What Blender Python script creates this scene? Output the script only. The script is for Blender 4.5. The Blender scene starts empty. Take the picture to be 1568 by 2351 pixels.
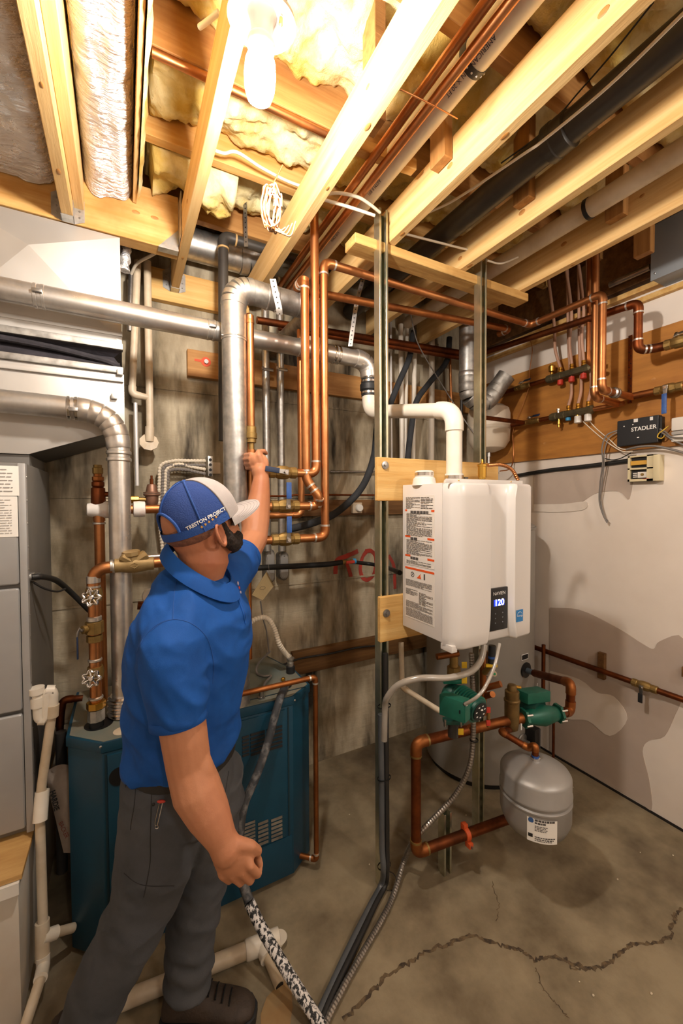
import bpy, bmesh, math, random
from mathutils import Vector as V, Matrix, noise as NZ
from mathutils.bvhtree import BVHTree

# ---------------------------------------------------------------- camera
sc = bpy.context.scene
COL = sc.collection
FPX, YAW, PITCH, ROLL, EYE = 935.66, 0.492473, 0.026566, -0.004488, 1.7
_F = V((math.sin(YAW)*math.cos(PITCH), math.cos(YAW)*math.cos(PITCH), -math.sin(PITCH)))
_R0 = V((math.cos(YAW), -math.sin(YAW), 0)); _U0 = _R0.cross(_F)
RX = _R0*math.cos(ROLL)+_U0*math.sin(ROLL); UX = _U0*math.cos(ROLL)-_R0*math.sin(ROLL)
cam_d = bpy.data.cameras.new('camera'); cam = bpy.data.objects.new('camera', cam_d); COL.objects.link(cam)
cam_d.sensor_fit = 'VERTICAL'; cam_d.sensor_height = 36.0; cam_d.sensor_width = 24.0
cam_d.lens = FPX/2351*36.0; cam_d.clip_start = .05; cam_d.clip_end = 60
m = Matrix((RX, UX, -_F)).transposed().to_4x4(); m.translation = V((0, 0, EYE)); cam.matrix_world = m
sc.camera = cam

# ---------------------------------------------------------------- light
sc.view_settings.view_transform = 'Standard'; sc.view_settings.look = 'None'
sc.view_settings.gamma = 1.0; sc.view_settings.use_curve_mapping = False
sc.view_settings.exposure = 0.12
BULB_W = 1050.0
W = bpy.data.worlds.new('world'); sc.world = W; W.use_nodes = True
W.node_tree.nodes['Background'].inputs[0].default_value = (1, .92, .84, 1)
W.node_tree.nodes['Background'].inputs[1].default_value = .12
def lamp(name, loc, watts, rad, col=(1, .92, .83)):
    l = bpy.data.lights.new(name, 'POINT'); l.energy = watts; l.shadow_soft_size = rad; l.color = col
    o = bpy.data.objects.new(name, l); o.location = loc; COL.objects.link(o); return o
# added fill lights behind the camera
lamp('fill_light', (.35, -1.35, 2.62), 36, .09)
lamp('fill_light', (1.75, -.9, 2.62), 58, .09)

# ---------------------------------------------------------------- helpers
def P(px, py, x=None, y=None, z=None, d=None):
    """point of the room on the line of sight through pixel (px, py) at a known x, y, z or depth"""
    v = _F+RX*((px-784)/FPX)-UX*((py-1175.5)/FPX)
    t = x/v.x if x is not None else y/v.y if y is not None else (z-EYE)/v.z if z is not None else d
    return V((0, 0, EYE))+v*t
def lin(c):
    return c/12.92 if c <= .04045 else ((c+.055)/1.055)**2.4
def hx(h):
    h = h.lstrip('#'); return tuple(lin(int(h[i:i+2], 16)/255) for i in (0, 2, 4))+(1,)
MATS = {}
def M(name, col, rough=.5, metal=0., col2=None, sc_=8., stretch=(1, 1, 1), bump=0., det=4., lo=.35, hi=.65, spec=.5,
      bsc=None, emit=None, es=0., col3=None, sc3=1.5, lo3=.45, hi3=.7, coat=0., trans=0., rough2=None, st3=(1, 1, 1), bstretch=None):
    if name in MATS: return MATS[name]
    mt = bpy.data.materials.new(name); mt.use_nodes = True; nt = mt.node_tree; N = nt.nodes; L = nt.links
    b = N['Principled BSDF']
    b.inputs['Roughness'].default_value = rough; b.inputs['Metallic'].default_value = metal
    b.inputs['Specular IOR Level'].default_value = spec; b.inputs['Base Color'].default_value = hx(col)
    b.inputs['Coat Weight'].default_value = coat; b.inputs['Transmission Weight'].default_value = trans
    tc = N.new('ShaderNodeTexCoord')
    def nz(scale, st, detail=det):
        mp = N.new('ShaderNodeMapping'); mp.inputs['Scale'].default_value = st; L.new(tc.outputs['Object'], mp.inputs[0])
        n = N.new('ShaderNodeTexNoise'); n.inputs['Scale'].default_value = scale; n.inputs['Detail'].default_value = detail
        n.inputs['Roughness'].default_value = .6
        L.new(mp.outputs[0], n.inputs['Vector']); return n.outputs['Fac']
    def ramp(src, a, z):
        r = N.new('ShaderNodeMapRange'); r.inputs[1].default_value = a; r.inputs[2].default_value = z
        L.new(src, r.inputs[0]); return r.outputs[0]
    def mix(fac, a, c):
        x = N.new('ShaderNodeMix'); x.data_type = 'RGBA'; L.new(fac, x.inputs[0])
        for s, q in ((6, a), (7, c)):
            if isinstance(q, tuple): x.inputs[s].default_value = q
            else: L.new(q, x.inputs[s])
        return x.outputs[2]
    f = None; cur = hx(col)
    if col2:
        f = ramp(nz(sc_, stretch), lo, hi); cur = mix(f, cur, hx(col2))
        if rough2 is not None:
            r = N.new('ShaderNodeMapRange'); r.inputs[3].default_value = rough; r.inputs[4].default_value = rough2
            L.new(f, r.inputs[0]); L.new(r.outputs[0], b.inputs['Roughness'])
    if col3: cur = mix(ramp(nz(sc3, st3, 5), lo3, hi3), cur, hx(col3))
    if not isinstance(cur, tuple): L.new(cur, b.inputs['Base Color'])
    if bump:
        bp = N.new('ShaderNodeBump'); bp.inputs['Strength'].default_value = min(1, bump); bp.inputs['Distance'].default_value = .01*max(1, bump)
        L.new(nz(bsc or sc_*3, bstretch or stretch, 6), bp.inputs['Height']); L.new(bp.outputs[0], b.inputs['Normal'])
    if emit:
        b.inputs['Emission Color'].default_value = hx(emit); b.inputs['Emission Strength'].default_value = es
    MATS[name] = mt; return mt
def basis(d):
    d = d.normalized(); a = V((0, 0, 1)) if abs(d.z) < .9 else V((1, 0, 0))
    x = a.cross(d).normalized(); return x, d.cross(x), d
class MB:
    def __init__(s): s.v = []; s.f = []
    def add(s, vs, fs):
        o = len(s.v); s.v += [V(q) for q in vs]; s.f += [tuple(i+o for i in f) for f in fs]; return s
    def box(s, x0, y0, z0, x1, y1, z1):
        return s.add([(x, y, z) for z in (z0, z1) for y in (y0, y1) for x in (x0, x1)],
                     [(0, 2, 3, 1), (4, 5, 7, 6), (0, 1, 5, 4), (2, 6, 7, 3), (0, 4, 6, 2), (1, 3, 7, 5)])
    def obox(s, c, ax, ay, az):            # box given by centre and three half-axis vectors
        c = V(c); ax, ay, az = V(ax), V(ay), V(az)
        return s.add([c+ax*i+ay*j+az*k for k in (-1, 1) for j in (-1, 1) for i in (-1, 1)],
                     [(0, 2, 3, 1), (4, 5, 7, 6), (0, 1, 5, 4), (2, 6, 7, 3), (0, 4, 6, 2), (1, 3, 7, 5)])
    def loft(s, rings, caps=True, closed=True):
        n = len(rings[0]); o = len(s.v)
        for r in rings: s.v += [V(q) for q in r]
        for i in range(len(rings)-1):
            for j in range(n if closed else n-1):
                a = o+i*n+j; b = o+i*n+(j+1) % n; s.f.append((a, b, b+n, a+n))
        if caps and closed:
            s.f.append(tuple(o+j for j in reversed(range(n)))); s.f.append(tuple(o+(len(rings)-1)*n+j for j in range(n)))
        return s
    def tube(s, pts, r, n=14, caps=True):
        pts = [V(p) for p in pts]; rs = r if isinstance(r, (list, tuple)) else [r]*len(pts); rings = []; x = None
        for i, p in enumerate(pts):
            d = (pts[min(i+1, len(pts)-1)]-pts[max(i-1, 0)])
            if d.length < 1e-9: d = V((0, 0, 1))
            d.normalize()
            if x is None: x = basis(d)[0]
            x = (x-d*x.dot(d)); x = x.normalized() if x.length > 1e-6 else basis(d)[0]
            y = d.cross(x)
            rings.append([p+(x*math.cos(t)+y*math.sin(t))*rs[i] for t in [2*math.pi*k/n for k in range(n)]])
        return s.loft(rings, caps)
    def cyl(s, a, b, r, r2=None, n=20, caps=True): return s.tube([a, b], [r, r if r2 is None else r2], n, caps)
    def lathe(s, prof, o, ax=(0, 0, 1), n=24, caps=True):
        x, y, d = basis(V(ax)); o = V(o)
        return s.loft([[o+d*h+(x*math.cos(t)+y*math.sin(t))*max(r, 1e-4) for t in [2*math.pi*k/n for k in range(n)]] for r, h in prof], caps)
    def ell(s, c, ax, ay, az, nu=20, nv=12):
        c, ax, ay, az = V(c), V(ax), V(ay), V(az)
        return s.loft([[c+az*-math.cos(math.pi*(j if 0 < j < nv else (.03 if j == 0 else nv-.03))/nv)+(ax*math.cos(t)+ay*math.sin(t))*math.sin(math.pi*(j if 0 < j < nv else .03)/nv)
                        for t in [2*math.pi*k/nu for k in range(nu)]] for j in range(nv+1)])
    def prism(s, poly, vec):
        vec = V(vec); return s.loft([[V(p) for p in poly], [V(p)+vec for p in poly]])
WL = {}
def obj(name, mb, mat, parent=None, smooth=35, label=None, bev=0., seg=2, kind=None):
    me = bpy.data.meshes.new(name)
    if parent is not None: o0 = WL[parent.name]
    else:
        lo = [min(q[i] for q in mb.v) for i in range(3)]; hi = [max(q[i] for q in mb.v) for i in range(3)]
        o0 = V(((lo[0]+hi[0])/2, (lo[1]+hi[1])/2, lo[2]))
    me.from_pydata([tuple(q-o0) for q in mb.v], [], mb.f)
    bm = bmesh.new(); bm.from_mesh(me)
    bmesh.ops.recalc_face_normals(bm, faces=bm.faces)
    if bev:
        es = [e for e in bm.edges if len(e.link_faces) == 2 and e.calc_face_angle(0) > .6]
        bmesh.ops.bevel(bm, geom=es, offset=bev, segments=seg, affect='EDGES', profile=.6, clamp_overlap=True)
    bm.to_mesh(me); bm.free()
    me.materials.append(mat)
    if smooth:
        me.shade_smooth(); me.set_sharp_from_angle(angle=math.radians(smooth))
    o = bpy.data.objects.new(name, me); COL.objects.link(o)
    if parent is not None: o.parent = parent
    else: o.location = o0
    WL[o.name] = o0.copy()
    if label: o['label'] = label
    if kind: o['kind'] = kind
    return o
def tag(o, label, cat, group=None):
    o['label'] = label; o['category'] = cat
    if group: o['group'] = group
    return o
def thing(name, label, cat, loc, group=None):
    o = bpy.data.objects.new(name, None); o.empty_display_size = .05; COL.objects.link(o); o.location = V(loc)
    WL[o.name] = V(loc); return tag(o, label, cat, group)
def struct(name, mb, mat, parent=None, **k):
    o = obj(name, mb, mat, parent, **k)
    if parent is None: o['kind'] = 'structure'
    return o
def spl(pts, n=8):
    pts = [V(p) for p in pts]; out = []
    for i in range(len(pts)-1):
        a = pts[i-1] if i else pts[0]*2-pts[1]; b = pts[i]; c = pts[i+1]; d = pts[i+2] if i+2 < len(pts) else pts[-1]*2-pts[-2]
        for k in range(n):
            t = k/n; out.append(.5*((2*b)+(c-a)*t+(2*a-5*b+4*c-d)*t*t+(3*b-a-3*c+d)*t**3))
    return out+[pts[-1]]
def arc(a, b, c, t, n=8):
    """points round the corner b from leg a to leg c, starting t before it"""
    u = b+(a-b).normalized()*t; w = b+(c-b).normalized()*t
    return [u*(1-s)**2+b*2*s*(1-s)+w*s*s for s in [k/n for k in range(n+1)]]
def bent(pts, t, n=8):
    pts = [V(p) for p in pts]; out = [pts[0]]
    for i in range(1, len(pts)-1): out += arc(pts[i-1], pts[i], pts[i+1], t, n)
    return out+[pts[-1]]
def hose(name, label, cat, pts, r, mat, n=10, raw=False, group=None, k=8):
    return tag(obj(name, MB().tube(pts if raw else spl(pts, k), r, n), mat, smooth=60), label, cat, group)
def rib(pts, r, step, amp):
    """corrugated tube: path resampled with alternating radii"""
    q = spl(pts, 14); out = [q[0]]; acc = 0
    for a, b in zip(q, q[1:]):
        L_ = (b-a).length; s = step-acc
        while s <= L_: out.append(a.lerp(b, s/L_)); s += step
        acc = (acc+L_) % step
    return out, [r+(amp if i % 2 else -amp) for i in range(len(out))]
def run(name, label, pts, r, mat, cat='pipe', bend=2.0, ring=None, fit=1.14, group=None, par=None, elbows=True, end=None, fmat=None, cov=.9):
    """a pipe run: straight lengths, an elbow fitting at every corner, solder rings"""
    pts = [V(p) for p in pts]; t = r*bend
    T = par or thing(name, label, cat, min(pts, key=lambda q: q.z), group)
    cut = []
    for i in range(len(pts)-1):
        a, b = pts[i], pts[i+1]; d = (b-a).normalized()
        a2 = a+d*t if i else a; b2 = b-d*t if i < len(pts)-2 else b
        cut.append((a2, b2, d))
        obj('pipe_length', MB().cyl(a2, b2, r, n=18), mat, T)
    for i in range(1, len(pts)-1):
        A = arc(pts[i-1], pts[i], pts[i+1], t)
        if elbows:
            d0 = (pts[i]-pts[i-1]).normalized(); d1 = (pts[i+1]-pts[i]).normalized(); e = r*cov
            obj('elbow', MB().tube([A[0]-d0*e, A[0]-d0*e*.2]+A+[A[-1]+d1*e*.2, A[-1]+d1*e], r*fit, 18), fmat or mat, T)
            if ring:
                for p, d in ((A[0]-d0*e, d0), (A[-1]+d1*e, d1)):
                    obj('solder_ring', MB().cyl(p-d*.004, p+d*.004, r*fit*1.03, n=18), ring, T)
        else: obj('bend', MB().tube(A, r, 18), mat, T)
    return T
def text(s, size, mat, parent, o, ax, ay, name='lettering', bvh=None, dirn=None, depth=.0006, align='CENTER', bold=0., lift=.0045):
    """flat lettering; o = centre, ax/ay = unit reading and up directions; laid on bvh along dirn if given"""
    cu = bpy.data.curves.new('t', 'FONT'); cu.body = s; cu.size = size; cu.align_x = align; cu.align_y = 'CENTER'; cu.offset = bold
    cu.resolution_u = 3
    ob = bpy.data.objects.new('t', cu); COL.objects.link(ob)
    dg = bpy.context.evaluated_depsgraph_get(); dg.update()
    me = bpy.data.meshes.new_from_object(ob.evaluated_get(dg)); bpy.data.objects.remove(ob); bpy.data.curves.remove(cu)
    ax, ay, o = V(ax).normalized(), V(ay).normalized(), V(o); nrm = ax.cross(ay)
    if bvh:
        bm = bmesh.new(); bm.from_mesh(me); bmesh.ops.triangulate(bm, faces=bm.faces)
        for _ in range(2):
            bmesh.ops.subdivide_edges(bm, edges=[e for e in bm.edges if e.calc_length() > size*.3], cuts=1)
            bmesh.ops.triangulate(bm, faces=bm.faces)
        bm.to_mesh(me); bm.free()
    mb = MB(); vs = []
    for v in me.vertices:
        p = o+ax*v.co.x+ay*v.co.y
        if bvh:
            h = bvh.ray_cast(p, V(dirn), 1.0)
            if h[0]: p = h[0]-V(dirn).normalized()*lift
        else: p = p+nrm*depth
        vs.append(p)
    mb.add(vs, [tuple(p.vertices) for p in me.polygons]); bpy.data.meshes.remove(me)
    return obj(name, mb, mat, parent, smooth=0)
def bvh_of(o):
    off = WL[o.name]
    return BVHTree.FromPolygons([v.co+off for v in o.data.vertices], [tuple(p.vertices) for p in o.data.polygons])
def remesh(mb, vox, it=6, fac=.5):
    """join overlapping shells into one continuous skin"""
    me = bpy.data.meshes.new('r'); me.from_pydata([tuple(q) for q in mb.v], [], mb.f)
    ob = bpy.data.objects.new('r', me); COL.objects.link(ob)
    md = ob.modifiers.new('a', 'REMESH'); md.mode = 'VOXEL'; md.voxel_size = vox; md.use_smooth_shade = True
    if it: s = ob.modifiers.new('s', 'SMOOTH'); s.iterations = it; s.factor = fac
    dg = bpy.context.evaluated_depsgraph_get(); dg.update()
    m2 = bpy.data.meshes.new_from_object(ob.evaluated_get(dg))
    out = MB(); out.add([v.co.copy() for v in m2.vertices], [tuple(p.vertices) for p in m2.polygons])
    bpy.data.objects.remove(ob); bpy.data.meshes.remove(me); bpy.data.meshes.remove(m2); return out
def lines(mb, o, ax, ay, w, h, n, rng, th=.42, fill=.85):
    """rows of small print: word-length dashes on the plane o + ax*u - ay*v"""
    nrm = V(ax).cross(V(ay)).normalized()*.0009
    for i in range(n):
        y0 = h*(i+.3)/n; y1 = y0+h/n*th; x = 0; e = w*(fill if rng.random() < .75 else rng.uniform(.35, .8))
        while x < e:
            l = min(rng.uniform(.008, .03), e-x)
            mb.add([o+ax*x-ay*y0+nrm, o+ax*(x+l)-ay*y0+nrm, o+ax*(x+l)-ay*y1+nrm, o+ax*x-ay*y1+nrm], [(0, 3, 2, 1)])
            x += l+.003
    return mb
rnd = random.Random(7)

# ---------------------------------------------------------------- materials
def wood(name, a, b, axis, c3=None, rough=.6):
    st = [14, 14, 14]; st['xyz'.index(axis)] = .9
    return M(name, a, rough, col2=b, sc_=2.2, stretch=tuple(st), bump=.15, det=5, lo=.32, hi=.72, spec=.25, col3=c3, sc3=2.4, lo3=.5, hi3=.75)
pine_y = wood('pine_y', '#dfbd84', '#c79a5c', 'y'); pine_x = wood('pine_x', '#d8b072', '#b9853f', 'x', '#a9743a')
pine_z = wood('pine_z', '#a97a45', '#85582c', 'z'); old_x = wood('old_x', '#b98a52', '#946435', 'x', '#7d5027')
dark_x = wood('dark_x', '#7d5a35', '#54381f', 'x'); rough_x = wood('rough_x', '#cda768', '#a87a40', 'x', '#8a622f')
board_x = wood('board_x', '#dcb878', '#c4924c', 'x'); deck = wood('deck', '#6a4526', '#46301c', 'x')
cop = M('copper', '#cb8f5e', .34, 1., '#a8683c', 6, det=5, lo=.35, hi=.7, rough2=.5)
cop_old = M('copper_old', '#8f4f2c', .42, 1., '#5d3420', 7, det=5, rough2=.6)
cop_dull = M('copper_dull', '#b0703f', .45, 1., '#7f4a2a', 6, rough2=.6)
solder = M('solder', '#cfc9c0', .38, .9)
brass = M('brass', '#a88a54', .45, .85, '#7d6537', 14, lo=.3, hi=.75, rough2=.6)
brass_y = M('brass_yellow', '#c69a45', .3, 1.)
galv = M('galvanized', '#c9c7c2', .34, .95, '#9d9b97', 26, det=2, lo=.3, hi=.7, rough2=.5)
galv_dull = M('galvanized_dull', '#a5a19a', .5, .85, '#7c7872', 18, det=3)
vent_m = M('vent_steel', '#dcd7d0', .27, .86, '#b9b4ad', 9, stretch=(1, 1, 1), det=4, rough2=.42, col3='#b19a80', sc3=3, lo3=.5, hi3=.8)
zinc_shade = M('zinc_shaded', '#6d7862', .45, .8, '#55604e', 10)  # strut web: shade inside the channel painted in as darker, greener zinc
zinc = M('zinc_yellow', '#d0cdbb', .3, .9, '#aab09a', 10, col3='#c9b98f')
chrome = M('chrome', '#d8d6d4', .18, 1.)
steel = M('steel', '#b5b2ae', .3, .95, '#8e8b88', 20)
pvc = M('pvc', '#e6dfd2', .38, 0, '#d8cdbb', 5, spec=.5)
pvc_old = M('pvc_old', '#d2c3ac', .45, 0, '#b5a286', 6)
white_plastic = M('white_plastic', '#ded9d0', .4, 0)
abs_b = M('abs_black', '#2b2927', .42, 0, '#3a3632', 6)
rubber = M('rubber', '#191a1c', .55); black = M('black_paint', '#101113', .45)
foam = M('foam_black', '#26282b', .85, 0, '#34363a', 12, bump=.3)
blue_p = M('blue_plastic', '#1f4585', .5, 0, '#2f5aa0', 30); navy = M('navy_plastic', '#182844', .5)
red_p = M('red_plastic', '#c23a2a', .5); white_print = M('white_print', '#e8e6e2', .6); dark_print = M('dark_print', '#4a4644', .7)
paper = M('paper', '#e6e2da', .7); black_print = M('black_print', '#1c1a19', .7)
cable_w = M('cable_white', '#d9cdb9', .55); cable_g = M('cable_grey', '#77716c', .5); cable_b = M('cable_black', '#222120', .5)

# ================================================================ setting
XR, YB, ZJ = 2.50, 2.38, 2.81            # right wall, back wall, underside of the hung joists
conc_w = M('concrete_wall', '#c4b79e', .85, 0, '#7a6e58', 1.9, stretch=(2.6, 1, .9), bump=.5, det=8, lo=.36, hi=.66, spec=.2, bsc=5,
           col3='#332d26', sc3=2.1, lo3=.49, hi3=.66, st3=(2.6, 1, .5), bstretch=(1, 1, 5))
conc_f = M('concrete_floor', '#94866c', .7, 0, '#6a5d48', 4.2, bump=.3, det=11, lo=.36, hi=.66, spec=.3, bsc=14,
           col3='#43362a', sc3=1.3, lo3=.5, hi3=.72)
drywall = M('drywall', '#e6dcd1', .8, 0, '#dcd1c5', 2, spec=.2, bump=.05, bsc=30)
struct('floor', MB().box(-1.7, -3, -.1, XR+.1, YB+.1, 0), conc_f, smooth=0)
struct('wall_back', MB().box(-1.7, YB, 0, XR+.1, YB+.1, 3.42), conc_w, smooth=0)
wall_r = struct('wall_right', MB().box(XR, -3, 0, XR+.1, YB, 3.42), drywall, smooth=0)
struct('wall_left', MB().box(-1.8, -3, 0, -1.7, YB, 3.42), drywall, smooth=0)
struct('wall_rear', MB().box(-1.8, -3.1, 0, XR+.1, -3, 3.42), drywall, smooth=0)
ceil = struct('ceiling', MB().box(-1.8, -3.1, 3.42, XR+.1, YB+.1, 3.5), deck, smooth=0)
# form marks on the concrete wall: proud board lines
wb = bpy.data.objects['wall_back']
for z in (.62, 1.18, 1.72, 2.3):
    obj('form_seam', MB().box(-1.7, YB-.006, z, XR, YB+.01, z+.012), conc_w, wb)
# joint-compound patches and bare board on the right wall (the low grey patch is partly painted shadow)
grey_w = M('bare_board_shade', '#bdaea1', .85, 0, '#b2a396', 3); mud = M('joint_compound', '#ebe2d7', .75, 0, '#d3c8bb', 3)
def patch(name, pix, mat, off, par=wall_r):
    pts = [P(q.x, q.y, x=XR-off) for q in spl([V((a, b, 0)) for a, b in pix], 4)]
    obj(name, MB().prism(pts, (off, 0, 0)), mat, par, smooth=0)
patch('bare_shade_patch', [(1262, 1395), (1330, 1400), (1400, 1432), (1440, 1455), (1475, 1478), (1500, 1490), (1515, 1472), (1568, 1466), (1568, 1590), (1550, 1640),
      (1525, 1690), (1490, 1700), (1475, 1725), (1490, 1790), (1496, 1858), (1470, 1844), (1400, 1804), (1330, 1764), (1262, 1724)], grey_w, .003)
patch('compound_patch', [(1262, 1540), (1330, 1560), (1370, 1590), (1410, 1600), (1440, 1650), (1400, 1690), (1350, 1655), (1300, 1650), (1262, 1625)], drywall, .005)
patch('bare_shade_patch', [(1225, 1085), (1300, 1078), (1440, 1065), (1445, 1145), (1420, 1128), (1370, 1132), (1330, 1155), (1290, 1158), (1225, 1158)], grey_w, .003)
patch('compound_patch', [(1225, 1158), (1290, 1157), (1345, 1152), (1340, 1170), (1280, 1176), (1225, 1174)], mud, .006)
obj('base_gap', MB().box(XR-.004, -3, .0, XR-.0005, YB, .014), M('gap_dark', '#1d1812', .9), wall_r, smooth=0)
# crack running across the floor, a smaller branch, the fresh-looking repair edge
crackm = M('crack_dark', '#3d3226', .95, 0, '#6a583f', 40, lo=.4, hi=.6)
def crack(pix, w, seed):
    r = random.Random(seed); pts = [P(a, b, z=0) for a, b in pix]; q = []
    for a, b in zip(pts, pts[1:]):
        for k in range(9):
            q.append(a.lerp(b, k/9)+V((r.uniform(-1, 1), r.uniform(-1, 1), 0))*.006)
    mb = MB(); L = []
    for i, p in enumerate(q):
        d = (q[min(i+1, len(q)-1)]-q[max(i-1, 0)]).normalized(); nrm = V((-d.y, d.x, 0))*w*r.uniform(.4, 1.25)
        L.append([p+nrm+V((0, 0, .0006)), p+V((0, 0, .0012)), p-nrm+V((0, 0, .0006))])
    mb.loft(L, caps=False, closed=False)
    o = obj('floor_crack', mb, crackm, bpy.data.objects['floor'], smooth=0)
crack([(790, 2340), (860, 2270), (890, 2238), (935, 2215), (975, 2185), (1035, 2165), (1085, 2147), (1150, 2170), (1195, 2180), (1225, 2205), (1260, 2196), (1315, 2212),
       (1350, 2225), (1378, 2222), (1420, 2190), (1450, 2168), (1520, 2165), (1540, 2145), (1548, 2105), (1568, 2080)], .0072, 3)
crack([(1300, 2200), (1312, 2225), (1345, 2222)], .004, 5)
crack([(1228, 2218), (1245, 2270), (1280, 2310), (1310, 2340)], .002, 4)
crack([(1130, 2025), (1145, 2075), (1140, 2120)], .0016, 6)
# bits of dropped mortar on the floor
chip = M('mortar_chip', '#c3b59c', .9)
for i, (a, b) in enumerate([(802, 1871), (1316, 1808), (1495, 2283), (1330, 2255), (1362, 2287), (1418, 2020), (1470, 1958), (1545, 1965), (1070, 1872), (848, 1986)]):
    p = P(a, b, z=0); s = rnd.uniform(.003, .0065)
    obj('mortar_chip', MB().ell(p+V((0, 0, s*.6)), (s, 0, 0), (0, s*.8, 0), (0, 0, s*.7), 7, 5), chip, bpy.data.objects['floor'])

# ---- hung pine joists (run along y), each on its own
def nailhole_knots(o, face, n): pass
JX = {-2: (-.60, -3, 1.955), -1: (-.19, -3, 1.955), 1: (.24, -3, YB-.04), 2: (.64, -3, 2.30), 3: (1.025, -3, YB-.04), 4: (1.445, -3, YB-.04), 5: (1.87, -3, YB-.04)}
JL = {-2: 'pine joist farthest out over the furnace, cut off by the frame edge', -1: 'pine joist between the two foil batts, its end in a steel hanger on the header',
      1: 'pine joist beside the bulb fixture, hung in a hanger on the ledger board', 2: 'pine joist just behind the lit bulb, bundle of wire on its side',
      3: 'broad pale pine joist beside the copper pair and the printed white pipe', 4: 'pine joist with a round knot, running beside the black drain pipe',
      5: 'pine joist nearest the right wall, its side in wavy grain'}
knot = M('knot', '#a06a35', .6, 0, '#b5803f', 40)
for k, (x, y0, y1) in JX.items():
    T = thing('joist', JL[k], 'joist', (x, y1, ZJ), 'hung pine joists')
    w = .038
    obj('beam_body', MB().box(x, y0, ZJ, x+w, y1, ZJ+.15), pine_y, T, bev=.002, seg=1)
    for _ in range(2):
        yy = rnd.uniform(.5, 1.9); zz = ZJ+rnd.uniform(.03, .12); s = rnd.uniform(.006, .011)
        obj('knot', MB().ell((x-.0005 if x > 0 else x+w+.0005, yy, zz), (.0015, 0, 0), (0, s*1.6, 0), (0, 0, s), 10, 6), knot, T)
        yy += .3; obj('knot', MB().ell((x+.019, yy, ZJ-.0003), (s*.8, 0, 0), (0, s*1.7, 0), (0, 0, .0014), 10, 6), knot, T)
# header that carries the left joists, ledger on the back wall
T = thing('header_beam', 'doubled pine header above the furnace plenum', 'beam', (-.7, 1.955, ZJ))
obj('beam_body', MB().box(-1.69, 1.957, ZJ, .238, 2.03, ZJ+.235), pine_x, T, bev=.002, seg=1)
for px, py in ((312, 487), (188, 412), (355, 500)):
    p = P(px, py, y=1.957); obj('knot', MB().ell(p, (.016, 0, 0), (0, .0015, 0), (0, 0, .008), 10, 6), knot, T)
a, b = P(345, 610, y=YB-.04), P(510, 705, y=YB-.04)
led = tag(obj('ledger_board', MB().box(a.x, YB-.04, b.z-.03, .66, YB-.001, a.z), board_x, bev=.002, seg=1), 'pine ledger board bolted high on the concrete, carrying a joist hanger', 'board')
# joist hangers
def hanger(label, x, y, face):
    T = thing('joist_hanger', label, 'hanger', (x, y, ZJ), 'galvanised joist hangers'); f = -1
    obj('seat', MB().box(x-.002, y-.05, ZJ-.003, x+.04, y, ZJ-.0005), galv, T)
    for s, xx in ((-1, x-.0025), (1, x+.0385)):
        obj('side_strap', MB().box(xx, y-.05, ZJ-.003, xx+.002, y, ZJ+.125), galv, T)
        a = xx+(.002 if s > 0 else 0); b = a+s*.034
        obj('flange', MB().prism([(a, y-.003, ZJ-.003), (a, y-.003, ZJ+.12), (b, y-.003, ZJ+.095), (b, y-.003, ZJ+.012)], (0, .0022, 0)), galv, T)
        for z in (.025, .05, .08):
            obj('nail', MB().ell((a+s*.017, y-.004, ZJ+z), (.004, 0, 0), (0, .002, 0), (0, 0, .004), 8, 4), steel, T)
hanger('steel joist hanger on the header, below the joist between the foil batts', -.19, 1.957, 0)
hanger('steel joist hanger on the ledger board at the back wall', .24, YB-.04, 0)
T = thing('corner_strap', 'steel angle plate wrapped on the end of the header', 'bracket', (.2, 1.95, ZJ))
obj('plate', MB().prism([(.155, 1.954, ZJ), (.236, 1.954, ZJ), (.236, 1.954, ZJ+.09)], (0, .002, 0)), galv, T)
obj('tab', MB().box(.155, 1.952, ZJ-.004, .236, 1.99, ZJ-.001), galv, T)
obj('side_plate', MB().box(.2365, 1.86, ZJ+.02, .239, 1.955, ZJ+.2), galv, T)

# ---- upper floor joists (run along x) above the hung frame, insulation between
yel = M('insulation', '#d9bf75', .95, 0, '#b8963f', 7, bump=1., det=8, lo=.3, hi=.7, spec=.1, bsc=22, col3='#e8dcae', sc3=4, lo3=.42, hi3=.62)
UJ = [(-.35, 'over the camera end'), (.07, 'second from the camera end'), (.49, 'third from the camera end'), (.93, 'just past the bulb fixture'),
      (1.40, 'behind the bulb, a copper tube below it'), (1.74, 'with a white cable stapled under it'), (2.14, 'above the black vent elbow')]
for i, (y, l) in enumerate(UJ):
    x0 = .09
    o = obj('floor_joist', MB().box(x0, y-.02, 3.08, XR-.02, y+.02, 3.42), old_x if i != 5 else pine_x, bev=.002, seg=1)
    tag(o, 'brown upper floor joist running crosswise, '+l, 'joist', 'upper floor joists')
def batt(x0, x1, y0, y1, z, amp, seed, mat=yel, name='insulation_batt'):
    nx, ny = max(8, int((x1-x0)/.0135)), max(6, int((y1-y0)/.0135)); rows = []
    for j in range(ny+1):
        r = []
        for i in range(nx+1):
            x = x0+(x1-x0)*i/nx; y = y0+(y1-y0)*j/ny; e = min(j, ny-j)/ny*2; e2 = min(i, nx-i)/nx*2
            h = NZ.fractal(V((x*6+seed, y*6, 0)), 1, 2, 5)*amp+NZ.noise(V((x*24, y*24, seed)))*amp*.3+NZ.noise(V((x*60, y*60, seed)))*amp*.2
            pil = (1-(1-min(1, e*1.6))**2)*.05
            r.append((x, y, z+.055-pil-h if min(i, j, nx-i, ny-j) else z+.1))
        rows.append(r)
    mb = MB().loft(rows, caps=False, closed=False); return obj(name, mb, mat, smooth=80)
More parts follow.
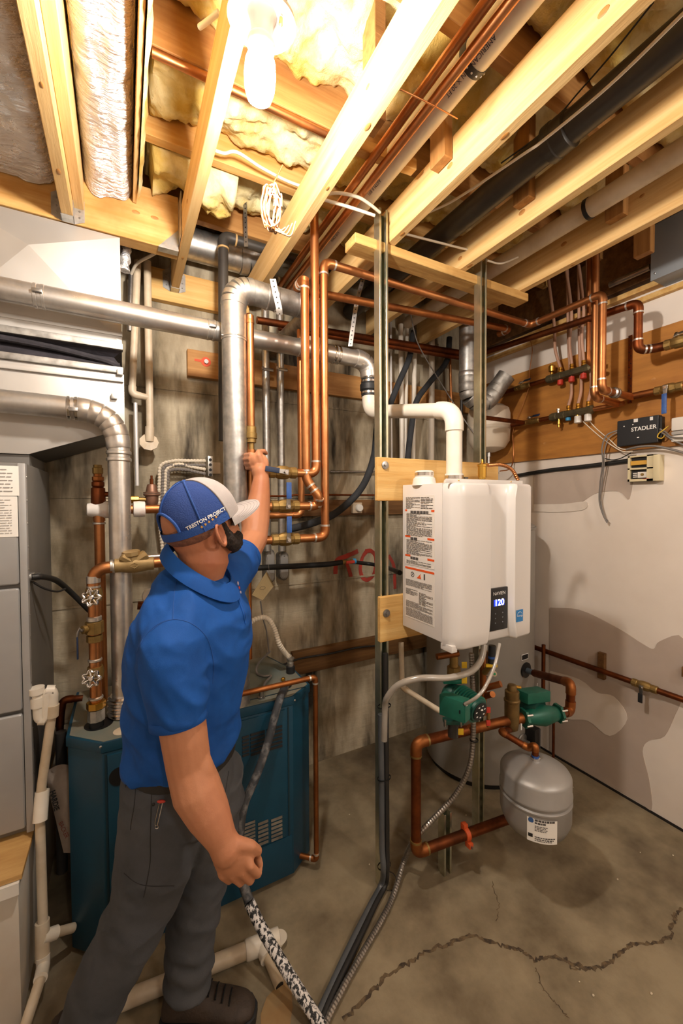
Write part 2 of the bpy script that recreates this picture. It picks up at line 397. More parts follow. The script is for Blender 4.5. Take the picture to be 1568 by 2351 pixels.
BL = ['yellow insulation batt nearest overhead', 'yellow insulation batt two joists ahead of the lens', 'yellow insulation batt above the bulb holder', 'pale lit insulation batt behind the bulb',
      'shaggy insulation batt above the white stapled cable', 'yellow insulation batt above the round duct']
for i in range(6):
    y0, y1 = UJ[i][0]+.021, UJ[i+1][0]-.021
    x0 = .1
    tag(batt(x0, XR-.05, y0, y1, 3.16 if i != 4 else 3.13, .05, i*3.1), BL[i], 'insulation', 'yellow insulation batts')
tag(batt(.12, .47, 1.77, 2.0, 3.03, .07, 31.), 'shaggy torn tuft of insulation hanging over the duct', 'insulation', 'yellow insulation batts')

# ---- foil-faced batts between the left joists
foil = M('foil', '#ececee', .24, .8, '#dcdad8', 18, bump=2.2, bsc=24, det=6, bstretch=(.45, 2.6, 1), rough2=.34)
def foil_batt(x0, x1, y0, y1, z, label, seed):
    T = thing('foil_batt', label, 'insulation', ((x0+x1)/2, (y0+y1)/2, z), 'foil faced batts')
    nx, ny = 22, 110; rows = []
    for j in range(ny+1):
        r = []
        for i in range(nx+1):
            u = i/nx; x = x0+(x1-x0)*u; y = y0+(y1-y0)*j/ny
            h = NZ.fractal(V((x*14+y*10, y*46, seed)), 1, 2, 4)*.014+NZ.noise(V((x*40, y*75+x*40, seed)))*.004
            drop = (j/ny)**14*-.05
            r.append((x, y, z+.05*(abs(u-.5)*2)**6+h-.0*u+drop))
        rows.append(r)
    obj('foil_face', MB().loft(rows, caps=False, closed=False), foil, T, smooth=80)
    obj('fibre_body', MB().box(x0+.004, y0, z+.03, x1-.004, y1-.01, z+.16), yel, T)
foil_batt(-.114, .055, -1.2, 1.952, 3.0, 'silvery foil faced batt between two joists, right of the hangered joist', 2.)
foil_batt(-.56, -.195, -1.2, 1.952, 2.97, 'silvery foil faced batt at the outer edge over the furnace', 9.)
tag(obj('sister_board', MB().box(-.1515, -1.2, 2.87, -.117, 1.955, 3.12), pine_y, bev=.002, seg=1), 'pale board fixed along the joist, left of the long foil batt', 'board')
# edge board and fibre edge beside the foil
tag(obj('edge_board', MB().box(.058, -1.0, 2.96, .072, 1.952, 3.2), pine_y, bev=.001, seg=1), 'thin board edge between foil batt and yellow fibre', 'board')
mb = MB(); rows = []
for j in range(90):
    y = -.6+2.5*j/89; r = []
    for a in range(9):
        t = math.pi*a/8; n = NZ.noise(V((y*22, a*.6, 4)))*.012
        r.append((.086+math.sin(t)*(.018+n)-.01, y, 3.07-math.cos(t)*(.12+n)))
    rows.append(r)
tag(obj('insulation_edge', MB().loft(rows, caps=False, closed=False), yel, smooth=80), 'ragged yellow fibre edge hanging beside the foil batt', 'insulation')
# ---- posts that hang the joists from the floor above
for px, py, jx, lab in ((1016, 345, 1.025, 'short brown hanger post on the printed pipe side of the broad joist'),
                        (1207, 438, 1.445, 'short brown hanger post beside the black drain pipe'),
                        (1420, 482, 1.87, 'short brown hanger post nearest the right wall'),
                        (1482, 585, 2.24, 'brown hanger post beside the grey steel enclosure')):
    c = P(px, py, x=jx-.02); z0 = min(c.z, ZJ+.07)
    tag(obj('hanger_post', MB().box(jx-.04, c.y-.03, z0, jx-.001, c.y+.045, 3.3), pine_z, bev=.003, seg=1), lab, 'post', 'hanger posts')
c = P(862, 290, x=.70); tag(obj('hanger_post', MB().box(.679, c.y-.03, c.z, .719, c.y+.04, 3.3), old_x, bev=.002, seg=1), 'short hanger post on the far side of the joist behind the bulb', 'post', 'hanger posts')
a, b = P(815, 335, z=2.94), P(950, 385, z=2.94)
tag(obj('cross_brace', MB().obox((a+b)/2, (b-a)/2, V((0, .018, 0)), V((0, 0, .02))), pine_x, bev=.002, seg=1), 'thin lath brace crossing below the copper pair', 'board')
# ---- flat 2x4 under the joists
c0, c1 = P(808, 540, z=ZJ), P(1224, 668, z=ZJ)
yy = (c0.y+c1.y)/2
tag(obj('cross_board', MB().box(c0.x, yy, ZJ-.042, c1.x, yy+.089, ZJ-.0005), rough_x, bev=.003, seg=1), 'rough sawn board laid flat under the joists, two struts bolted to it', 'board')
# ---- plywood backer on the right wall
ply = M('plywood', '#b97f3a', .6, 0, '#95602a', 2.2, stretch=(6, 1.2, 9), bump=.15, det=6, lo=.3, hi=.75, spec=.3, col3='#7c4a1e', sc3=1.1, lo3=.5, hi3=.8)
a, b, c, d = P(1180, 868, x=XR-.02), P(1640, 700, x=XR-.02), P(1640, 998, x=XR-.02), P(1180, 1072, x=XR-.02)
z1, z0 = (a.z+b.z)/2, (c.z+d.z)/2
T = thing('plywood_panel', 'orange brown plywood sheet on the drywall behind the pipe manifolds', 'panel', (XR, 1.4, z0))
obj('sheet', MB().box(XR-.02, .2, z0, XR-.001, YB-.01, z1), ply, T, bev=.001, seg=1)
for px, py in ((1205, 990), (1250, 1018), (1450, 905), (1465, 930), (1368, 788), (1420, 945), (1500, 870), (1380, 1000)):
    p = P(px, py, x=XR-.02); s = rnd.uniform(.004, .009)
    obj('knot', MB().ell(p, (.001, 0, 0), (0, s*1.5, 0), (0, 0, s), 10, 6), knot, T)
ply_z0, ply_z1 = z0, z1
# wood blocking and boards along the top of the right wall
tag(obj('rim_board', MB().box(XR-.05, 1.13, 2.86, XR-.001, YB-.01, 3.3), dark_x, bev=.002, seg=1), 'dark rim board along the top of the right wall', 'board')
for z, l in ((2.76, 'lower'), (2.81, 'upper')):
    tag(obj('furring_strip', MB().box(XR-.03-.02*(l == 'upper'), -.3, z, XR-.001, YB-.01, z+.028), board_x, bev=.002, seg=1), f'{l} pale furring strip along the right wall under the rim board', 'board')
# boards on the back wall
for nm, pl, pr, py0, py1, xr, lab in (('wall_board', 430, 0, 800, 862, 2.4, 'brown board bolted across the concrete behind the flue, red paint mark on it'),
                                     ('wall_board', 600, 0, 1148, 1188, 2.3, 'dark board across the concrete behind the blue valve handles'),
                                     ('wall_board', 672, 0, 1500, 1553, 2.3, 'brown board low across the concrete behind the boiler')):
    a, b = P(pl, py0, y=YB-.04), P(pl, py1, y=YB-.04)
    T = thing(nm, lab, 'board', (a.x, YB-.02, b.z), 'boards on the concrete wall')
    obj('plank', MB().box(a.x, YB-.04, b.z, xr, YB-.001, a.z), old_x if py0 < 900 else dark_x, T, bev=.002, seg=1)
    if py0 < 900:
        p = P(473, 831, y=YB-.041); obj('bolt', MB().cyl(p, p+V((0, -.012, 0)), .012, n=8), steel, T)
        obj('paint_mark', MB().lathe([(.026, 0), (.026, .0012)], p, (0, -1, 0)), M('spray_red', '#d2512f', .7), T)
        obj('paint_mark', MB().box(p.x-.06, p.y-.001, p.z-.004, p.x-.02, p.y, p.z+.008), MATS['spray_red'], T)
# spray-painted letters on the concrete
spray = M('spray_paint', '#b3382c', .8, 0, '#8d3a2e', 9)
def stroke(pix, w=.017):
    pts = spl([P(a, b, y=YB-.0035) for a, b in pix], 8); L = []
    for i, p in enumerate(pts):
        d = (pts[min(i+1, len(pts)-1)]-pts[max(i-1, 0)]).normalized(); nn = V((-d.z, 0, d.x))*w*(.9+.2*NZ.noise(p*30)); L.append([p+nn, p-nn])
    obj('painted_letter', MB().loft(L, caps=False, closed=False), spray, wb, smooth=0)
stroke([(770, 1318), (771, 1296), (776, 1284), (795, 1277), (822, 1265)]); stroke([(795, 1290), (802, 1310), (806, 1325)], .015)
stroke([(842, 1265), (832, 1280), (827, 1305), (832, 1325), (843, 1331), (856, 1322), (862, 1300), (862, 1278), (852, 1265), (838, 1266)], .0145)
stroke([(882, 1318), (887, 1348)], .014); stroke([(892, 1275), (904, 1300), (907, 1352)], .014)

# ================================================================ bulb
lp = P(602, 38, z=2.80); L0 = V((lp.x, lp.y, 2.80))
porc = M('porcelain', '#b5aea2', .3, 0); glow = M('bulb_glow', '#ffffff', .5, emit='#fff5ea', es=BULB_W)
ax = V((.0, .18, -1)).normalized()
T = thing('lampholder', 'white porcelain lampholder with a glowing bulb under the joists', 'lamp', L0)
obj('mounting_box', MB().box(L0.x-.005, L0.y-.04, L0.z-.002, L0.x+.045, L0.y+.04, 3.05), steel, T)
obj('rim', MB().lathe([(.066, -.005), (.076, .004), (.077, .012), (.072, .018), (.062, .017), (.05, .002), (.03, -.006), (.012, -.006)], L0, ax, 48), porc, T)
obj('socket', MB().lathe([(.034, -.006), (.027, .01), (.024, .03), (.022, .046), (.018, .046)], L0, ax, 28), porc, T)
obj('bulb_neck', MB().lathe([(.019, .036), (.029, .044), (.032, .052), (.031, .062), (.024, .066)], L0, ax, 24), white_plastic, T)
obj('bulb', MB().lathe([(.02, .062), (.028, .074), (.034, .09), (.036, .115), (.034, .142), (.027, .162), (.012, .172)], L0, ax, 24), glow, T)
obj('pull_chain_cap', MB().lathe([(.004, .012), (.005, .026), (.002, .03)], L0+V((.035, -.03, 0)), ax, 10), brass, T)

# ================================================================ furnace, its base and plenum
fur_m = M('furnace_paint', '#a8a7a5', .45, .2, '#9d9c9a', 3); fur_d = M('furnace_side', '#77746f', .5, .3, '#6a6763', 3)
T = thing('furnace', 'grey steel furnace cabinet with white data sheets, cut off at the left edge', 'furnace', (-.62, 2.05, .51))
FX, FY = -.302, 1.79
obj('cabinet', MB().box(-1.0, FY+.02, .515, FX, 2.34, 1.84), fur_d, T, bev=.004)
z_ = [.53, P(30, 1640, y=FY).z, P(30, 1348, y=FY).z, 1.835]
for k in range(3):
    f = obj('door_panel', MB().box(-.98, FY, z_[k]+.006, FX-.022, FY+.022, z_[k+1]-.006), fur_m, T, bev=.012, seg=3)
obj('corner_rail', MB().box(FX-.02, FY-.001, .52, FX+.002, FY+.03, 1.838), fur_m, T, bev=.003)
for i in range(16): obj('screw', MB().ell((FX+.002, FY+.016, .56+i*.082), (.003, 0, 0), (0, .004, 0), (0, 0, .004), 8, 4), steel, T)
for (x0, y0, x1, y1, n) in ((-30, 1068, 44, 1138, 7), (-30, 1140, 42, 1232, 14)):
    a, b = P(x0, y0, y=FY-.002), P(x1, y1, y=FY-.002)
    sheet = obj('data_sheet', MB().box(a.x, FY-.002, b.z, b.x, FY+.004, a.z), paper, T, smooth=0)
    obj('print_lines', lines(MB(), V((a.x+.03, FY-.003, a.z-.008)), V((1, 0, 0)), V((0, 0, 1)), b.x-a.x-.04, a.z-b.z-.016, n, rnd, .22), M('print_faint', '#8d8985', .7), sheet, smooth=0, kind='stuff')
T = thing('return_air_box', 'white painted return air box with a bare plywood top under the furnace', 'box', (-.66, 2.0, 0))
a, b = P(48, 2015, z=.505), P(50, 2335, z=0)
obj('box_body', MB().box(-1.2, 1.63, 0, -.318, 2.36, .49), M('box_white', '#d9d2c6', .6, 0, '#cbbfae', 3), T, bev=.004)
obj('plywood_top', MB().box(-1.19, 1.615, .49, -.305, 2.36, .507), M('plywood_pale', '#cfa768', .6, 0, '#b3854a', 3, stretch=(1, 6, 6)), T, bev=.002)
obj('edge_tape', MB().box(-1.2, 1.605, .45, -.312, 1.6295, .488), paper, T)
gal_w = M('plenum_sheet', '#c3bfb9', .45, .5, '#b3aea7', 3, det=2); canv = M('canvas_black', '#252328', .8, 0, '#343036', 20, bump=.3)
T = thing('plenum', 'white galvanised furnace plenum with crossed creases and a black canvas joint', 'duct', (-.6, 2.1, 1.9))
PY = 1.965; xr = P(277, 650, y=PY).x
def pz(py, px=140): return P(px, py, y=PY).z
zt, z1, z2, z3 = ZJ-.004, P(277, 790, y=PY).z, P(280, 845, y=PY).z, P(285, 985, y=PY).z
zl = P(50, 1042, y=PY).z
fx = [(-1.2, ), (xr, )]
# crossed, faintly pyramidal front panel
c = P(70, 575, y=PY); c.y = PY-.04; q = [V((-.56, PY, zt)), V((xr, PY, zt)), V((xr, PY, z1)), V((-.56, PY, z1))]
obj('creased_panel', MB().add(q+[c], [(0, 1, 4), (1, 2, 4), (2, 3, 4), (3, 0, 4)]), gal_w, T, smooth=0)
obj('upper_body', MB().box(-1.2, PY+.001, z1, xr, 2.36, zt), gal_w, T, bev=.002)
obj('upper_flange', MB().box(-1.2, PY-.016, z1-.028, xr+.004, PY+.02, z1-.001), galv_dull, T, bev=.003)
obj('upper_seam', MB().box(-1.2, PY-.008, z1+.03, xr+.003, PY-.0005, z1+.05), gal_w, T, bev=.002)
obj('canvas_joint', MB().loft([[(-1.2, PY+.0, z1-.028), (xr, PY, z1-.028), (xr, 2.34, z1-.028), (-1.2, 2.34, z1-.028)], [(-1.2, PY+.035, (z1+z2)/2), (xr-.03, PY+.035, (z1+z2)/2), (xr-.03, 2.32, (z1+z2)/2), (-1.2, 2.32, (z1+z2)/2)],
     [(-1.2, PY, z2), (xr, PY, z2), (xr, 2.34, z2), (-1.2, 2.34, z2)]]), canv, T, smooth=0)
obj('canvas_fold', MB().tube(spl([(-1.2, PY+.01, z1-.03), (-.4, PY+.0, z1-.045), (-.1, PY+.005, z2+.03), (xr-.01, PY+.005, z2+.008)]), .012, 8), canv, T)
obj('lower_flange', MB().box(-1.2, PY-.014, z2-.026, xr+.004, PY+.02, z2), galv_dull, T, bev=.003)
obj('lower_seam', MB().box(-1.2, PY-.014, z2-.062, xr+.004, PY-.0005, z2-.044), gal_w, T, bev=.002)
obj('lower_body', MB().prism([(-1.2, PY, z2-.026), (xr+.006, PY, z2-.026), (xr+.006, PY, z3), (-.317, PY, zl), (-1.2, PY, zl)], (0, .395, 0)), gal_w, T, bev=.002)
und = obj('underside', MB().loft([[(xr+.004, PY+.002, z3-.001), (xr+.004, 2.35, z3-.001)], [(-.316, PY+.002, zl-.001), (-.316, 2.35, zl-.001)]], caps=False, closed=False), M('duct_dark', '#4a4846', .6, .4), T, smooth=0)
obj('collar_to_furnace', MB().box(-.98, 1.98, 1.842, -.318, 2.33, zl-.002), fur_d, T)
for px, py in ((262, 715), (268, 850), (255, 905)): obj('s_clip', MB().box(P(px, py, y=PY).x, PY-.02, P(px, py+12, y=PY).z, P(px, py, y=PY).x+.022, PY-.001, P(px, py, y=PY).z), galv, T, bev=.002)
# foil-taped leg beside the plenum
tag(obj('foil_taped_leg', MB().tube(spl([P(288, 512, y=2.1), P(290, 560, y=2.1), P(286, 622, y=2.1)]), [.02+.004*math.sin(i*2.1) for i in range(17)], 10), foil), 'crumpled foil taped strip hanging between plenum and pale pipes', 'tape')

# ================================================================ sheet-metal vents
def ringed(T, p, d, r, n=2, w=.012, mat=None, name='clamp'):
    for k in range(n):
        c = p+d*(k*w*1.7); obj(name, MB().lathe([(r*1.0, 0), (r*1.07, w*.2), (r*1.07, w*.8), (r, w)], c, d, 28), mat or chrome, T)
# vent A, horizontal towards the wall heater
a, b = P(0, 663, y=1.86), P(775, 815, y=1.86); zA = (a.z+b.z)/2
T = thing('exhaust_vent', 'long silver vent pipe running level across in front of the plenum', 'vent pipe', (-1.0, 1.86, zA))
xj = [-1.3]+[P(px, py, y=1.86).x for px, py in ((88, 680), (482, 762), (690, 808))]+[b.x]; d = V((1, 0, 0)); rA = .041
zf = lambda x: a.z+(b.z-a.z)*(x-a.x)/(b.x-a.x)
for i in range(4): obj('pipe_length', MB().cyl((xj[i], 1.86, zf(xj[i])), (xj[i+1]+.02, 1.86, zf(xj[i+1])), rA*(1+.03*(i % 2)), n=32), vent_m, T)
for i in (1, 2, 3):
    ringed(T, V((xj[i]-.015, 1.86, zf(xj[i]))), d, rA, 2, .014, vent_m, 'collar'); obj('clamp_screw', MB().box(xj[i]-.012, 1.86-rA-.016, zf(xj[i])-.006, xj[i]+.018, 1.86-rA-.002, zf(xj[i])+.006), brass if i == 3 else steel, T, bev=.002)
e1 = P(845, 818, y=1.86); e2 = P(848, 868, y=1.86); e1 = V((e2.x, 1.86, zf(b.x)))
A = arc(b, e1, e2, (e1-e2).length*.95, 5); obj('pipe_length', MB().cyl(b-d*.02, A[0]+d*.004, rA*1.03, n=32), vent_m, T)
ringed(T, b-d*.03, d, rA*1.04, 2, .014, chrome)
for i in range(5):
    dd = (A[i+1]-A[i]); obj('elbow_gore', MB().tube([A[i]-dd*.08, A[i], A[i+1], A[i+1]+dd*.08], [rA*1.09, rA*1.16, rA*1.16, rA*1.09], 28), vent_m, T)
dn = (e2-A[-1]).normalized(); obj('pipe_end', MB().cyl(A[-1], e2+V((0, 0, -.02)), rA, n=28), vent_m, T)
ringed(T, e2+V((0, 0, .008)), V((0, 0, -1)), rA*1.02, 1, .014, chrome)
q = P(850, 905, y=1.86)
cp = thing('rubber_coupling', 'black rubber coupling with steel bands between silver elbow and white pipe', 'coupling', q)
obj('sleeve', MB().lathe([(.043, 0), (.043, .025), (.05, .032), (.05, .06), (.044, .066), (.042, .09)], V((e2.x, 1.86, q.z-.012)), (0, 0, 1), 28), rubber, cp)
for dz in (.006, .066): obj('steel_band', MB().lathe([(.044, 0), (.0455, .001), (.0455, .011), (.044, .012)], V((e2.x, 1.86, q.z-.008+dz)), (0, 0, 1), 28), chrome, cp)
# white plastic exhaust from the coupling to the heater
rp = .0335; p0 = V((e2.x, 1.86, q.z-.01)); p1 = P(852, 946, y=1.86); p1.x = e2.x; p2 = P(1043, 942, y=1.31); p3 = V((p2.x, 1.31, 1.775))
T = run('plastic_vent', 'white plastic exhaust elbowed over and down into the wall heater', [p0, p1, p2, p3], rp, pvc, 'vent pipe', bend=1.9, fit=1.16, cov=.7)
u = (p2-p1).normalized(); obj('primer_stain', MB().cyl(p1+u*.115, p1+u*.155, rp*1.012, n=24), M('primer_tan', '#c3a788', .6), T)
obj('base_sleeve', MB().lathe([(.045, 0), (.043, .02), (.038, .028), (.038, .05), (.034, .05)], p3-V((0, 0, .01)), n=28), white_plastic, T)
obj('hose_clamp', MB().lathe([(.0385, .026), (.040, .027), (.040, .042), (.0385, .043)], p3-V((0, 0, .01)), n=28), chrome, T)
for k in range(2): obj('clamp_bolt', MB().cyl(p3+V((.035, -.025, .022)), p3+V((.05, -.03, .022)), .004, n=8), steel, T)
# vent B into the boiler
bx = P(284, 1640, z=.83); BX, BY = bx.x, bx.y; zB = P(170, 938, y=BY).z; rB = .042
T = thing('boiler_vent', 'silver vent pipe bending down from the left into the teal boiler', 'vent pipe', (BX, BY, .83))
zl_ = P(0, 916, y=BY).z; xe = P(175, 936, y=BY).x; b0 = V((xe, BY, zB)); c0 = V((BX, BY, zB)); d0 = V((BX, BY, P(282, 1030, y=BY).z))
obj('pipe_length', MB().cyl((-1.2, BY, zl_+.01), b0, rB, n=32), vent_m, T)
A = arc(b0, c0, d0, (c0-b0).length, 6)
A = arc(b0, c0, d0, min((c0-b0).length, (c0-d0).length), 6) if (c0-d0).length < (c0-b0).length else A
for i in range(6):
    dd = (A[i+1]-A[i]); obj('elbow_gore', MB().tube([A[i]-dd*.08, A[i], A[i+1], A[i+1]+dd*.08], [rB*1.03, rB*1.07, rB*1.07, rB*1.03], 28), vent_m, T)
ringed(T, b0-V((.03, 0, 0)), V((1, 0, 0)), rB*1.02, 2, .014, chrome); obj('clamp_screw', MB().box(b0.x-.02, BY-rB-.016, zB-.02, b0.x+.01, BY-rB-.004, zB-.006), steel, T, bev=.002)
obj('pipe_length', MB().cyl(A[-1], (BX, BY, .86), rB*.96, n=32), vent_m, T)
ringed(T, d0+V((0, 0, -.01)), V((0, 0, -1)), rB*1.02, 2, .016, vent_m, 'collar')
for k in range(7): obj('flex_ring', MB().lathe([(.05, 0), (.058, .006), (.05, .012)], V((BX+.002*(-1)**k, BY, .832+k*.012)), n=28), chrome, T)
# 4 inch flue
fp = P(536, 660, y=1.74); fz = P(600, 675, y=1.74).z; rF = .05; fe = P(705, 700, y=1.74).x; FXX = fp.x
T = thing('flue_pipe', 'thick dull silver flue standing behind the man and turning right at the top', 'vent pipe', (FXX, 1.74, .83))
zc = P(535, 778, y=1.74).z
obj('pipe_length', MB().cyl((FXX, 1.74, .832), (FXX, 1.74, zc), rF, n=32), galv, T)
obj('pipe_length', MB().cyl((FXX, 1.74, zc-.01), (FXX, 1.74, fz-.07), rF*1.04, n=32), galv, T)
obj('seam_bead', MB().lathe([(rF, 0), (rF*1.07, .004), (rF*1.04, .01)], V((FXX, 1.74, zc-.004)), n=32), galv, T)
A = arc(V((FXX, 1.74, fz-.2)), V((FXX, 1.74, fz)), V((FXX+.3, 1.74, fz-.01)), .078, 6)
for i in range(6):
    dd = (A[i+1]-A[i]); obj('elbow_gore', MB().tube([A[i]-dd*.05, A[i], A[i+1], A[i+1]+dd*.05], [rF*1.04, rF*1.07, rF*1.07, rF*1.04], 28), galv if i < 5 else galv_dull, T)
obj('pipe_length', MB().cyl(A[-1], (fe, 1.74, fz-.012), rF*1.02, n=32), galv_dull, T)
for x in (.1, .14, .24): obj('seam_bead', MB().lathe([(rF*1.02, 0), (rF*1.07, .004), (rF*1.02, .01)], V((FXX+x+.04, 1.74, fz-.008)), (1, 0, 0), n=32), galv, T)
obj('back_elbow', MB().tube(arc(V((fe, 1.74, fz-.012)), V((fe+.05, 1.74, fz-.012)), V((fe+.05, 1.9, fz-.012)), .05), rF*1.04, 28), galv_dull, T)
obj('pipe_length', MB().cyl((fe+.05, 1.79, fz-.012), (fe+.05, YB-.002, fz-.0), rF*1.0, n=28), galv_dull, T)
for s in (-1, 1): obj('screw', MB().ell((FXX+s*rF*1.05, 1.72, zc+.0), (.006, 0, 0), (0, .005, 0), (0, 0, .005), 8, 5), steel, T)
# round duct behind the header
a, b = P(235, 545, y=2.27), P(600, 598, y=2.27); zD = 3.045
T = thing('round_duct', 'round galvanised duct running level above the ledger board', 'duct', (a.x, 2.27, zD))
obj('pipe_length', MB().cyl((-.25, 2.275, zD), (b.x-.12, 2.275, zD), .078, n=32), galv, T)
A = arc(V((b.x-.12, 2.275, zD)), V((b.x, 2.275, zD)), V((b.x, 2.2, zD+.1)), .12, 5)
for i in range(5):
    dd = (A[i+1]-A[i]); obj('elbow_gore', MB().tube([A[i]-dd*.05, A[i], A[i+1], A[i+1]+dd*.05], [.078, .083, .083, .078], 28), galv, T)
# draught flue over the storage heater
rS = .056; s0 = P(1072, 690, y=1.98); s1 = P(1074, 862, y=1.98); SX = s1.x
T = thing('open_flue', 'silver flue pipe hooked round to an open end over the storage heater', 'vent pipe', (SX, 1.98, s1.z))
obj('pipe_length', MB().cyl((SX, 1.98, ZJ+.2), s1, rS, n=32), galv, T)
obj('collar', MB().lathe([(rS, 0), (rS*1.05, .006), (rS*1.05, .03), (rS, .036)], s1+V((0, 0, -.015)), n=32), galv, T)
s2 = P(1078, 915, y=1.98); s3 = P(1118, 922, y=1.95); s4 = P(1163, 862, y=1.86)
S = spl([s1, s2+V((0, 0, .01)), s3+V((-.02, 0, -.01)), s4.lerp(s3, .45), s4.lerp(s3, .38)], 3)[:-1]
for i in range(len(S)-1):
    dd = S[i+1]-S[i]; obj('elbow_gore', MB().tube([S[i]-dd*.1, S[i], S[i+1], S[i+1]+dd*.1], [rS*1.0, rS*1.05, rS*1.05, rS*1.0], 28), galv_dull, T)
dd = (s4-s3).normalized(); st = S[-1]
obj('open_mouth', MB().tube([st, s4, s4, st+dd*.02], [rS*1.02, rS*1.04, rS*.98, rS*.96], 32, caps=False), galv_dull, T)

# ================================================================ struts, boards, wall heater
def strut(name, label, x, y, z0, z1, mat, slots=True):
    T = thing(name, label, 'strut', (x, y, z0), 'slotted steel struts'); w, dp, t = .0205, .0205, .0026
    for s in (-1, 1):
        obj('flange', MB().box(x+s*w-t/2, y-dp, z0, x+s*w+t/2, y+dp, z1), mat, T)
        obj('lip', MB().box(x+min(s*w, s*(w-.009)), y-dp-.001, z0, x+max(s*w, s*(w-.009)), y-dp+.003, z1), mat, T, bev=.001, seg=1)
    for s in (-1, 1): obj('web_edge', MB().box(x+min(s*.007, s*(w-t/2)), y+dp-t, z0, x+max(s*.007, s*(w-t/2)), y+dp, z1), zinc_shade, T)
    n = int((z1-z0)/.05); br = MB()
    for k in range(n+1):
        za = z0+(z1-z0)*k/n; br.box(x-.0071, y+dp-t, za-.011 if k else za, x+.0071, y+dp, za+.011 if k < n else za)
    obj('slotted_web', br, zinc_shade, T, kind='stuff')
    return T
s1t, s2t = P(868, 520, y=1.475), P(1105, 605, y=1.475); SX1 = P(876, 1300, y=1.475).x; SX2 = P(1102, 900, y=1.475).x
strut('strut', 'tall yellowish slotted strut left of the wall heater, floor to joists', SX1, 1.475, 0, ZJ+.12, zinc)
strut('strut', 'tall yellowish slotted strut rising behind the wall heater, right of the plastic vent', SX2, 1.475, 0, ZJ+.08, zinc)
p = P(1021, 2000, z=0); strut('strut', 'short slotted strut standing on the floor with an orange pipe clamp', p.x, p.y, 0, P(1021, 1862, y=p.y).z, zinc)
S3 = p
def board(label, pl, pt, pb, xr):
    a, b = P(pl, pt, y=1.43), P(pl, pb, y=1.43)
    T = thing('mounting_board', label, 'board', (a.x, 1.44, b.z), 'yellow mounting boards')
    obj('plank', MB().box(a.x, 1.43, b.z, xr, 1.452, a.z), board_x, T, bev=.002, seg=1); return T, a, b
for lab, pl, pt, pb, wx, wy in (('upper yellow pine board the wall heater hangs on', 867, 1049, 1150, 884, 1068), ('lower yellow pine board behind the bottom of the wall heater', 873, 1372, 1476, 887, 1408)):
    T, a, b = board(lab, pl, pt, pb, 1.66); p = P(wx, wy, y=1.429)
    obj('washer', MB().lathe([(.017, 0), (.017, .003), (.009, .0045)], p, (0, -1, 0), 24), steel, T)
    obj('bolt_head', MB().lathe([(.007, .003), (.007, .010), (.003, .0105)], p, (0, -1, 0), 6), steel, T)
HX0, HX1, HYF, HYB = 1.066, 1.505, 1.115, 1.428
HZ0, HZ1 = P(1060, 1496, y=1.115).z, 1.768
hw = M('heater_enamel', '#d6d2ce', .3, 0, coat=.2)
T = thing('wall_heater', 'white wall hung tankless water heater with a black control panel', 'water heater', ((HX0+HX1)/2, 1.3, HZ0))
ysm = P(1015, 1300, x=HX0).y
obj('chassis', MB().box(HX0, ysm, HZ0+.02, HX1, HYB, HZ1), hw, T, bev=.004)
gx0, gx1 = P(1128, 1250, y=HYF).x, P(1176, 1250, y=HYF).x
def prof(ins, z, fl=0.):
    pts = []; r = .062; yb = ysm-.0025
    pts.append((HX0+ins-.0015, yb))
    for k in range(9):
        t = math.pi*k/16; pts.append((HX0+ins+r-(r)*math.cos(t), HYF+ins+r-r*math.sin(t)))
    for u, dy in ((-.012, 0), (0, .001), (.008, .016), (.014, .021)): pts.append((gx0+u-fl, HYF+ins+dy))
    for u, dy in ((-.014, .021), (-.008, .015), (-.002, -.006), (.006, -.010), (.016, -.004)): pts.append((gx1+u+fl, HYF+ins+dy))
    r2 = .025
    for k in range(7):
        t = math.pi/2+math.pi*k/12; pts.append((HX1-ins-r2-r2*math.cos(t), HYF+ins+r2-r2*math.sin(t)))
    pts.append((HX1-ins+.0015, yb)); return [(x, y, z) for x, y in pts]
fx = lambda z: .02*max(0, (HZ0+.13-z)/.13)**2+.015*max(0, (z-HZ1+.07)/.07)**2
zs = [HZ0, HZ0+.004, HZ0+.012]+[HZ0+.012+(HZ1-HZ0-.024)*k/14 for k in range(1, 14)]+[HZ1-.012, HZ1-.004, HZ1]
ins = [.012, .004, 0]+[0]*13+[0, .004, .012]
cov = obj('front_cover', MB().loft([prof(i, z, fx(z)) for i, z in zip(ins, zs)]), hw, T, smooth=50)
obj('top_lip', MB().box(P(1015, 1098, y=HYF+.03).x+.02, HYF+.03, HZ1-.002, HX1-.03, HYF+.035, HZ1+.014), hw, T, bev=.001)
obj('bottom_tab', MB().box(HX0+.002, ysm-.05, HZ0-.006, HX0+.03, ysm+.01, HZ0+.02), hw, T, bev=.002)
for px in (1053, 1173):
    p = P(px, 1101, y=HYF+.03); obj('cover_screw', MB().ell((p.x, HYF+.029, HZ1+.008), (.003, 0, 0), (0, .002, 0), (0, 0, .003), 8, 5), brass_y, T)
lab_m = M('label_silver', '#dcd6ce', .5, 0); org = M('warning_orange', '#d9541f', .5)
q = [P(931, 1138, x=HX0), P(998, 1138, x=HX0), P(998, 1315, x=HX0), P(931, 1306, x=HX0)]
def side_pt(u, v): return V((HX0-.0012, yl0+(yl1-yl0)*u, zl1+(zl0-zl1)*v))
yl0, yl1 = q[0].y, q[1].y; zl1, zl0 = q[0].z, P(998, 1445, x=HX0).z
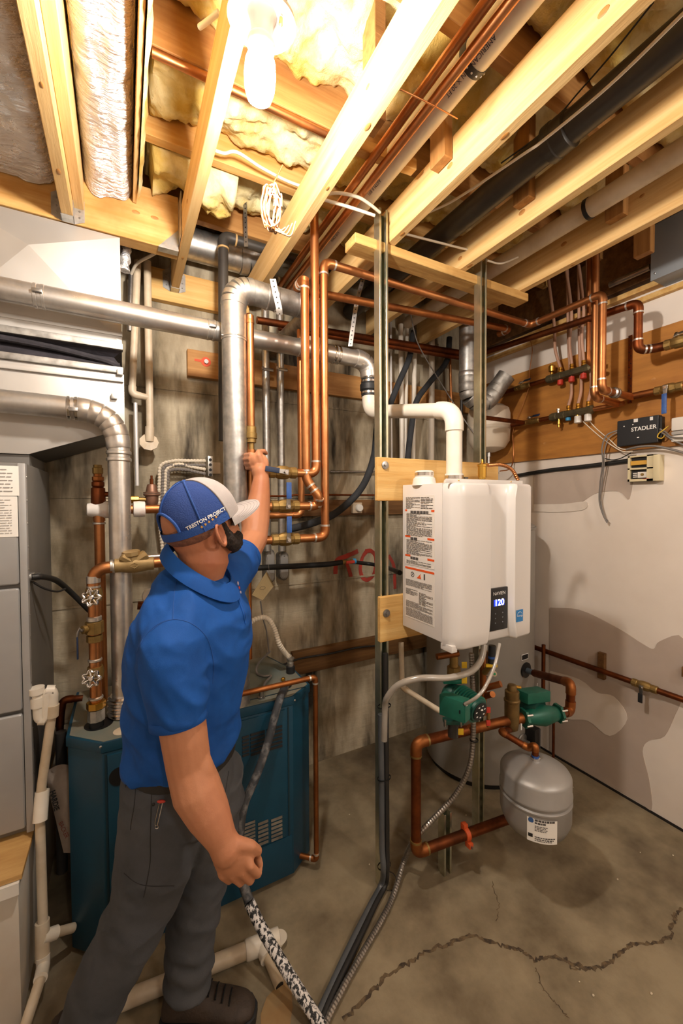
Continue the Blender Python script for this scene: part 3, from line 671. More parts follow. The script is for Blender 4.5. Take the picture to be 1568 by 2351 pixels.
for nm, v0, v1 in (('warning_label', 0, .555), ('warning_label', .575, .985)):
    a, b = side_pt(0, v0), side_pt(1, v1)
    lb = obj(nm, MB().box(HX0-.0012, b.y, b.z, HX0+.002, a.y, a.z), lab_m, T, smooth=0)
    dy = V((0, -1, 0)); w = a.y-b.y; h = a.z-b.z
    pr = MB(); o = lambda u, v: V((HX0-.0016, a.y-w*u, a.z-h*v)); up = V((0, 0, 1))
    if v0 == 0:
        for (u, v, uu, vv, n) in ((.03, .02, .5, .17, 13), (.56, .02, .4, .17, 8), (.05, .25, .88, .33, 24), (.05, .63, .88, .22, 17), (.05, .93, .85, .055, 4)):
            lines(pr, o(u, v), dy, up, w*uu, h*vv, n, rnd, .4, 1.)
        for v in (.205, .585, .865): lines(pr, o(.2, v), dy, up, w*.62, .012, 1, rnd, .9, 1.)
        for (u0, u1, v) in ((.0, .07, .2), (.9, 1., .2), (0, .19, .575), (.78, 1., .585), (0, .19, .855), (.78, 1., .865)):
            c1, c2 = o(u0, v), o(u1, v+.028)
            obj('orange_block', MB().box(HX0-.0018, c2.y, c2.z, HX0-.0012, c1.y, c1.z), org, lb, smooth=0)
    else:
        c1, c2 = o(0, 0), o(1, .04); obj('orange_bar', MB().box(HX0-.0018, c2.y, c2.z, HX0-.0012, c1.y, c1.z), org, lb, smooth=0)
        for (u, v, uu, vv, n) in ((.03, .24, .9, .13, 8), (.03, .42, .42, .12, 6), (.5, .44, .46, .22, 10), (.03, .66, .92, .13, 7), (.03, .8, .92, .17, 10)):
            lines(pr, o(u, v), dy, up, w*uu, h*vv, n, rnd, .4, 1.)
        c = o(.27, .13); obj('no_sign', MB().lathe([(.011, 0), (.011, .0006), (.0085, .0006), (.0085, 0)], c, (-1, 0, 0), 20, caps=False), dark_print, lb)
        obj('no_sign_bar', MB().obox(c, (0.0004, 0, 0), (0, -.007, .007), (0, .0012, .0012)), dark_print, lb)
        c = o(.5, .14); obj('flame_triangle', MB().prism([c+V((0, .014, -.009)), c+V((0, -.014, -.009)), c+V((0, -.008, .004)), c+V((0, -.012, .012)), c+V((0, 0, .003))], (-.0006, 0, 0)), org, lb, smooth=0)
        c = o(.68, .13); obj('pictogram', MB().obox(c, (.0004, 0, 0), (0, .004, 0), (0, 0, .012)), dark_print, lb, smooth=0)
    obj('small_print', pr, dark_print, lb, smooth=0, kind='stuff')
yg = HYF+.0195
a, b = P(1133, 1350, y=yg), P(1167, 1440, y=yg)
pan = obj('control_panel', MB().box(gx0+.008, yg-.007, b.z, gx1-.008, yg+.004, a.z), M('panel_black', '#0e1015', .25), T, bev=.003)
pw = gx1-gx0-.016; cx = (gx0+gx1)/2; ph = a.z-b.z
text('NAVIEN', pw*.19, white_print, pan, (cx, yg-.008, a.z-ph*.13), (1, 0, 0), (0, 0, 1))
obj('display', MB().box(cx-pw*.28, yg-.0078, a.z-ph*.42, cx+pw*.28, yg-.006, a.z-ph*.28), M('display_blue', '#0a1a6a', .3, emit='#1030ff', es=2.2), pan, smooth=0)
text('120', pw*.36, M('display_digits', '#ffffff', .3, emit='#e8f0ff', es=4), pan, (cx, yg-.0082, a.z-ph*.35), (1, 0, 0), (0, 0, 1), bold=.0004)
for i in range(3):
    for s in (-1, 1): obj('button', MB().ell((cx+s*pw*.2, yg-.0075, a.z-ph*(.6+i*.11)), (.003, 0, 0), (0, .0012, 0), (0, 0, .003), 10, 5), M('button_grey', '#6a6d72', .4), pan)
a, b = P(1183, 1401, y=HYF), P(1198, 1425, y=HYF)
el = obj('efficiency_label', MB().box(a.x, HYF-.0055, b.z, b.x, HYF+.002, a.z), M('label_blue', '#2178b8', .4), T, smooth=0)
lc = V(((a.x+b.x)/2, HYF-.0058, (a.z+b.z)/2)); lw = b.x-a.x
A = [lc+V((math.cos(t)*lw*.36, 0, math.sin(t)*lw*.36+.002)) for t in [math.radians(20+k*14) for k in range(13)]]
obj('label_arc', MB().tube(A, .0007, 6), white_print, el)
text('energy', lw*.3, white_print, el, lc+V((0, -.0006, .001)), (1, 0, 0), (0, 0, 1))
text('ENERGY STAR', lw*.125, white_print, el, lc+V((0, -.0006, -lw*.62)), (1, 0, 0), (0, 0, 1))
# capped intake on the heater
c = V((P(974, 1090, y=1.33).x, 1.33, HZ1-.005))
T = thing('intake_cap', 'white capped air intake with a steel band on the heater top', 'cap', c)
obj('socket', MB().lathe([(.05, 0), (.044, .03), (.038, .035)], c, n=28), white_plastic, T)
obj('cap', MB().lathe([(.036, .03), (.038, .034), (.038, .058), (.034, .061)], c, n=28), white_plastic, T)
obj('band', MB().lathe([(.0385, .04), (.0395, .041), (.0395, .053), (.0385, .054)], c, n=28), chrome, T)
# air vent and coiled copper line on top
c = P(1107, 1078, y=1.25); c.z = HZ1
T = thing('air_vent', 'brass float air vent on top of the heater by the strut', 'valve', c)
obj('nipple', MB().lathe([(.012, 0), (.012, .012), (.009, .013), (.009, .03)], c, n=16), M('tape_blue', '#3d8fc0', .5), T)
obj('body', MB().lathe([(.012, .022), (.018, .03), (.018, .075), (.021, .078), (.021, .085), (.01, .09)], c, n=20), brass_y, T)
obj('cap', MB().lathe([(.005, .088), (.005, .102), (.003, .108)], c, n=10), brass_y, T)
pts, rs = rib([P(1120, 1068, y=1.27), P(1150, 1067, y=1.28), P(1175, 1078, y=1.28), P(1190, 1103, y=1.27)], .0075, .005, .0012)
tag(obj('coiled_tube', MB().tube(pts, rs, 12), cop, smooth=0), 'ribbed copper flex tube arching onto the heater top', 'tube')

# ================================================================ copper and other pipe runs at the back
rc = .018; yc = 1.62
def ball_valve(label, c, d, r, up, hmat, hlen=.11, hdir=None, par=None, group=None, hw_=.011):
    """brass ball valve at c on a pipe along d, lever along hdir seen on the side 'up'"""
    c, d, up = V(c), V(d).normalized(), V(up).normalized(); hdir = V(hdir).normalized()
    T = par or thing('ball_valve', label, 'valve', c, group)
    obj('valve_body', MB().lathe([(r*1.12, -.062), (r*1.35, -.058), (r*1.35, -.035), (r*1.2, -.032), (r*1.55, -.018), (r*1.62, 0), (r*1.55, .018), (r*1.2, .032), (r*1.35, .035), (r*1.35, .058), (r*1.12, .062)], c, d, 12), brass, T, smooth=25)
    s = c+up*r*1.55
    obj('stem', MB().cyl(s-up*.006, s+up*.016, .007, n=12), brass, T)
    sd = hdir.cross(up).normalized()
    L = obj('lever', MB().prism([s+up*.012+sd*.011-hdir*.012, s+up*.012-sd*.011-hdir*.012, s+up*.012-sd*.008+hdir*.03, s+up*.018-sd*hw_*.8+hdir*.035, s+up*.018+sd*hw_*.8+hdir*.035, s+up*.012+sd*.008+hdir*.03], up*.003), steel, T, bev=.0008, seg=1)
    obj('nut', MB().cyl(s+up*.014, s+up*.022, .0075, n=6), chrome, L)
    obj('grip', MB().obox(s+up*.0195+hdir*(.03+hlen/2), sd*hw_, hdir*hlen/2, up*.0032), hmat, L, bev=.003)
    return T
# C1: right-hand riser, then across under the cross board to the right wall, down and along the plywood
a = P(743, 606, y=yc); z1 = a.z; bot = P(655, 1238, y=yc).z+.005
e = P(1218, 743, y=yc); x2 = e.x
f = P(1384, 668, x=x2); zt = (z1+e.z)/2; yv = f.y
low = P(1390, 893, x=x2).z
wx = XR-.075
run('copper_supply', 'copper pipe from the rightmost riser, crossing under the board and down over the plywood', [(P(600, 1240, y=yc).x, yc, bot-.005), (a.x, yc, bot-.005), (a.x, yc, zt), (x2, yc, zt), (x2, yv, zt), (x2, yv, low), (wx, yv, low-.004)], rc, cop, ring=solder)
ball_valve('brass valve with blue lever on the plywood at the right edge', (wx, yv-.17, low), (0, 1, 0), .017, (-1, 0, 0), blue_p, .1, (0, 0, -1))
run('copper_return', 'copper stub along the plywood leaving the frame at the right edge', [(wx, yv+.01, low), (wx, yv-.6, low)], rc, cop_dull)
T = thing('pipe_clamp', 'shiny split clamp around the copper above the lower manifold', 'clamp', (x2+.1, yv, low))
for k in range(2): obj('band', MB().lathe([(rc*1.05, 0), (rc*1.5, .004), (rc*1.5, .014), (rc*1.05, .018)], (x2+.1+k*.02, yv, low-.001), (1, 0, 0), 20), steel, T)
# lower valve on C1 bottom run
xv = P(655, 1240, y=yc).x
for py, l in ((1085, 'upper'), (1162, 'middle'), (1238, 'lower')):
    z = P(655, py, y=yc).z; up_ = (0, -1, .0)
    if l == 'upper': ball_valve('brass ball valve beside the hand, blue lever turned left', (xv-.01, yc, z), (1, 0, 0), rc, up_, navy, .06, (-1, 0, .12), group='stacked brass ball valves')
    else: ball_valve(f'{l} brass ball valve right of the forearm, blue lever upright', (xv, yc, z), (1, 0, 0), rc, up_, blue_p, .068, (0, 0, 1), group='stacked brass ball valves')
z_u, z_m = P(655, 1085, y=yc).z, P(655, 1162, y=yc).z
xl = P(592, 1100, y=yc).x
c3x = P(724, 900, y=yc).x; c2x = P(701, 900, y=yc).x; ct = P(703, 640, y=yc).z
run('copper_riser', 'copper riser through the ceiling that elbows left into the upper valve', [(c3x, yc, 3.3), (c3x, yc, z_u), (xl, yc, z_u)], rc, cop, ring=solder)
c2o = P(718, 1135, y=yc)
run('copper_branch', 'copper riser with a double bend down into the middle valve', [(c2x, yc+.0, ct), (c2x, yc, P(708, 1100, y=yc).z), (c3x+.003, yc-.028, P(718, 1142, y=yc).z), (c3x+.003, yc-.006, z_m), (xl, yc, z_m)], rc, cop, ring=solder, bend=1.5, cov=.5)
g = P(1160, 757, y=1.75)
run('copper_branch', 'darker copper pipe running level just below the crossing supply pipe', [(c2x, yc+.002, ct-.03), (c2x, yc, ct), (c2x, 1.72, ct+.0), (g.x, 1.72, P(1155, 752, y=1.72).z), (g.x, 1.80, P(1155, 752, y=1.72).z)], rc, cop_dull, ring=solder, bend=1.6, cov=.6)
x4 = P(690, 900, y=1.9).x
run('copper_drop', 'copper riser set back behind the others, elbowed left under the middle valve', [(x4, 1.9, 2.55), (x4, 1.9, P(690, 1182, y=1.9).z), (P(600, 1182, y=1.9).x, 1.9, P(690, 1182, y=1.9).z)], .0165, cop, ring=None)
hose('thin_copper_tube', 'thin copper tube running level behind the valve levers', 'tube', [P(590, 1139, y=2.1), P(660, 1139, y=2.1), P(700, 1136, y=2.1), P(870, 1137, y=2.12)], .006, cop_old)
# C5 riser the man holds
x5 = P(576, 900, y=yc+.1).x; y5 = yc+.1
T = thing('copper_riser', 'copper riser with a brass union that the man has his hand on', 'pipe', (x5, y5, 1.55))
zu = P(575, 1000, y=y5).z
obj('pipe_length', MB().cyl((x5, y5, zu+.03), (x5, y5, P(575, 725, y=y5).z), .0155, n=18), cop, T)
obj('pipe_length', MB().cyl((x5-.001, y5, 1.45), (x5-.001, y5, zu-.06), .0165, n=18), cop, T)
obj('union', MB().lathe([(.017, .04), (.021, .036), (.021, .012), (.024, .01), (.024, -.012), (.02, -.014), (.02, -.03), (.012, -.032), (.012, -.06)], (x5, y5, zu), n=16), brass, T, smooth=25)
obj('coupling', MB().cyl((x5-.001, y5, zu-.1), (x5-.001, y5, zu-.06), .019, n=18), cop, T)
obj('elbow', MB().tube(arc(V((x5, y5, zu+.3)), V((x5, y5, P(575, 722, y=y5).z)), V((x5, y5+.3, P(575, 722, y=y5).z)), .04), .0175, 18), cop, T)
xx = P(566, 900, y=y5+.06).x
run('copper_riser', 'second copper riser half hidden behind the one in his hand', [(xx, y5+.06, P(560, 760, y=y5+.06).z), (xx, y5+.06, 1.0)], .013, cop_dull)
# dark red pair along the back and on along the right wall
for k, (pa, pb, lab, rr) in enumerate((((590, 735), (1050, 806), 'upper dark copper pipe of the pair crossing the back wall', .019), ((640, 752), (1050, 818), 'lower dark copper pipe of the pair crossing the back wall', .017))):
    y = 2.16+.02*k; a, b = P(*pa, y=y), P(*pb, y=y); xb = 2.27+.02*k; z = (a.z+b.z)/2
    pts = [a, V((xb, y, b.z))]
    if k == 0:
        q1 = P(1466, 695, x=xb); q2 = P(1487, 797, x=xb)
        pts += [V((xb, q1.y, q1.z)), V((xb, q1.y, q2.z)), V((xb+.06, q1.y-.05, q2.z+.002))]; vv = pts[-1]
        pts += [V((xb+.06, q1.y-.5, q2.z+.002))]
    run('dark_copper_pipe', lab, pts, rr, cop_old if k == 0 else cop_old, ring=None if k else solder, bend=1.7)
    if k == 0: ball_valve('brass valve with dark blue lever at the right edge above the other valve', vv+V((0, -.1, 0)), (0, 1, 0), .019, (-.75, 0, .6), navy, .12, (0, -1, .12))
# riser to the ceiling beside the copper elbow and down to the lower manifold
xr2 = x2+.06; ya = P(1366, 800, x=xr2).y; lz = P(1366, 912, x=xr2).z
q = P(1428, 925, x=wx)
run('copper_riser', 'copper riser from the dark ceiling corner down to the lower manifold', [(xr2, ya, 3.2), (xr2, ya, lz), (wx, ya+.0, lz-.01)], rc, cop, ring=solder)
xr3 = P(1352, 700, x=xr2+.07).x; yr3 = P(1352, 700, x=xr2+.07).y
run('copper_riser', 'thin dark riser behind the other one, joining the upper manifold', [(xr3, yr3, 3.2), (xr3, yr3, P(1352, 830, x=xr3).z), (wx, yr3+.0, P(1352, 838, x=xr3).z-.01)], .012, cop_dull)

# ---- pex manifolds on the plywood
man_m = M('manifold_bronze', '#6d6248', .5, .7, '#4c4433', 18, rough2=.65); pex = M('pex_tan', '#b98f76', .5, 0, '#a57c64', 5)
def manifold(label, pl, pr, tail, valve_px, seed):
    a, b = P(*pl, x=wx), P(*pr, x=wx); z = (a.z+b.z)/2; a.z = b.z = z; d = (b-a).normalized()
    T = thing('pipe_manifold', label, 'manifold', a.lerp(b, .5), 'pipe manifolds')
    obj('manifold_body', MB().lathe([(.016, -.012), (.024, -.01), (.024, 0), (.027, .002), (.027, .03), (.023, .034)]+[(.023, .06), (.026, .062), (.026, .085), (.023, .088)]+[(.023, (b-a).length-.03), (.027, (b-a).length-.028), (.027, (b-a).length), (.014, (b-a).length+.01)], a, d, 8), man_m, T, smooth=20)
    return T, a, b, d
Tu, ua, ub, ud = manifold('upper bronze manifold with red caps, tan tubes rising to the ceiling', (1260, 872), (1354, 842), None, None, 1)
Tl, la, lb, ld = manifold('lower bronze manifold with white actuators on the plywood', (1268, 962), (1360, 936), None, None, 2)
def noz(T, p, dz):
    obj('nozzle', MB().lathe([(.008, 0), (.013, .004), (.013, .014), (.009, .018), (.012, .02), (.012, .032), (.008, .036)], p, (0, 0, dz), 10), brass_y, T, smooth=25)
for i, (px, tx, ty) in enumerate(((1296, 1272, 742), (1315, 1312, 715), (1334, 1340, 700))):
    t = .3+.28*i; p = ua.lerp(ub, t); noz(Tu, p+V((0, 0, .018)), 1)
    top = P(tx, ty, x=wx-.0)
    hose('heating_tube', f'tan heating tube, {("first", "second", "third")[i]} from the bell of the upper manifold, rising to the rim', 'tube', [p+V((0, 0, .05)), p.lerp(top, .5)+V((-.02, 0, 0)), top, top+V((-.02, .03, .3))], .009, pex, group='tan heating tubes')
    c = p-V((0, 0, .018)); obj('red_cap', MB().lathe([(.006, .004), (.006, -.006), (.016, -.008), (.018, -.036), (.012, -.04)], c, (0, 0, 1), 14), red_p, Tu)
    pl_ = la.lerp(lb, .42+.24*i); noz(Tl, pl_+V((0, 0, .018)), 1)
    tp = P((1296, 1322, 1342)[i], 720, x=wx-.03)
    hose('heating_tube', f'tan heating tube, {("first", "second", "third")[i]} along the lower manifold, passing behind the red caps', 'tube', [pl_+V((0, 0, .05)), pl_+V((.03, .0, .16)), pl_.lerp(tp, .7)+V((.03, 0, 0)), tp+V((.02, 0, .35))], .009, pex, group='tan heating tubes')
    c = la.lerp(lb, .42+.24*i)-V((0, 0, .016))
    if i == 0: obj('blue_cap', MB().lathe([(.008, .004), (.008, -.004), (.015, -.006), (.015, -.022), (.01, -.024)], c, (0, 0, 1), 14), M('cap_blue', '#2f8fc4', .5), Tl)
    else:
        ac = obj('actuator', MB().lathe([(.012, .004), (.012, -.004), (.019, -.008), (.02, -.046), (.014, -.05)], c, (0, 0, 1), 16), white_plastic, Tl); obj('gold_collar', MB().cyl(c, c-V((0, 0, .008)), .015, n=12), brass_y, ac)
c = ua.lerp(ub, .08)+V((0, 0, .02)); obj('air_bell', MB().lathe([(.008, 0), (.008, .018), (.019, .024), (.021, .055), (.016, .062), (.005, .065), (.005, .074)], c, n=16), brass_y, Tu)
c = la.lerp(lb, .18)-V((0, 0, .02)); obj('drain_cock', MB().lathe([(.009, 0), (.009, -.012), (.013, -.014), (.013, -.03), (.008, -.034), (.008, -.05)], c, n=12), brass_y, Tl)
c = la.lerp(lb, .16)+V((0, 0, .02)); obj('drain_knob', MB().lathe([(.006, 0), (.006, .012), (.011, .014), (.011, .026)], c, n=12), chrome, Tl)
for T_, s_, e_, pv, lab, lp_ in ((Tu, ua, None, (1200, 890), 'small valve with dark lever left of the upper manifold', (1130, 910)), (Tl, la, None, (1220, 972), 'small valve with dark lever left of the lower manifold', (1160, 990))):
    q = P(*pv, x=wx); q.z = s_.z; q2 = P(*lp_, x=wx); q2.z = s_.z
    run('copper_tail', lab.replace('small valve with dark lever', 'dull copper tail'), [s_+V((0, -.0, 0)), q2], .014, cop_old)
    ball_valve(lab, q, (0, 1, 0), .013, (-.7, 0, .7), navy, .05, (0, -1, 0), hw_=.009)
q = P(1355, 842, x=wx); run('copper_tail', 'short copper link at the riser end of the upper manifold', [ub, (wx, yr3, ub.z)], .012, cop)
run('copper_tail', 'short copper link between lower manifold and riser', [lb, (wx, ya-.03, lb.z)], .014, cop)
tk = P(1185, 975, x=wx); 
run('copper_tail', 'copper pipe passing in front of the cream tank to the lower manifold', [(P(1115, 968, y=1.87).x, 1.87, la.z), (wx, 1.87, la.z), (wx, 1.87-.02, la.z)], .014, cop_old, elbows=False, bend=.4)
# ---- control boxes and wires on the right wall
tzb = thing('zone_control_box', 'black zone control box with white lettering on the plywood', 'control box', P(1465, 1030, x=2.45))
a, b = P(1417, 962, x=2.44), P(1511, 1014, x=2.44); c, d = P(1417, 1026, x=2.44), P(1511, 958, x=2.44)
bx_ = [V((2.44, a.y, (a.z+d.z)/2)), V((2.44, b.y, (a.z+d.z)/2)), V((2.44, b.y, (c.z+b.z)/2)), V((2.44, a.y, (c.z+b.z)/2))]
obj('case', MB().prism(bx_, (.039, 0, 0)), M('case_black', '#15171b', .5), tzb, bev=.003, smooth=0)
hgt = bx_[0].z-bx_[2].z; wid = bx_[0].y-bx_[1].y
text('STADLER', hgt*.21, white_print, tzb, (2.4395, bx_[0].y-wid*.66, bx_[0].z-hgt*.42), (0, -1, 0), (0, 0, 1), bold=.0006)
for u, v, s in ((.47, .1, .02), (.84, .12, .014), (.4, .2, .006), (.53, .72, .01), (.18, .22, .006)):
    obj('mark', MB().box(2.4392, bx_[0].y-wid*u-s/2, bx_[0].z-hgt*v-.006, 2.44, bx_[0].y-wid*u+s/2, bx_[0].z-hgt*v+(.012 if v < .15 else 0)), white_print, tzb, smooth=0)
obj('open_end', MB().box(2.45, b.y-.012, bx_[2].z+.01, 2.475, b.y-.001, bx_[0].z-.01), black, tzb)
T = thing('relay_panel', 'cream relay case with its cover off, showing yellow and white modules', 'control box', P(1475, 1110, x=2.46))
a, b = P(1441, 1050, x=2.458), P(1500, 1104, x=2.458); c = P(1500, 1040, x=2.458)
y0, y1, zt_, zb_ = a.y, b.y, (a.z+c.z)/2, b.z; cream = M('cream_plastic', '#d5c8a2', .5, 0); H_ = zt_-zb_; W_ = y0-y1
obj('back_case', MB().box(2.475, y1, zb_, 2.4995, y0, zt_), black, T)
for (u0, u1, v0, v1) in ((0, 1, 0, .06), (0, 1, .47, .54), (0, 1, .9, 1.), (0, .09, 0, 1), (.74, 1, 0, 1)):
    obj('case_rail', MB().box(2.458, y0-W_*u1, zt_-H_*v1, 2.499, y0-W_*u0, zt_-H_*v0), cream, T, bev=.001, seg=1)
obj('yellow_module', MB().box(2.462, y0-W_*.74, zt_-H_*.36, 2.48, y0-W_*.1, zt_-H_*.2), M('module_yellow', '#cf9f3e', .5), T)
wm = obj('white_module', MB().box(2.464, y0-W_*.74, zt_-H_*.86, 2.48, y0-W_*.38, zt_-H_*.64), white_plastic, T); p = V((2.464, y0-W_*.56, zt_-H_*.74))
obj('screw', MB().cyl(p, p-V((.002, 0, 0)), .008, n=14), brass, wm)
for i in range(3): obj('terminal', MB().box(2.463, y0-W_*.36, zt_-H_*(.66+i*.07)-.006, 2.475, y0-W_*.2, zt_-H_*(.66+i*.07)), white_plastic, T)
obj('red_label', MB().box(2.4572, y0-W_*.84, zt_-H_*.915, 2.458, y0-W_*.6, zt_-H_*.9), red_p, T, smooth=0)
obj('side_cover', MB().box(2.45, y1-.03, zb_-.0, 2.499, y1-.001, zt_-.005), cream, T, bev=.002)
T = thing('terminal_box', 'grey plastic box cut off by the right edge beside the black box', 'control box', P(1560, 1000, x=2.45))
a, b = P(1541, 960, x=2.43), P(1541, 1006, x=2.43)
for z0_, z1_, mm in ((b.z+.035, a.z, white_plastic), (b.z+.014, b.z+.033, M('case_grey', '#a9a59f', .5)), (b.z-.02, b.z+.012, white_plastic)):
    obj('case_shell', MB().box(2.43, a.y-.2, z0_, 2.479, a.y, z1_), mm, T, bev=.006)
w_ = lambda px, py, o=.0: P(px, py, x=2.465-o)
for i, (lab, pts, r, mt) in enumerate((
    ('bundle of grey wires hanging down the wall, topmost of the loops', [w_(1418, 988, .02), w_(1392, 1000, .04), w_(1382, 1030, .04), w_(1384, 1060, .03), w_(1378, 1110, .01), w_(1376, 1150), w_(1384, 1180), w_(1394, 1200)], .0042, cable_g),
    ('pale wire looping off the black box and down beside the bundle', [w_(1418, 992, .02), w_(1398, 1006, .04), w_(1388, 1035, .04), w_(1387, 1065, .03), w_(1382, 1115, .01), w_(1379, 1150), w_(1388, 1185), w_(1396, 1196)], .003, cable_g),
    ('thin white actuator wire sloping from the lower manifold', [w_(1345, 958, .0), w_(1370, 985, .01), w_(1400, 1010, .02), w_(1425, 1030, .02), w_(1460, 1030, .02)], .003, cable_w),
    ('second thin actuator wire sloping under the black box', [w_(1330, 960), w_(1365, 992, .01), w_(1395, 1016, .02), w_(1428, 1036, .02), w_(1452, 1036, .02)], .003, cable_w),
    ('grey cable running right from under the black box', [w_(1438, 1032, .02), w_(1465, 1026, .03), w_(1500, 1024, .03), w_(1535, 1030, .02), w_(1590, 1045, .01)], .006, cable_g),
    ('grey cable drooping from the open end of the black box', [w_(1515, 990, .02), w_(1530, 1000, .03), w_(1548, 1012, .03), w_(1590, 1030, .02)], .005, cable_g),
    ('grey cable curling from the black box to the terminal box', [w_(1515, 985, .02), w_(1528, 992, .03), w_(1545, 1004, .05), w_(1590, 1004, .05)], .004, cable_g),
    ('yellow wire loop at the open end of the black box', [w_(1535, 978, .02), w_(1522, 988, .03), w_(1512, 996, .03), w_(1510, 1004, .03), w_(1520, 1006, .03), w_(1528, 996, .03)], .003, M('wire_yellow', '#c9a535', .5)),
    ('dark cable stapled level along the drywall to the relay case', [P(1182, 1093, x=2.488), P(1260, 1080, x=2.488), P(1350, 1070, x=2.488), P(1442, 1058, x=2.488)], .013, cable_b),
    ('thin black wire curving above the stapled cable', [w_(1385, 1052), w_(1405, 1056), w_(1425, 1052), w_(1448, 1040)], .003, cable_b))):
    hose('wire', lab, 'cable', pts, r, mt, 8)
# enclosure and conduit upper right
a, b = P(1495, 520, x=2.36), P(1495, 645, x=2.36)
T = thing('steel_enclosure', 'grey steel electrical enclosure hung high at the right edge', 'box', (2.43, a.y-.2, b.z))
obj('cover', MB().box(2.36, a.y-.5, b.z, 2.372, a.y, a.z), M('enclosure_grey', '#8b9094', .45, .3), T, bev=.002)
obj('case', MB().box(2.373, a.y-.5, b.z+.004, 2.499, a.y-.004, a.z-.004), MATS['enclosure_grey'], T, bev=.002)
obj('screw', MB().ell((2.358, a.y-.02, b.z+.03), (.003, 0, 0), (0, .005, 0), (0, 0, .005), 8, 5), steel, T)
p, q = P(1400, 652, x=2.42), P(1494, 616, x=2.42); run('conduit', 'short grey conduit running into the steel enclosure', [(2.42, p.y, (p.z+q.z)/2), (2.42, q.y+.002, (p.z+q.z)/2)], .017, steel)
# wall pipe low on the right
a, b = P(1250, 1495, x=2.455), P(1568, 1605, x=2.455); zz = (a.z+b.z)/2
run('gas_pipe', 'dull copper pipe running level low along the drywall', [(2.455, YB-.02, zz), (2.455, b.y-.5, zz)], .0155, cop_old)
p = P(1378, 1530, x=2.47); tag(obj('pipe_block', MB().box(2.474, p.y-.02, P(1378, 1558, x=2.48).z, 2.499, p.y+.02, P(1378, 1498, x=2.48).z), dark_x, bev=.002, seg=1), 'small wooden block behind the low wall pipe', 'block')
ball_valve('brass valve on the low wall pipe with a black lever hanging down', (2.455, P(1480, 1574, x=2.455).y, zz), (0, 1, 0), .0155, (-1, 0, 0), rubber, .05, (0, 0, -1))
p = P(1568, 1540, x=2.48); tag(obj('pipe_block', MB().box(2.474, p.y-.04, p.z-.03, 2.499, p.y+.004, p.z+.02), dark_x), 'bit of brown wood at the right edge above the low pipe', 'block')
# vertical thin pipes beside the storage heater
for (x0, y0, y1, r, l) in ((1248, 1480, 1640, .012, 'thin copper drop right behind the storage heater'), (1271, 1650, 1760, .008, 'thin copper leg reaching the floor by the drywall')):
    p = P(x0, y0, x=2.42); q = P(x0+1, y1, x=2.42); run('copper_drop', l, [p, V((p.x, p.y, 0.01 if r < .01 else q.z))], r, cop_old)

# ================================================================ ceiling services
a, b = P(1237, 0, z=2.94), P(742, 592, z=2.94); xp = .893; prt = M('pipe_print', '#23304f', .6)
T = thing('white_drain_pipe', 'white plastic drain pipe with printed text between two pale joists', 'pipe', (xp, 1, 2.9))
obj('pipe_length', MB().cyl((xp, -.6, 2.945), (xp, 2.36, 2.945), .043, n=32), pvc, T)
def pipe_text(s, y, size):
    o = text(s, size, prt, T, (0, 0, 0), (1, 0, 0), (0, 1, 0), name='printed_text'); me = o.data; off = WL[o.name]
    for v in me.vertices:
        w = v.co+off; ang = math.radians(-118)+w.y/.0436; v.co = V((xp+.0436*math.cos(ang), y+w.x, 2.945+.0436*math.sin(ang)))-off
for s, y, z in (('AMERICAN 2 IN X 20 FT', .86, .017), ('PVC-DWV CELLULAR CORE PIPE', .45, .017), ('ASTM F 891', 1.35, .017), ('NSF-DWV', 1.68, .017)): pipe_text(s, y, z)
y = P(1095, 160, z=2.92).y; obj('strap', MB().lathe([(.0435, -.012), (.0452, -.012), (.0452, .012), (.0435, .012)], (xp, y, 2.945), (0, 1, 0), 32), M('strap_dark', '#4a4846', .5, .6), T)
for k in range(6): t = math.radians(-150+k*24); obj('strap_hole', MB().ell((xp+.0455*math.cos(t), y, 2.945+.0455*math.sin(t)), (.003, 0, 0), (0, .003, 0), (0, 0, .003), 8, 5), white_plastic, T)
for k, (dx, l) in enumerate(((.795, 'left'), (.833, 'right'))):
    run('copper_line', f'bright copper line, {l} of the pair beside the printed white pipe', [(dx, -.5, 2.905-.018*k), (dx, 2.3, 2.905-.018*k)], .0145, cop)
run('black_drain', 'black drain pipe running between two pale joists, hub half way', [(1.335, -.5, 2.94), (1.335, 2.36, 2.94)], .05, abs_b)
p = P(1262, 320, z=2.92); tag(obj('pipe_hub', MB().lathe([(.05, -.05), (.058, -.045), (.058, 0), (.061, .004), (.061, .03), (.05, .035)], (1.335, p.y, 2.94), (0, 1, 0), 32), abs_b), 'black hub joint on the drain pipe by the hanger post', 'coupling')
run('white_pipe', 'white pipe between the last two pale joists before the wall', [(1.755, -.5, 2.93), (1.755, 2.3, 2.93)], .04, pvc_old)
y = P(1332, 485, z=2.9).y; tag(obj('pipe_strap', MB().lathe([(.0405, -.008), (.0425, -.008), (.0425, .008), (.0405, .008)], (1.755, y, 2.93), (0, 1, 0), 28), black), 'black strap round the last white ceiling pipe', 'strap')
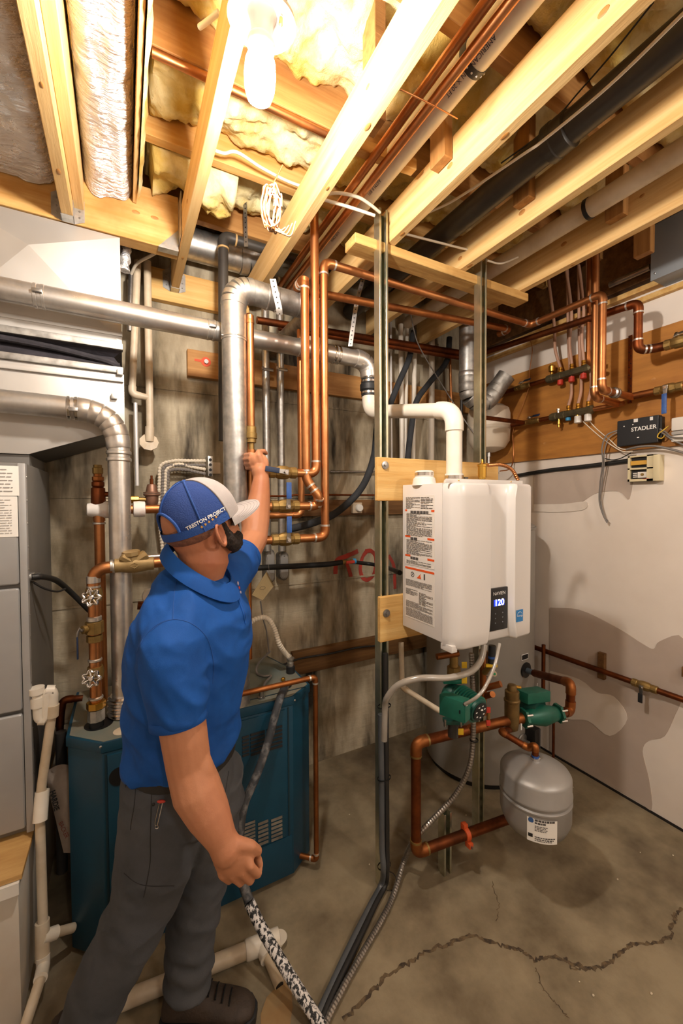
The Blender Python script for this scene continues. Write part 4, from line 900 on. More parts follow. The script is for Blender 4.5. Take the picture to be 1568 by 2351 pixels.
# copper tubes under the floor joists and the cross lines
a, b = P(360, 128, z=3.05), P(740, 285, z=3.05)
run('copper_tube', 'copper tube under the cross joist, passing behind the glowing bulb', [(.10, a.y, 3.055), (1.0, a.y, 3.055)], .0135, cop)
zc_ = lambda px, py, z=3.055: P(px, py, z=z)
for lab, pts, r, mt in (
    ('white cable stapled under the pine cross joist', [zc_(487, 343), zc_(515, 352), zc_(545, 350), zc_(600, 385), zc_(660, 416), zc_(705, 432)], .006, cable_w),
    ('pale cable arching over the printed pipe below the broad joist', [zc_(740, 448, 2.86), zc_(775, 443, 2.86), zc_(820, 452, 2.86), zc_(850, 470, 2.86), zc_(872, 488, 2.86)], .006, cable_w),
    ('flat pale cable below the first one', [zc_(742, 458, 2.84), zc_(800, 475, 2.84), zc_(860, 495, 2.84)], .006, cable_w),
    ('long pale cable running along under the black drain pipe', [zc_(1590, 10, 2.87), zc_(1400, 195, 2.87), zc_(1250, 320, 2.86), zc_(1200, 355, 2.85), zc_(1050, 455, 2.87), zc_(975, 492, 2.88)], .0045, cable_w),
    ('twisted copper wire crossing the printed pipe to the broad joist', [zc_(900, 198, 2.82), zc_(940, 215, 2.82), zc_(1000, 245, 2.84), zc_(1050, 272, 2.88)], .0022, cop),
    ('thin black wire along the insulation right of the broad joist', [zc_(1500, 5, 3.0), zc_(1400, 130, 3.0), zc_(1330, 210, 3.0), zc_(1250, 300, 2.98), zc_(1150, 375, 2.96)], .0025, cable_b),
    ('pale flat cable between the lower joists under the drain', [zc_(930, 537, 2.86), zc_(1000, 555, 2.87), zc_(1080, 575, 2.88)], .005, cable_w),
    ('thin white cable near the second strut top', [zc_(1118, 598, 2.85), zc_(1150, 605, 2.87), zc_(1190, 590, 2.88)], .0045, cable_w)):
    hose('cable', lab, 'cable', pts, r, mt, 8)
# bundle of wire on the second joist
T = thing('wire_bundle', 'tangled bundle of thin pale and copper wire hung on the joist', 'wire', P(622, 530, y=1.15)); wc = M('wire_tan', '#a9805e', .5)
C = P(622, 478, y=1.2)
for i in range(9):
    r1 = random.Random(40+i); pts = []; n = 12
    for k in range(n+1):
        t = 2*math.pi*k/n*1.0; w = .03+.006*r1.uniform(-1, 1)
        pts.append(C+RX*(math.cos(t)*w*(.6+.1*r1.random())+.003*i-.01)+UX*(math.sin(t)*(.06+.012*r1.uniform(-1, 1)))+_F*r1.uniform(-.015, .015))
    obj('wire_loop', MB().tube(spl(pts, 4), .0024, 6), wc if i % 3 else cop, T, smooth=60)
for i in range(4):
    pts = [C+RX*(-.02+.01*i)-UX*.05, C+RX*(.02+.012*i)-UX*(.07+.005*i), C+RX*(.045+.01*i)-UX*(.058-.006*i)]; obj('wire_end', MB().tube(spl(pts, 6), .0024, 6), wc, T, smooth=60)
tag(obj('wire_hook', MB().tube(spl([C+UX*.06, C+UX*.1+RX*.02, C+UX*.13+RX*.035], 5), .0024, 6), cop), 'copper wire tail holding the bundle up on the joist', 'wire')
# perforated hanger straps
def hang_strap(label, pts, w=.0095):
    q = [V(p) for p in pts]; T = thing('perforated_strap', label, 'strap', min(q, key=lambda p: p.z), 'perforated hanger straps'); s = spl(q, 6); L = []
    for p in s: L.append([p+RX*w, p-RX*w, p-RX*w+_F*.0012, p+RX*w+_F*.0012])
    obj('strip', MB().loft(L), steel, T, smooth=30)
    tot = sum((b-a).length for a, b in zip(s, s[1:])); n = int(tot/.022); acc = 0; k = 0
    for a, b in zip(s, s[1:]):
        l = (b-a).length
        while k*.022+.01 < acc+l:
            p = a.lerp(b, (k*.022+.01-acc)/l); obj('hole', MB().lathe([(.0035, 0), (.0035, .0005)], p-_F*.0002, -_F, 10), black, T); k += 1
        acc += l
ye = 2.05
hang_strap('perforated steel strap holding up the black elbowed pipe', [P(563, 432, y=ye-.05), P(563, 500, y=ye-.05), P(565, 566, y=ye-.04)])
hang_strap('perforated steel strap holding the silver elbow before the coupling', [P(833, 642, y=1.8), P(818, 700, y=1.8), P(804, 795, y=1.81)], .011)
hang_strap('perforated steel strap around the level end of the thick flue', [P(626, 640, y=1.68), P(632, 670, y=1.68), P(640, 705, y=1.68), P(642, 722, y=1.685)], .013)
# black ABS vent
run('black_vent', 'black plastic vent elbow behind the flue, tan glue at its joints', [(P(513, 1000, y=ye).x, ye, 2.0), (P(513, 600, y=ye).x, ye, P(513, 543, y=ye).z), (P(760, 612, y=ye).x, ye, P(513, 543, y=ye).z-.005), (P(760, 612, y=ye).x+.5, ye, P(513, 543, y=ye).z-.01)], .024, abs_b, ring=M('glue_tan', '#a98a5a', .6), bend=1.6)
# pale pipes and conduits on the left of the wall
yw = 2.27; A_ = lambda px, py: P(px, py, y=yw)
run('pale_pipe', 'left one of two cream pipes on the concrete, joining the other low down', [A_(316, 600), A_(303, 905), A_(340, 913)], .0165, pvc_old, bend=1.5)
run('pale_pipe', 'right one of two cream pipes on the concrete, ending in a floor flange shape', [A_(338, 600), A_(345, 1012)], .0175, pvc_old)
T = thing('pipe_flange', 'scalloped cream flange at the bottom end of the right cream pipe', 'flange', A_(342, 1018))
obj('disc', MB().lathe([(.045, 0), (.045, .006), (.02, .01)], A_(342, 1016), (0, -1, .3), 9), pvc_old, T, smooth=0)
obj('hub', MB().cyl(A_(343, 1014), A_(344, 980), .021, n=16), pvc_old, T)
run('conduit', 'thin white conduit dropping beside the boiler vent', [A_(311, 925), A_(315, 1115)], .009, M('conduit_white', '#d5d2cf', .4, .3))
run('conduit', 'thin grey conduit stub high beside the plenum corner', [A_(301, 630), A_(298, 760)], .012, steel)
hose('cable', 'tan cable curving from under the header to the conduit stub', 'cable', [P(392, 560, y=2.1), P(350, 585, y=2.15), P(315, 605, y=2.2), A_(300, 632)], .007, cable_w)
for px, l in ((614, 'left'), (647, 'right')):
    T = thing('steel_conduit', f'{l} one of two shiny steel conduits standing behind the risers', 'conduit', P(px, 1350, y=2.26), 'steel conduits')
    a, b = P(px-4, 640, y=2.26), P(px, 1265, y=2.26)
    obj('pipe_length', MB().cyl((b.x, 2.26, a.z), b, .021, n=20), galv, T)
    c = P(px+(6 if l == 'left' else 5), 1300, y=2.27); hh = .1 if l == 'left' else .085
    bd = MB()
    ring = [(math.cos(t)*.03, math.sin(t)*.03+(hh-.03)*(1 if math.sin(t) > 0 else -1)) for t in [2*math.pi*(k+.5)/20 for k in range(20)]]
    for o, s in ((0, 1), (.04, 1), (.048, .85)): pass
    bd.loft([[(c.x+u*s, c.y-.0+.06-o, c.z+v*s) for u, v in ring] for o, s in ((0, 1), (.055, 1), (.064, .88))])
    body = obj('conduit_body', bd, galv_dull, T)
    obj('cover_plate', MB().loft([[(c.x+u*.75, c.y-.005-o, c.z+v*.8) for u, v in ring] for o in (0, .004)]), M('cast_grey', '#a5a39f', .55, .6), body)
    for s in (-1, 1): obj('cover_screw', MB().ell((c.x, c.y-.01, c.z+s*hh*.75), (.005, 0, 0), (0, .003, 0), (0, 0, .005), 8, 5), steel, body)
    cl = P(px, 848, y=2.235); obj('conduit_clamp', MB().obox(cl, (.035, 0, 0), (0, .003, 0), (0, 0, .008)), steel, T, bev=.002)
    obj('clamp_nut', MB().cyl(cl+V((-.03, -.004, 0)), cl+V((-.03, -.016, 0)), .009, n=6), chrome, T)
# armoured cables and their bracket
yb = 2.3; B_ = lambda px, py: P(px, py, y=yb)
T = thing('cable_bracket', 'punched steel bracket on the concrete where four armoured cables end', 'bracket', B_(483, 1092)); a, b = B_(475, 1048), B_(486, 1094)
obj('plate', MB().box(a.x, yb-.03, b.z, b.x, yb+.05, a.z), galv, T, bev=.002)
obj('wall_plate', MB().box(b.x, 2.36, P(500, 1088, y=2.36).z, P(506, 1060, y=2.36).x, 2.379, P(506, 1062, y=2.36).z), pvc_old, T, bev=.002)
for i in range(4): obj('knockout', MB().lathe([(.008, 0), (.008, .002)], V(((a.x+b.x)/2, yb-.03, a.z-.02-i*.027)), (0, -1, 0), 12), black, T)
for i, (e, m_, s) in enumerate((((472, 1058), (400, 1058), 366), ((472, 1068), (405, 1068), 374), ((472, 1078), (410, 1066), 380), ((472, 1088), (425, 1078), 386))):
    pts, rs = rib([B_(*e), B_((e[0]+m_[0])/2, (e[1]+m_[1])/2), B_(*m_), B_(s+4, 1068+i*4), B_(s, 1100), B_(s-1, 1180), B_(s+6, 1250), B_(s+8, 1300)], .0085, .008, .0014)
    tag(obj('armoured_cable', MB().tube(pts, rs, 8), cable_g if i % 2 else cable_w, smooth=0), ('topmost', 'second', 'third', 'lowest')[i]+' armoured grey cable leaving the punched bracket and bending down behind the cap', 'cable', 'armoured cables')
# pipes in the back corner
yk = 2.3; K_ = lambda px, py: P(px, py, y=yk)
for (pa, pb, r, mt, l) in (((920, 745), (923, 1060), .017, pvc, 'white pipe nearest the left strut in the back corner'), ((935, 748), (930, 1060), .012, pvc, 'narrow white pipe second from the left strut'),
                           ((952, 800), (948, 1055), .016, pvc, 'white pipe in the middle of the back corner'), ((992, 750), (990, 1062), .021, pvc, 'thickest white pipe, right of the others in the back corner'),
                           ((897, 740), (899, 1060), .007, M('conduit_white', '#d5d2cf', .4, .3), 'thin white conduit just right of the left strut'), ((1032, 790), (1036, 930), .010, cop, 'copper tube in the back corner beside the open flue'),
                           ((1060, 900), (1058, 1060), .012, abs_b, 'dark pipe standing left of the cream tank')):
    a, b = K_(*pa), K_(*pb); run('back_pipe', l, [a, V((b.x, b.y, b.z))], r, mt, group='upright pipes in the back corner')
for pts, l in (([(1032, 775), (1025, 830), (985, 880), (955, 925), (942, 1000), (935, 1060)], 'foam sleeved black line curving down between the white pipes'), ([(950, 760), (940, 820), (915, 880), (893, 935)], 'foam sleeved black line slanting to the left strut')):
    hose('insulated_line', l, 'pipe', [P(px, py, y=2.23) for px, py in pts], .02, foam, 14)
hose('wire', 'thin grey wire dangling across the white corner pipes', 'cable', [P(942, 720, y=2.1), P(960, 790, y=2.1), P(1000, 860, y=2.12), P(1022, 895, y=2.14), P(1060, 955, y=2.1), P(1095, 1005, y=2.0)], .004, cable_g)
hose('insulated_line', 'long black insulated line hanging in a curve left of the strut', 'pipe', [P(664, 1215, y=2.1), P(720, 1200, y=2.1), P(775, 1175, y=2.1), P(830, 1120, y=2.1), P(858, 1050, y=2.1), P(866, 980, y=2.1), P(880, 900, y=2.2)], .021, foam, 14)
hose('insulated_line', 'black hose running level below the red letters', 'pipe', [P(540, 1306, y=2.2), P(650, 1301, y=2.2), P(745, 1296, y=2.2), P(785, 1291, y=2.2)], .016, rubber, 14)
T = thing('shutoff_valve', 'small shutoff with a red lever and blue tape at the end of the black hose', 'valve', P(800, 1290, y=2.2)); u = V((1, 0, 0)); c = P(785, 1291, y=2.2)
obj('body', MB().lathe([(.017, 0), (.017, .012), (.012, .014), (.012, .06), (.016, .062), (.016, .09), (.012, .092)], c, u, 14), brass, T)
obj('red_lever', MB().obox(c+V((.05, -.018, .0)), (.03, 0, 0), (0, .003, 0), (0, 0, .009)), red_p, T, bev=.003)
obj('blue_tape', MB().cyl(c+u*.075, c+u*.095, .018, n=16), M('tape_blue', '#3d8fc0', .5), T)
hose('insulated_line', 'black hose end with a pale tip passing behind the left strut', 'pipe', [P(808, 1290, y=2.2), P(850, 1295, y=2.2), P(885, 1302, y=2.0), P(918, 1315, y=1.6)], .012, rubber, 12)
T = thing('round_outlet', 'small beige box with a round knob on the dark wall board', 'outlet', P(819, 1180, y=2.33)); c = P(817, 1166, y=2.338)
obj('box', MB().box(c.x-.035, 2.315, c.z-.035, c.x+.035, 2.3395, c.z+.035), pvc_old, T, bev=.003)
obj('knob', MB().lathe([(.026, 0), (.026, .014), (.022, .02)], c+V((.008, -.0235, 0)), (0, -1, 0), 24), white_plastic, T)
run('thin_conduit', 'thin steel rod running level across the concrete right of the risers', [P(758, 1083, y=2.35), P(900, 1083, y=2.35)], .007, steel)
hose('cable', 'black cable drooping above the low brown wall board', 'cable', [P(640, 1530, y=2.3), P(690, 1512, y=2.32), P(760, 1500, y=2.33), P(820, 1487, y=2.33), P(870, 1482, y=2.33)], .006, cable_b)
# cream tank on the wall
c = P(1122, 985, y=2.1); tr = .145
T = thing('expansion_tank', 'cream pressure tank hung in the back corner under the open flue', 'tank', c-V((0, 0, .17))); ct_ = M('tank_cream', '#d2c5b2', .5, 0, '#c4b49d', 3)
obj('shell', MB().lathe([(.03, .17), (.1, .163), (.135, .14), (tr, .1), (tr, .012), (tr+.003, .008), (tr+.003, -.008), (tr, -.012), (tr-.004, -.09), (.11, -.14), (.05, -.165), (.03, -.168)], c, n=40), ct_, T)
obj('nozzle', MB().lathe([(.018, -.165), (.018, -.2), (.012, -.2), (.012, -.23)], c, n=16), steel, T)
d_ = V((-.72, -.7, 0)); s_ = V((.7, -.72, 0)); mb = MB()
mb.loft([[c+(d_*math.cos(t)+s_*math.sin(t))*(tr+.001)+V((0, 0, h)) for t in [-.7+.1*k for k in range(6)]] for h in (.0, .09)], caps=False, closed=False)
lb_ = obj('paper_label', mb, paper, T); obj('label_bar', MB().loft([[c+(d_*math.cos(t)+s_*math.sin(t))*(tr+.002)+V((0, 0, h)) for t in [-.68+.1*k for k in range(5)]] for h in (.03, .055)], caps=False, closed=False), M('label_lilac', '#8d93c4', .6), lb_)
T = thing('gate_handle_valve', 'small valve with yellow handle under the cream tank', 'valve', c-V((0, 0, .26)))
obj('body', MB().cyl(c-V((0, 0, .3)), c-V((0, 0, .232)), .012, n=12), chrome, T); obj('yellow_handle', MB().obox(c-V((0, .02, .262)), (.035, 0, 0), (0, .006, 0), (0, 0, .003)), M('wire_yellow', '#c9a535', .5), T)
hose('thin_copper_tube', 'thin copper tube looping under the cream tank', 'tube', [c+V((.0, -.1, -.31)), c+V((.08, -.12, -.29)), c+V((.14, -.1, -.2)), c+V((.13, -.1, -.05))], .004, cop)

hose('cable', 'short white cable bit, blown bright, beside the joist at the lamp', 'cable', [P(458, 62, z=3.0), P(475, 50, z=2.99), P(502, 28, z=2.99)], .007, white_plastic)
T = thing('perforated_strap', 'rusty perforated strap hanging down the plywood behind the copper bend', 'strap', P(1449, 925, x=2.478), 'perforated hanger straps'); a, b = P(1448, 770, x=2.478), P(1450, 925, x=2.478)
obj('strip', MB().box(2.4745, a.y-.010, b.z, 2.4785, a.y+.010, a.z), cop_old, T)
for k in range(18): obj('hole', MB().lathe([(.0035, 0), (.0035, .0005)], (2.4744, a.y+(.004 if k % 2 else -.004), b.z+(a.z-b.z)*(k+.5)/18), (-1, 0, 0), 8), black, T)
for k, pp in enumerate((((1212, 770), (1222, 800), (1216, 850), (1214, 885)), ((1216, 885), (1200, 930), (1182, 975), (1176, 1000)))):
    hose('copper_wire', ('upper', 'lower')[k]+' thin copper wire dangling on the drywall left of the manifolds', 'wire', [P(q[0], q[1], x=2.46) for q in pp], .0022, cop)

# ================================================================ boiler
teal = M('boiler_teal', '#0c4157', .45, 0, '#0a384c', 4, spec=.45); teal_d = M('boiler_groove', '#0a2b36', .6)
dusty = M('boiler_top', '#8d8069', .7, 0, '#5d6a66', 3.2, lo=.3, hi=.7, det=7, col3='#3f6f7c', sc3=5, lo3=.62, hi3=.8)
BZ, BF = .83, 1.69
foot = [(-.195, 1.80), (-.08, BF), (.655, BF), (.765, 1.765), (.765, 1.95), (.70, 2.20), (-.195, 2.20)]
T = thing('boiler', 'teal cast iron boiler with cut-off corners and louvred front behind the man', 'boiler', (.28, 1.95, 0))
obj('jacket', MB().prism([(x, y, .02) for x, y in foot], (0, 0, BZ-.06)), teal, T, bev=.004, smooth=30)
obj('top_lid', MB().prism([(x+(.28-x)*-.012, y+(1.95-y)*-.012, BZ-.038) for x, y in foot], (0, 0, .038)), teal, T, bev=.003, smooth=30)
obj('dusty_top', MB().prism([(x+(.28-x)*.012, y+(1.95-y)*.012, BZ+.0002) for x, y in foot], (0, 0, .0012)), dusty, T, smooth=0)
obj('front_panel', MB().box(-.065, BF-.006, .21, .62, BF+.004, BZ-.05), teal, T, bev=.002)
obj('kick_panel', MB().box(-.075, BF-.004, .025, .645, BF+.004, .203), teal, T, bev=.002)
for x in (-.07, .632): obj('side_groove', MB().box(x-.003, BF-.003, .2, x+.004, BF+.002, BZ-.045), teal_d, T, smooth=0)
p = P(274, 1782, y=BF-.007); obj('round_opening', MB().lathe([(.034, 0), (.034, .001)], p, (0, -1, 0), 28), black, T)
for px, py in ((236, 1709), (677, 1604), (680, 2020), (680, 2048)):
    p = P(px, py, y=BF-.001); obj('screw', MB().ell((p.x-.006, BF-(.016 if py < 1800 else .003), p.z), (.005, 0, 0), (0, .003, 0), (0, 0, .005), 10, 6), steel, T)
for px0, px1, py0, py1, mt, n in ((556, 572, 1690, 1735, black, 6), (575, 608, 1683, 1728, black, 6), (612, 648, 1672, 1716, black, 6), (540, 586, 1898, 1930, steel, 6), (592, 616, 1888, 1935, steel, 6), (622, 648, 1880, 1924, steel, 6)):
    a, b = P(px0, py0, y=BF-.007), P(px1, py1, y=BF-.007)
    for k in range(n):
        z = a.z+(b.z-a.z)*(k+.5)/n; obj('louvre', MB().obox(((a.x+b.x)/2, BF-.008, z), ((b.x-a.x)/2, 0, 0), (0, .002, -.001), (0, .001, abs(a.z-b.z)/n*.3)), mt, T, smooth=0)
def disc(par, name, px, py, r, mt, z=BZ+.0016): p = P(px, py, z=z); return obj(name, MB().lathe([(r, 0), (r, .0012)], p, n=28), mt, par)
disc(T, 'pipe_hole', 227, 1662, .05, black); disc(T, 'knockout', 280, 1678, .03, pvc_old); disc(T, 'pipe_hole', 655, 1575, .03, black)
q = P(590, 1606, z=BZ+.002); obj('lid_seam', MB().box(.33, BF+.05, BZ+.0014, .74, BF+.056, BZ+.0032), teal_d, T, smooth=0)
c = P(667, 1545, z=BZ)
T2 = thing('conduit_connector', 'black and silver conduit connector standing on the boiler lid', 'connector', c)
obj('black_base', MB().lathe([(.022, 0), (.022, .035), (.018, .037)], c, n=20), rubber, T2); obj('steel_neck', MB().lathe([(.014, .036), (.016, .038), (.016, .055), (.013, .057), (.016, .07), (.02, .072), (.02, .077), (.013, .08)], c, n=18), galv, T2)
pts, rs = rib([P(555, 1450, y=1.95), P(580, 1425, y=1.93), P(610, 1418, y=1.92), P(628, 1440, y=1.91), P(642, 1480, y=1.9), P(658, 1503, y=c.y+.01), c+V((0, 0, .08))], .012, .006, .0013)
tag(obj('flex_conduit', MB().tube(pts, rs, 12), cable_w, smooth=0), 'white corrugated conduit arching from behind the man onto the boiler lid', 'conduit')
hose('cable', 'grey cable lying across the dusty boiler lid', 'cable', [P(620, 1495, z=BZ+.12), P(592, 1525, z=BZ+.05), P(590, 1545, z=BZ+.01), P(605, 1552, z=BZ+.01), P(622, 1552, z=BZ+.012), P(608, 1568, z=BZ+.02), P(602, 1590, z=BZ+.008)], .0055, cable_g)
tag(obj('brass_cap', MB().lathe([(.008, 0), (.011, .003), (.011, .012), (.006, .016)], P(650, 1563, z=BZ+.002), n=14), brass_y), 'small brass cap on the boiler lid beside the copper pipe', 'cap')
tag(obj('steel_fitting', MB().lathe([(.016, 0), (.016, .006), (.01, .008), (.01, .03)], P(600, 1602, z=BZ+.002), n=14), steel), 'small steel fitting on the front rim of the boiler lid', 'fitting')
yf = 1.668; a = P(520, 1594, y=yf); b = P(722, 1558, y=yf); c_ = P(728, 1972, y=yf); zz = (P(600, 1579, y=yf).z+b.z)/2
run('copper_line', 'copper pipe along the boiler lid and down its right corner', [(a.x-.05, yf, zz), (b.x+.004, yf, zz), (b.x+.004, yf, c_.z), (b.x-.06, yf+.06, c_.z)], .0115, cop_dull, ring=solder, bend=1.5)
# speckled tape-wrapped hose
tape = M('taped_hose', '#d8d3cf', .7, 0, '#232426', 105, lo=.47, hi=.53, det=4, stretch=(1, 1, .5)); tape2 = M('taped_hose_dark', '#34363a', .65, 0, '#8d8a88', 22, lo=.5, hi=.75, det=6)
hp = [P(655, 1575, z=BZ+.02), P(640, 1612, y=1.665), P(612, 1715, y=1.625), P(585, 1790, y=1.6), P(560, 1850, y=1.57), P(550, 1930, y=1.53), P(554, 2010, y=1.47), P(572, 2070, y=1.41)]
hose('taped_hose', 'dark scuffed hose hanging from the boiler lid down behind his hand', 'hose', hp, .017, tape2, 14)
hose('taped_hose', 'black and white speckled hose running from below his hand to the floor', 'hose', [hp[-1]+V((0, 0, -.002)), P(600, 2130, y=1.36), P(650, 2215, y=1.28), P(696, 2290, y=1.2), P(730, 2344, z=.03), P(740, 2362, z=.022)], .019, tape, 14)

# ---- pipes into the boiler at the left
yr = 1.825; XP = P(216, 1400, y=yr).x; zel = P(215, 1306, y=yr).z; rr = .0205
T = run('boiler_riser', 'stout copper riser with wheel valves going down into the boiler lid', [(P(420, 1300, y=yr).x, yr, zel+.01), (XP, yr, zel), (XP, yr, .835)], rr, cop, ring=solder, bend=2.4)
def coll(par, py, h, r, mt, nm='fitting', n=16): z = P(216, py, y=yr).z; return obj(nm, MB().lathe([(rr, 0), (r, .003), (r, h-.003), (rr, h)], (XP, yr, z-h/2), n=n), mt, par, smooth=25)
coll(T, 1330, .03, rr*1.2, solder); coll(T, 1420, .02, rr*1.25, solder); coll(T, 1515, .012, rr*1.2, solder); coll(T, 1602, .012, rr*1.25, solder)
coll(T, 1440, .05, rr*1.55, brass, 'union_nut', 8); coll(T, 1465, .03, rr*1.35, brass, 'union_nut', 8); coll(T, 1618, .03, rr*1.6, brass_y, 'union_nut', 8); coll(T, 1640, .05, rr*1.5, galv, 'reducer', 10); coll(T, 1662, .03, rr*1.25, black, 'sleeve')
for py, l in ((1372, 'upper'), (1558, 'lower')):
    c = P(210, py, y=yr-.055); 
    W_T = thing('wheel_valve', f'{l} chrome wheel valve on the boiler riser', 'valve', c, 'wheel valves'); ax_ = V((-.25, -.95, .12)).normalized(); x_, y_, _ = basis(ax_)
    obj('valve_body', MB().lathe([(rr*1.3, -.025), (rr*1.5, 0), (rr*1.3, .025)], (XP, yr, c.z), n=14), brass, W_T); obj('stem', MB().cyl((XP, yr, c.z), c, .007, n=10), brass, W_T)
    A = [c+(x_*math.cos(t)+y_*math.sin(t))*(.027+.0045*math.cos(7*t)) for t in [2*math.pi*k/56 for k in range(57)]]
    obj('wheel_rim', MB().tube(A, .0042, 8), chrome, W_T)
    for k in range(7): t = 2*math.pi*k/7; obj('spoke', MB().cyl(c, c+(x_*math.cos(t)+y_*math.sin(t))*.03, .0033, n=7), chrome, W_T)
    obj('hub', MB().lathe([(.01, -.006), (.01, .004), (.006, .007)], c, ax_, 14), chrome, W_T)
c = P(196, 1445, y=yr-.02); T = thing('drain_valve', 'small valve on the riser with a dark lever hanging down', 'valve', c); obj('body', MB().lathe([(.012, 0), (.012, .03), (.016, .032), (.016, .045)], (XP, yr, c.z), (c-V((XP, yr, c.z))), 12), brass, T)
obj('stem', MB().cyl(c, c+V((-.012, -.012, 0)), .006, n=10), steel, T); obj('lever_bend', MB().tube([c+V((-.012, -.012, 0)), P(184, 1442, y=yr-.03), P(179, 1452, y=yr-.03), P(178, 1462, y=yr-.03)], .0045, 8), steel, T); obj('lever', MB().obox(P(178, 1488, y=yr-.03), (.003, 0, 0), (0, .006, 0), (0, 0, .042)), navy, T, bev=.002)
# check valve body on the level part
zc2 = zel+.006; c = V((P(308, 1298, y=yr).x, yr, zc2))
T = thing('strainer_body', 'cast brass Y body on the level copper pipe in front of the boiler vent', 'valve', c); bz = M('cast_brass', '#a98f62', .55, .5, '#8d754b', 14)
obj('barrel', MB().lathe([(.024, -.07), (.027, -.068), (.027, -.045), (.03, -.03), (.034, 0), (.03, .035), (.027, .05), (.027, .07), (.024, .072)], c, (1, 0, 0), 22), bz, T)
u = V((.3, -.1, .9)).normalized(); obj('neck', MB().lathe([(.03, 0), (.027, .035), (.033, .04), (.033, .055), (.02, .058)], c+V((-.005, 0, .0)), V((-.1, -.1, 1)), 8), bz, T, smooth=20)
obj('side_boss', MB().lathe([(.022, 0), (.022, .05), (.016, .055)], c+V((0, -.005, .01)), V((.8, 0, .5)), 8), bz, T, smooth=20); obj('left_boss', MB().lathe([(.018, 0), (.018, .052), (.012, .055)], c+V((0, -.01, .008)), V((-.75, -.1, .5)), 8), bz, T, smooth=20)
obj('cast_mark', MB().tube([c+V((0, -.0345, 0))+V((.018*math.cos(t), .004*abs(math.cos(t)), .010*math.sin(t))) for t in [2*math.pi*k/4 for k in range(5)]], .0012, 6), bz, T)
obj('solder_ring', MB().lathe([(rr, 0), (rr*1.25, .002), (rr*1.25, .01), (rr, .012)], c+V((-.085, 0, 0)), (1, 0, 0), 18), solder, T)
y2 = 2.0; x2_ = P(232, 1400, y=y2).x; zt2 = P(232, 1170, y=y2).z
run('boiler_return', 'copper riser behind the wheel valves, joined to white taped pipe', [(x2_, y2, .85), (x2_, y2, zt2), (P(420, 1172, y=y2).x, y2, zt2)], .02, cop, ring=None, bend=1.5)
obj_ = tag(obj('solder_ring', MB().lathe([(.02, 0), (.0245, .002), (.0245, .008), (.02, .01)], (x2_, y2, P(232, 1204, y=y2).z), n=18), solder), 'bright solder ring below the taped joint', 'fitting')
tp = M('tape_white', '#e5ded6', .6, 0, '#d9b9ac', 9, lo=.55, hi=.7)
for pa, pb, l, s in ((199, 262, 'left', 1), (305, 334, 'right', 0)):
    a, b = P(pa, 1172, y=y2), P(pb, 1172, y=y2); w = b.x-a.x
    tag(obj('pipe_wrap', MB().lathe([(.02, 0), (.026+.004*(1-s), w*.03), (.030, w*.2), (.036, w*.5), (.037, w*.8), (.035, w*.96), (.02, w)] if s else [(.02, 0), (.034, .003), (.036, w*.5), (.034, w*.95), (.02, w)], (a.x, y2, zt2), (1, 0, 0), 18), tp), f'white tape wrap on the copper joint, {l} of the boiler vent', 'wrap')
c = V((P(226, 1155, y=y2).x, y2, zt2+.02)); T = thing('relief_valve', 'tarnished copper and brass relief fitting standing above the taped joint', 'valve', c)
obj('tee', MB().lathe([(.026, 0), (.028, .01), (.026, .07), (.02, .075), (.024, .08), (.024, .095), (.018, .1)], c, n=18), cop_old, T)
obj('side_outlet', MB().cyl(c+V((.02, 0, .045)), c+V((.055, -.01, .045)), .011, n=12), cop_old, T); obj('outlet_tip', MB().cyl(c+V((.05, -.01, .045)), c+V((.065, -.012, .045)), .007, n=10), brass_y, T)
obj('nut', MB().lathe([(.02, .1), (.022, .104), (.022, .118), (.016, .12), (.016, .13)], c, n=8), cop_dull, T, smooth=20); obj('brass_top', MB().lathe([(.018, .13), (.02, .134), (.02, .155), (.016, .158), (.016, .168)], c, n=8), brass, T, smooth=20)
y3 = 2.06; c = V((P(349, 1160, y=y3).x, y3, P(349, 1162, y=y3).z)); T = thing('pressure_regulator', 'bell shaped bronze pressure regulator with a screw on top', 'valve', c); brz = M('bronze_pink', '#8d6a58', .5, .6, '#74533f', 14)
obj('base', MB().lathe([(.014, -.02), (.02, -.01), (.027, .02), (.028, .045), (.036, .05), (.036, .056)], c, n=24), brz, T); obj('bonnet', MB().lathe([(.036, .058), (.036, .063), (.026, .066), (.02, .095), (.017, .1)], c, n=24), brz, T)
obj('adjusting_screw', MB().lathe([(.008, .1), (.008, .125), (.005, .126), (.005, .14)], c, n=8), cop_old, T); obj('inlet', MB().cyl(c+V((-.025, 0, .03)), c+V((-.08, 0, .03)), .011, n=12), brass, T); obj('union_nut', MB().cyl(c+V((-.055, 0, .03)), c+V((-.085, 0, .03)), .017, n=8), brass_y, T)
run('boiler_pipe', 'dull copper pipe lower down, half hidden beside the man', [P(316, 1390, y=1.98), P(420, 1390, y=1.98)], .018, cop_old); tag(obj('gauge_edge', MB().lathe([(.03, 0), (.034, .004), (.034, .02), (.03, .024)], P(345, 1368, y=1.95), (0, -1, .1), 24), white_plastic), 'round pale gauge edge just left of his shoulder', 'gauge')
run('boiler_pipe', 'grey nipple stub above the level pipe beside his collar', [P(335, 1280, y=1.9), P(372, 1278, y=1.9)], .013, steel)
hose('cable', 'thick black cable from the furnace side sagging towards the riser', 'cable', [P(72, 1325, x=FX+.005), P(95, 1324, y=1.85), P(130, 1333, y=1.95), P(165, 1362, y=2.05), P(205, 1402, y=2.1)], .011, cable_b)
c = P(70, 1325, x=FX); tag(obj('cable_gland', MB().lathe([(.018, 0), (.018, .012), (.014, .014), (.014, .03)], c, (1, -.0, 0), 14), galv), 'pale cable gland on the furnace side', 'fitting')
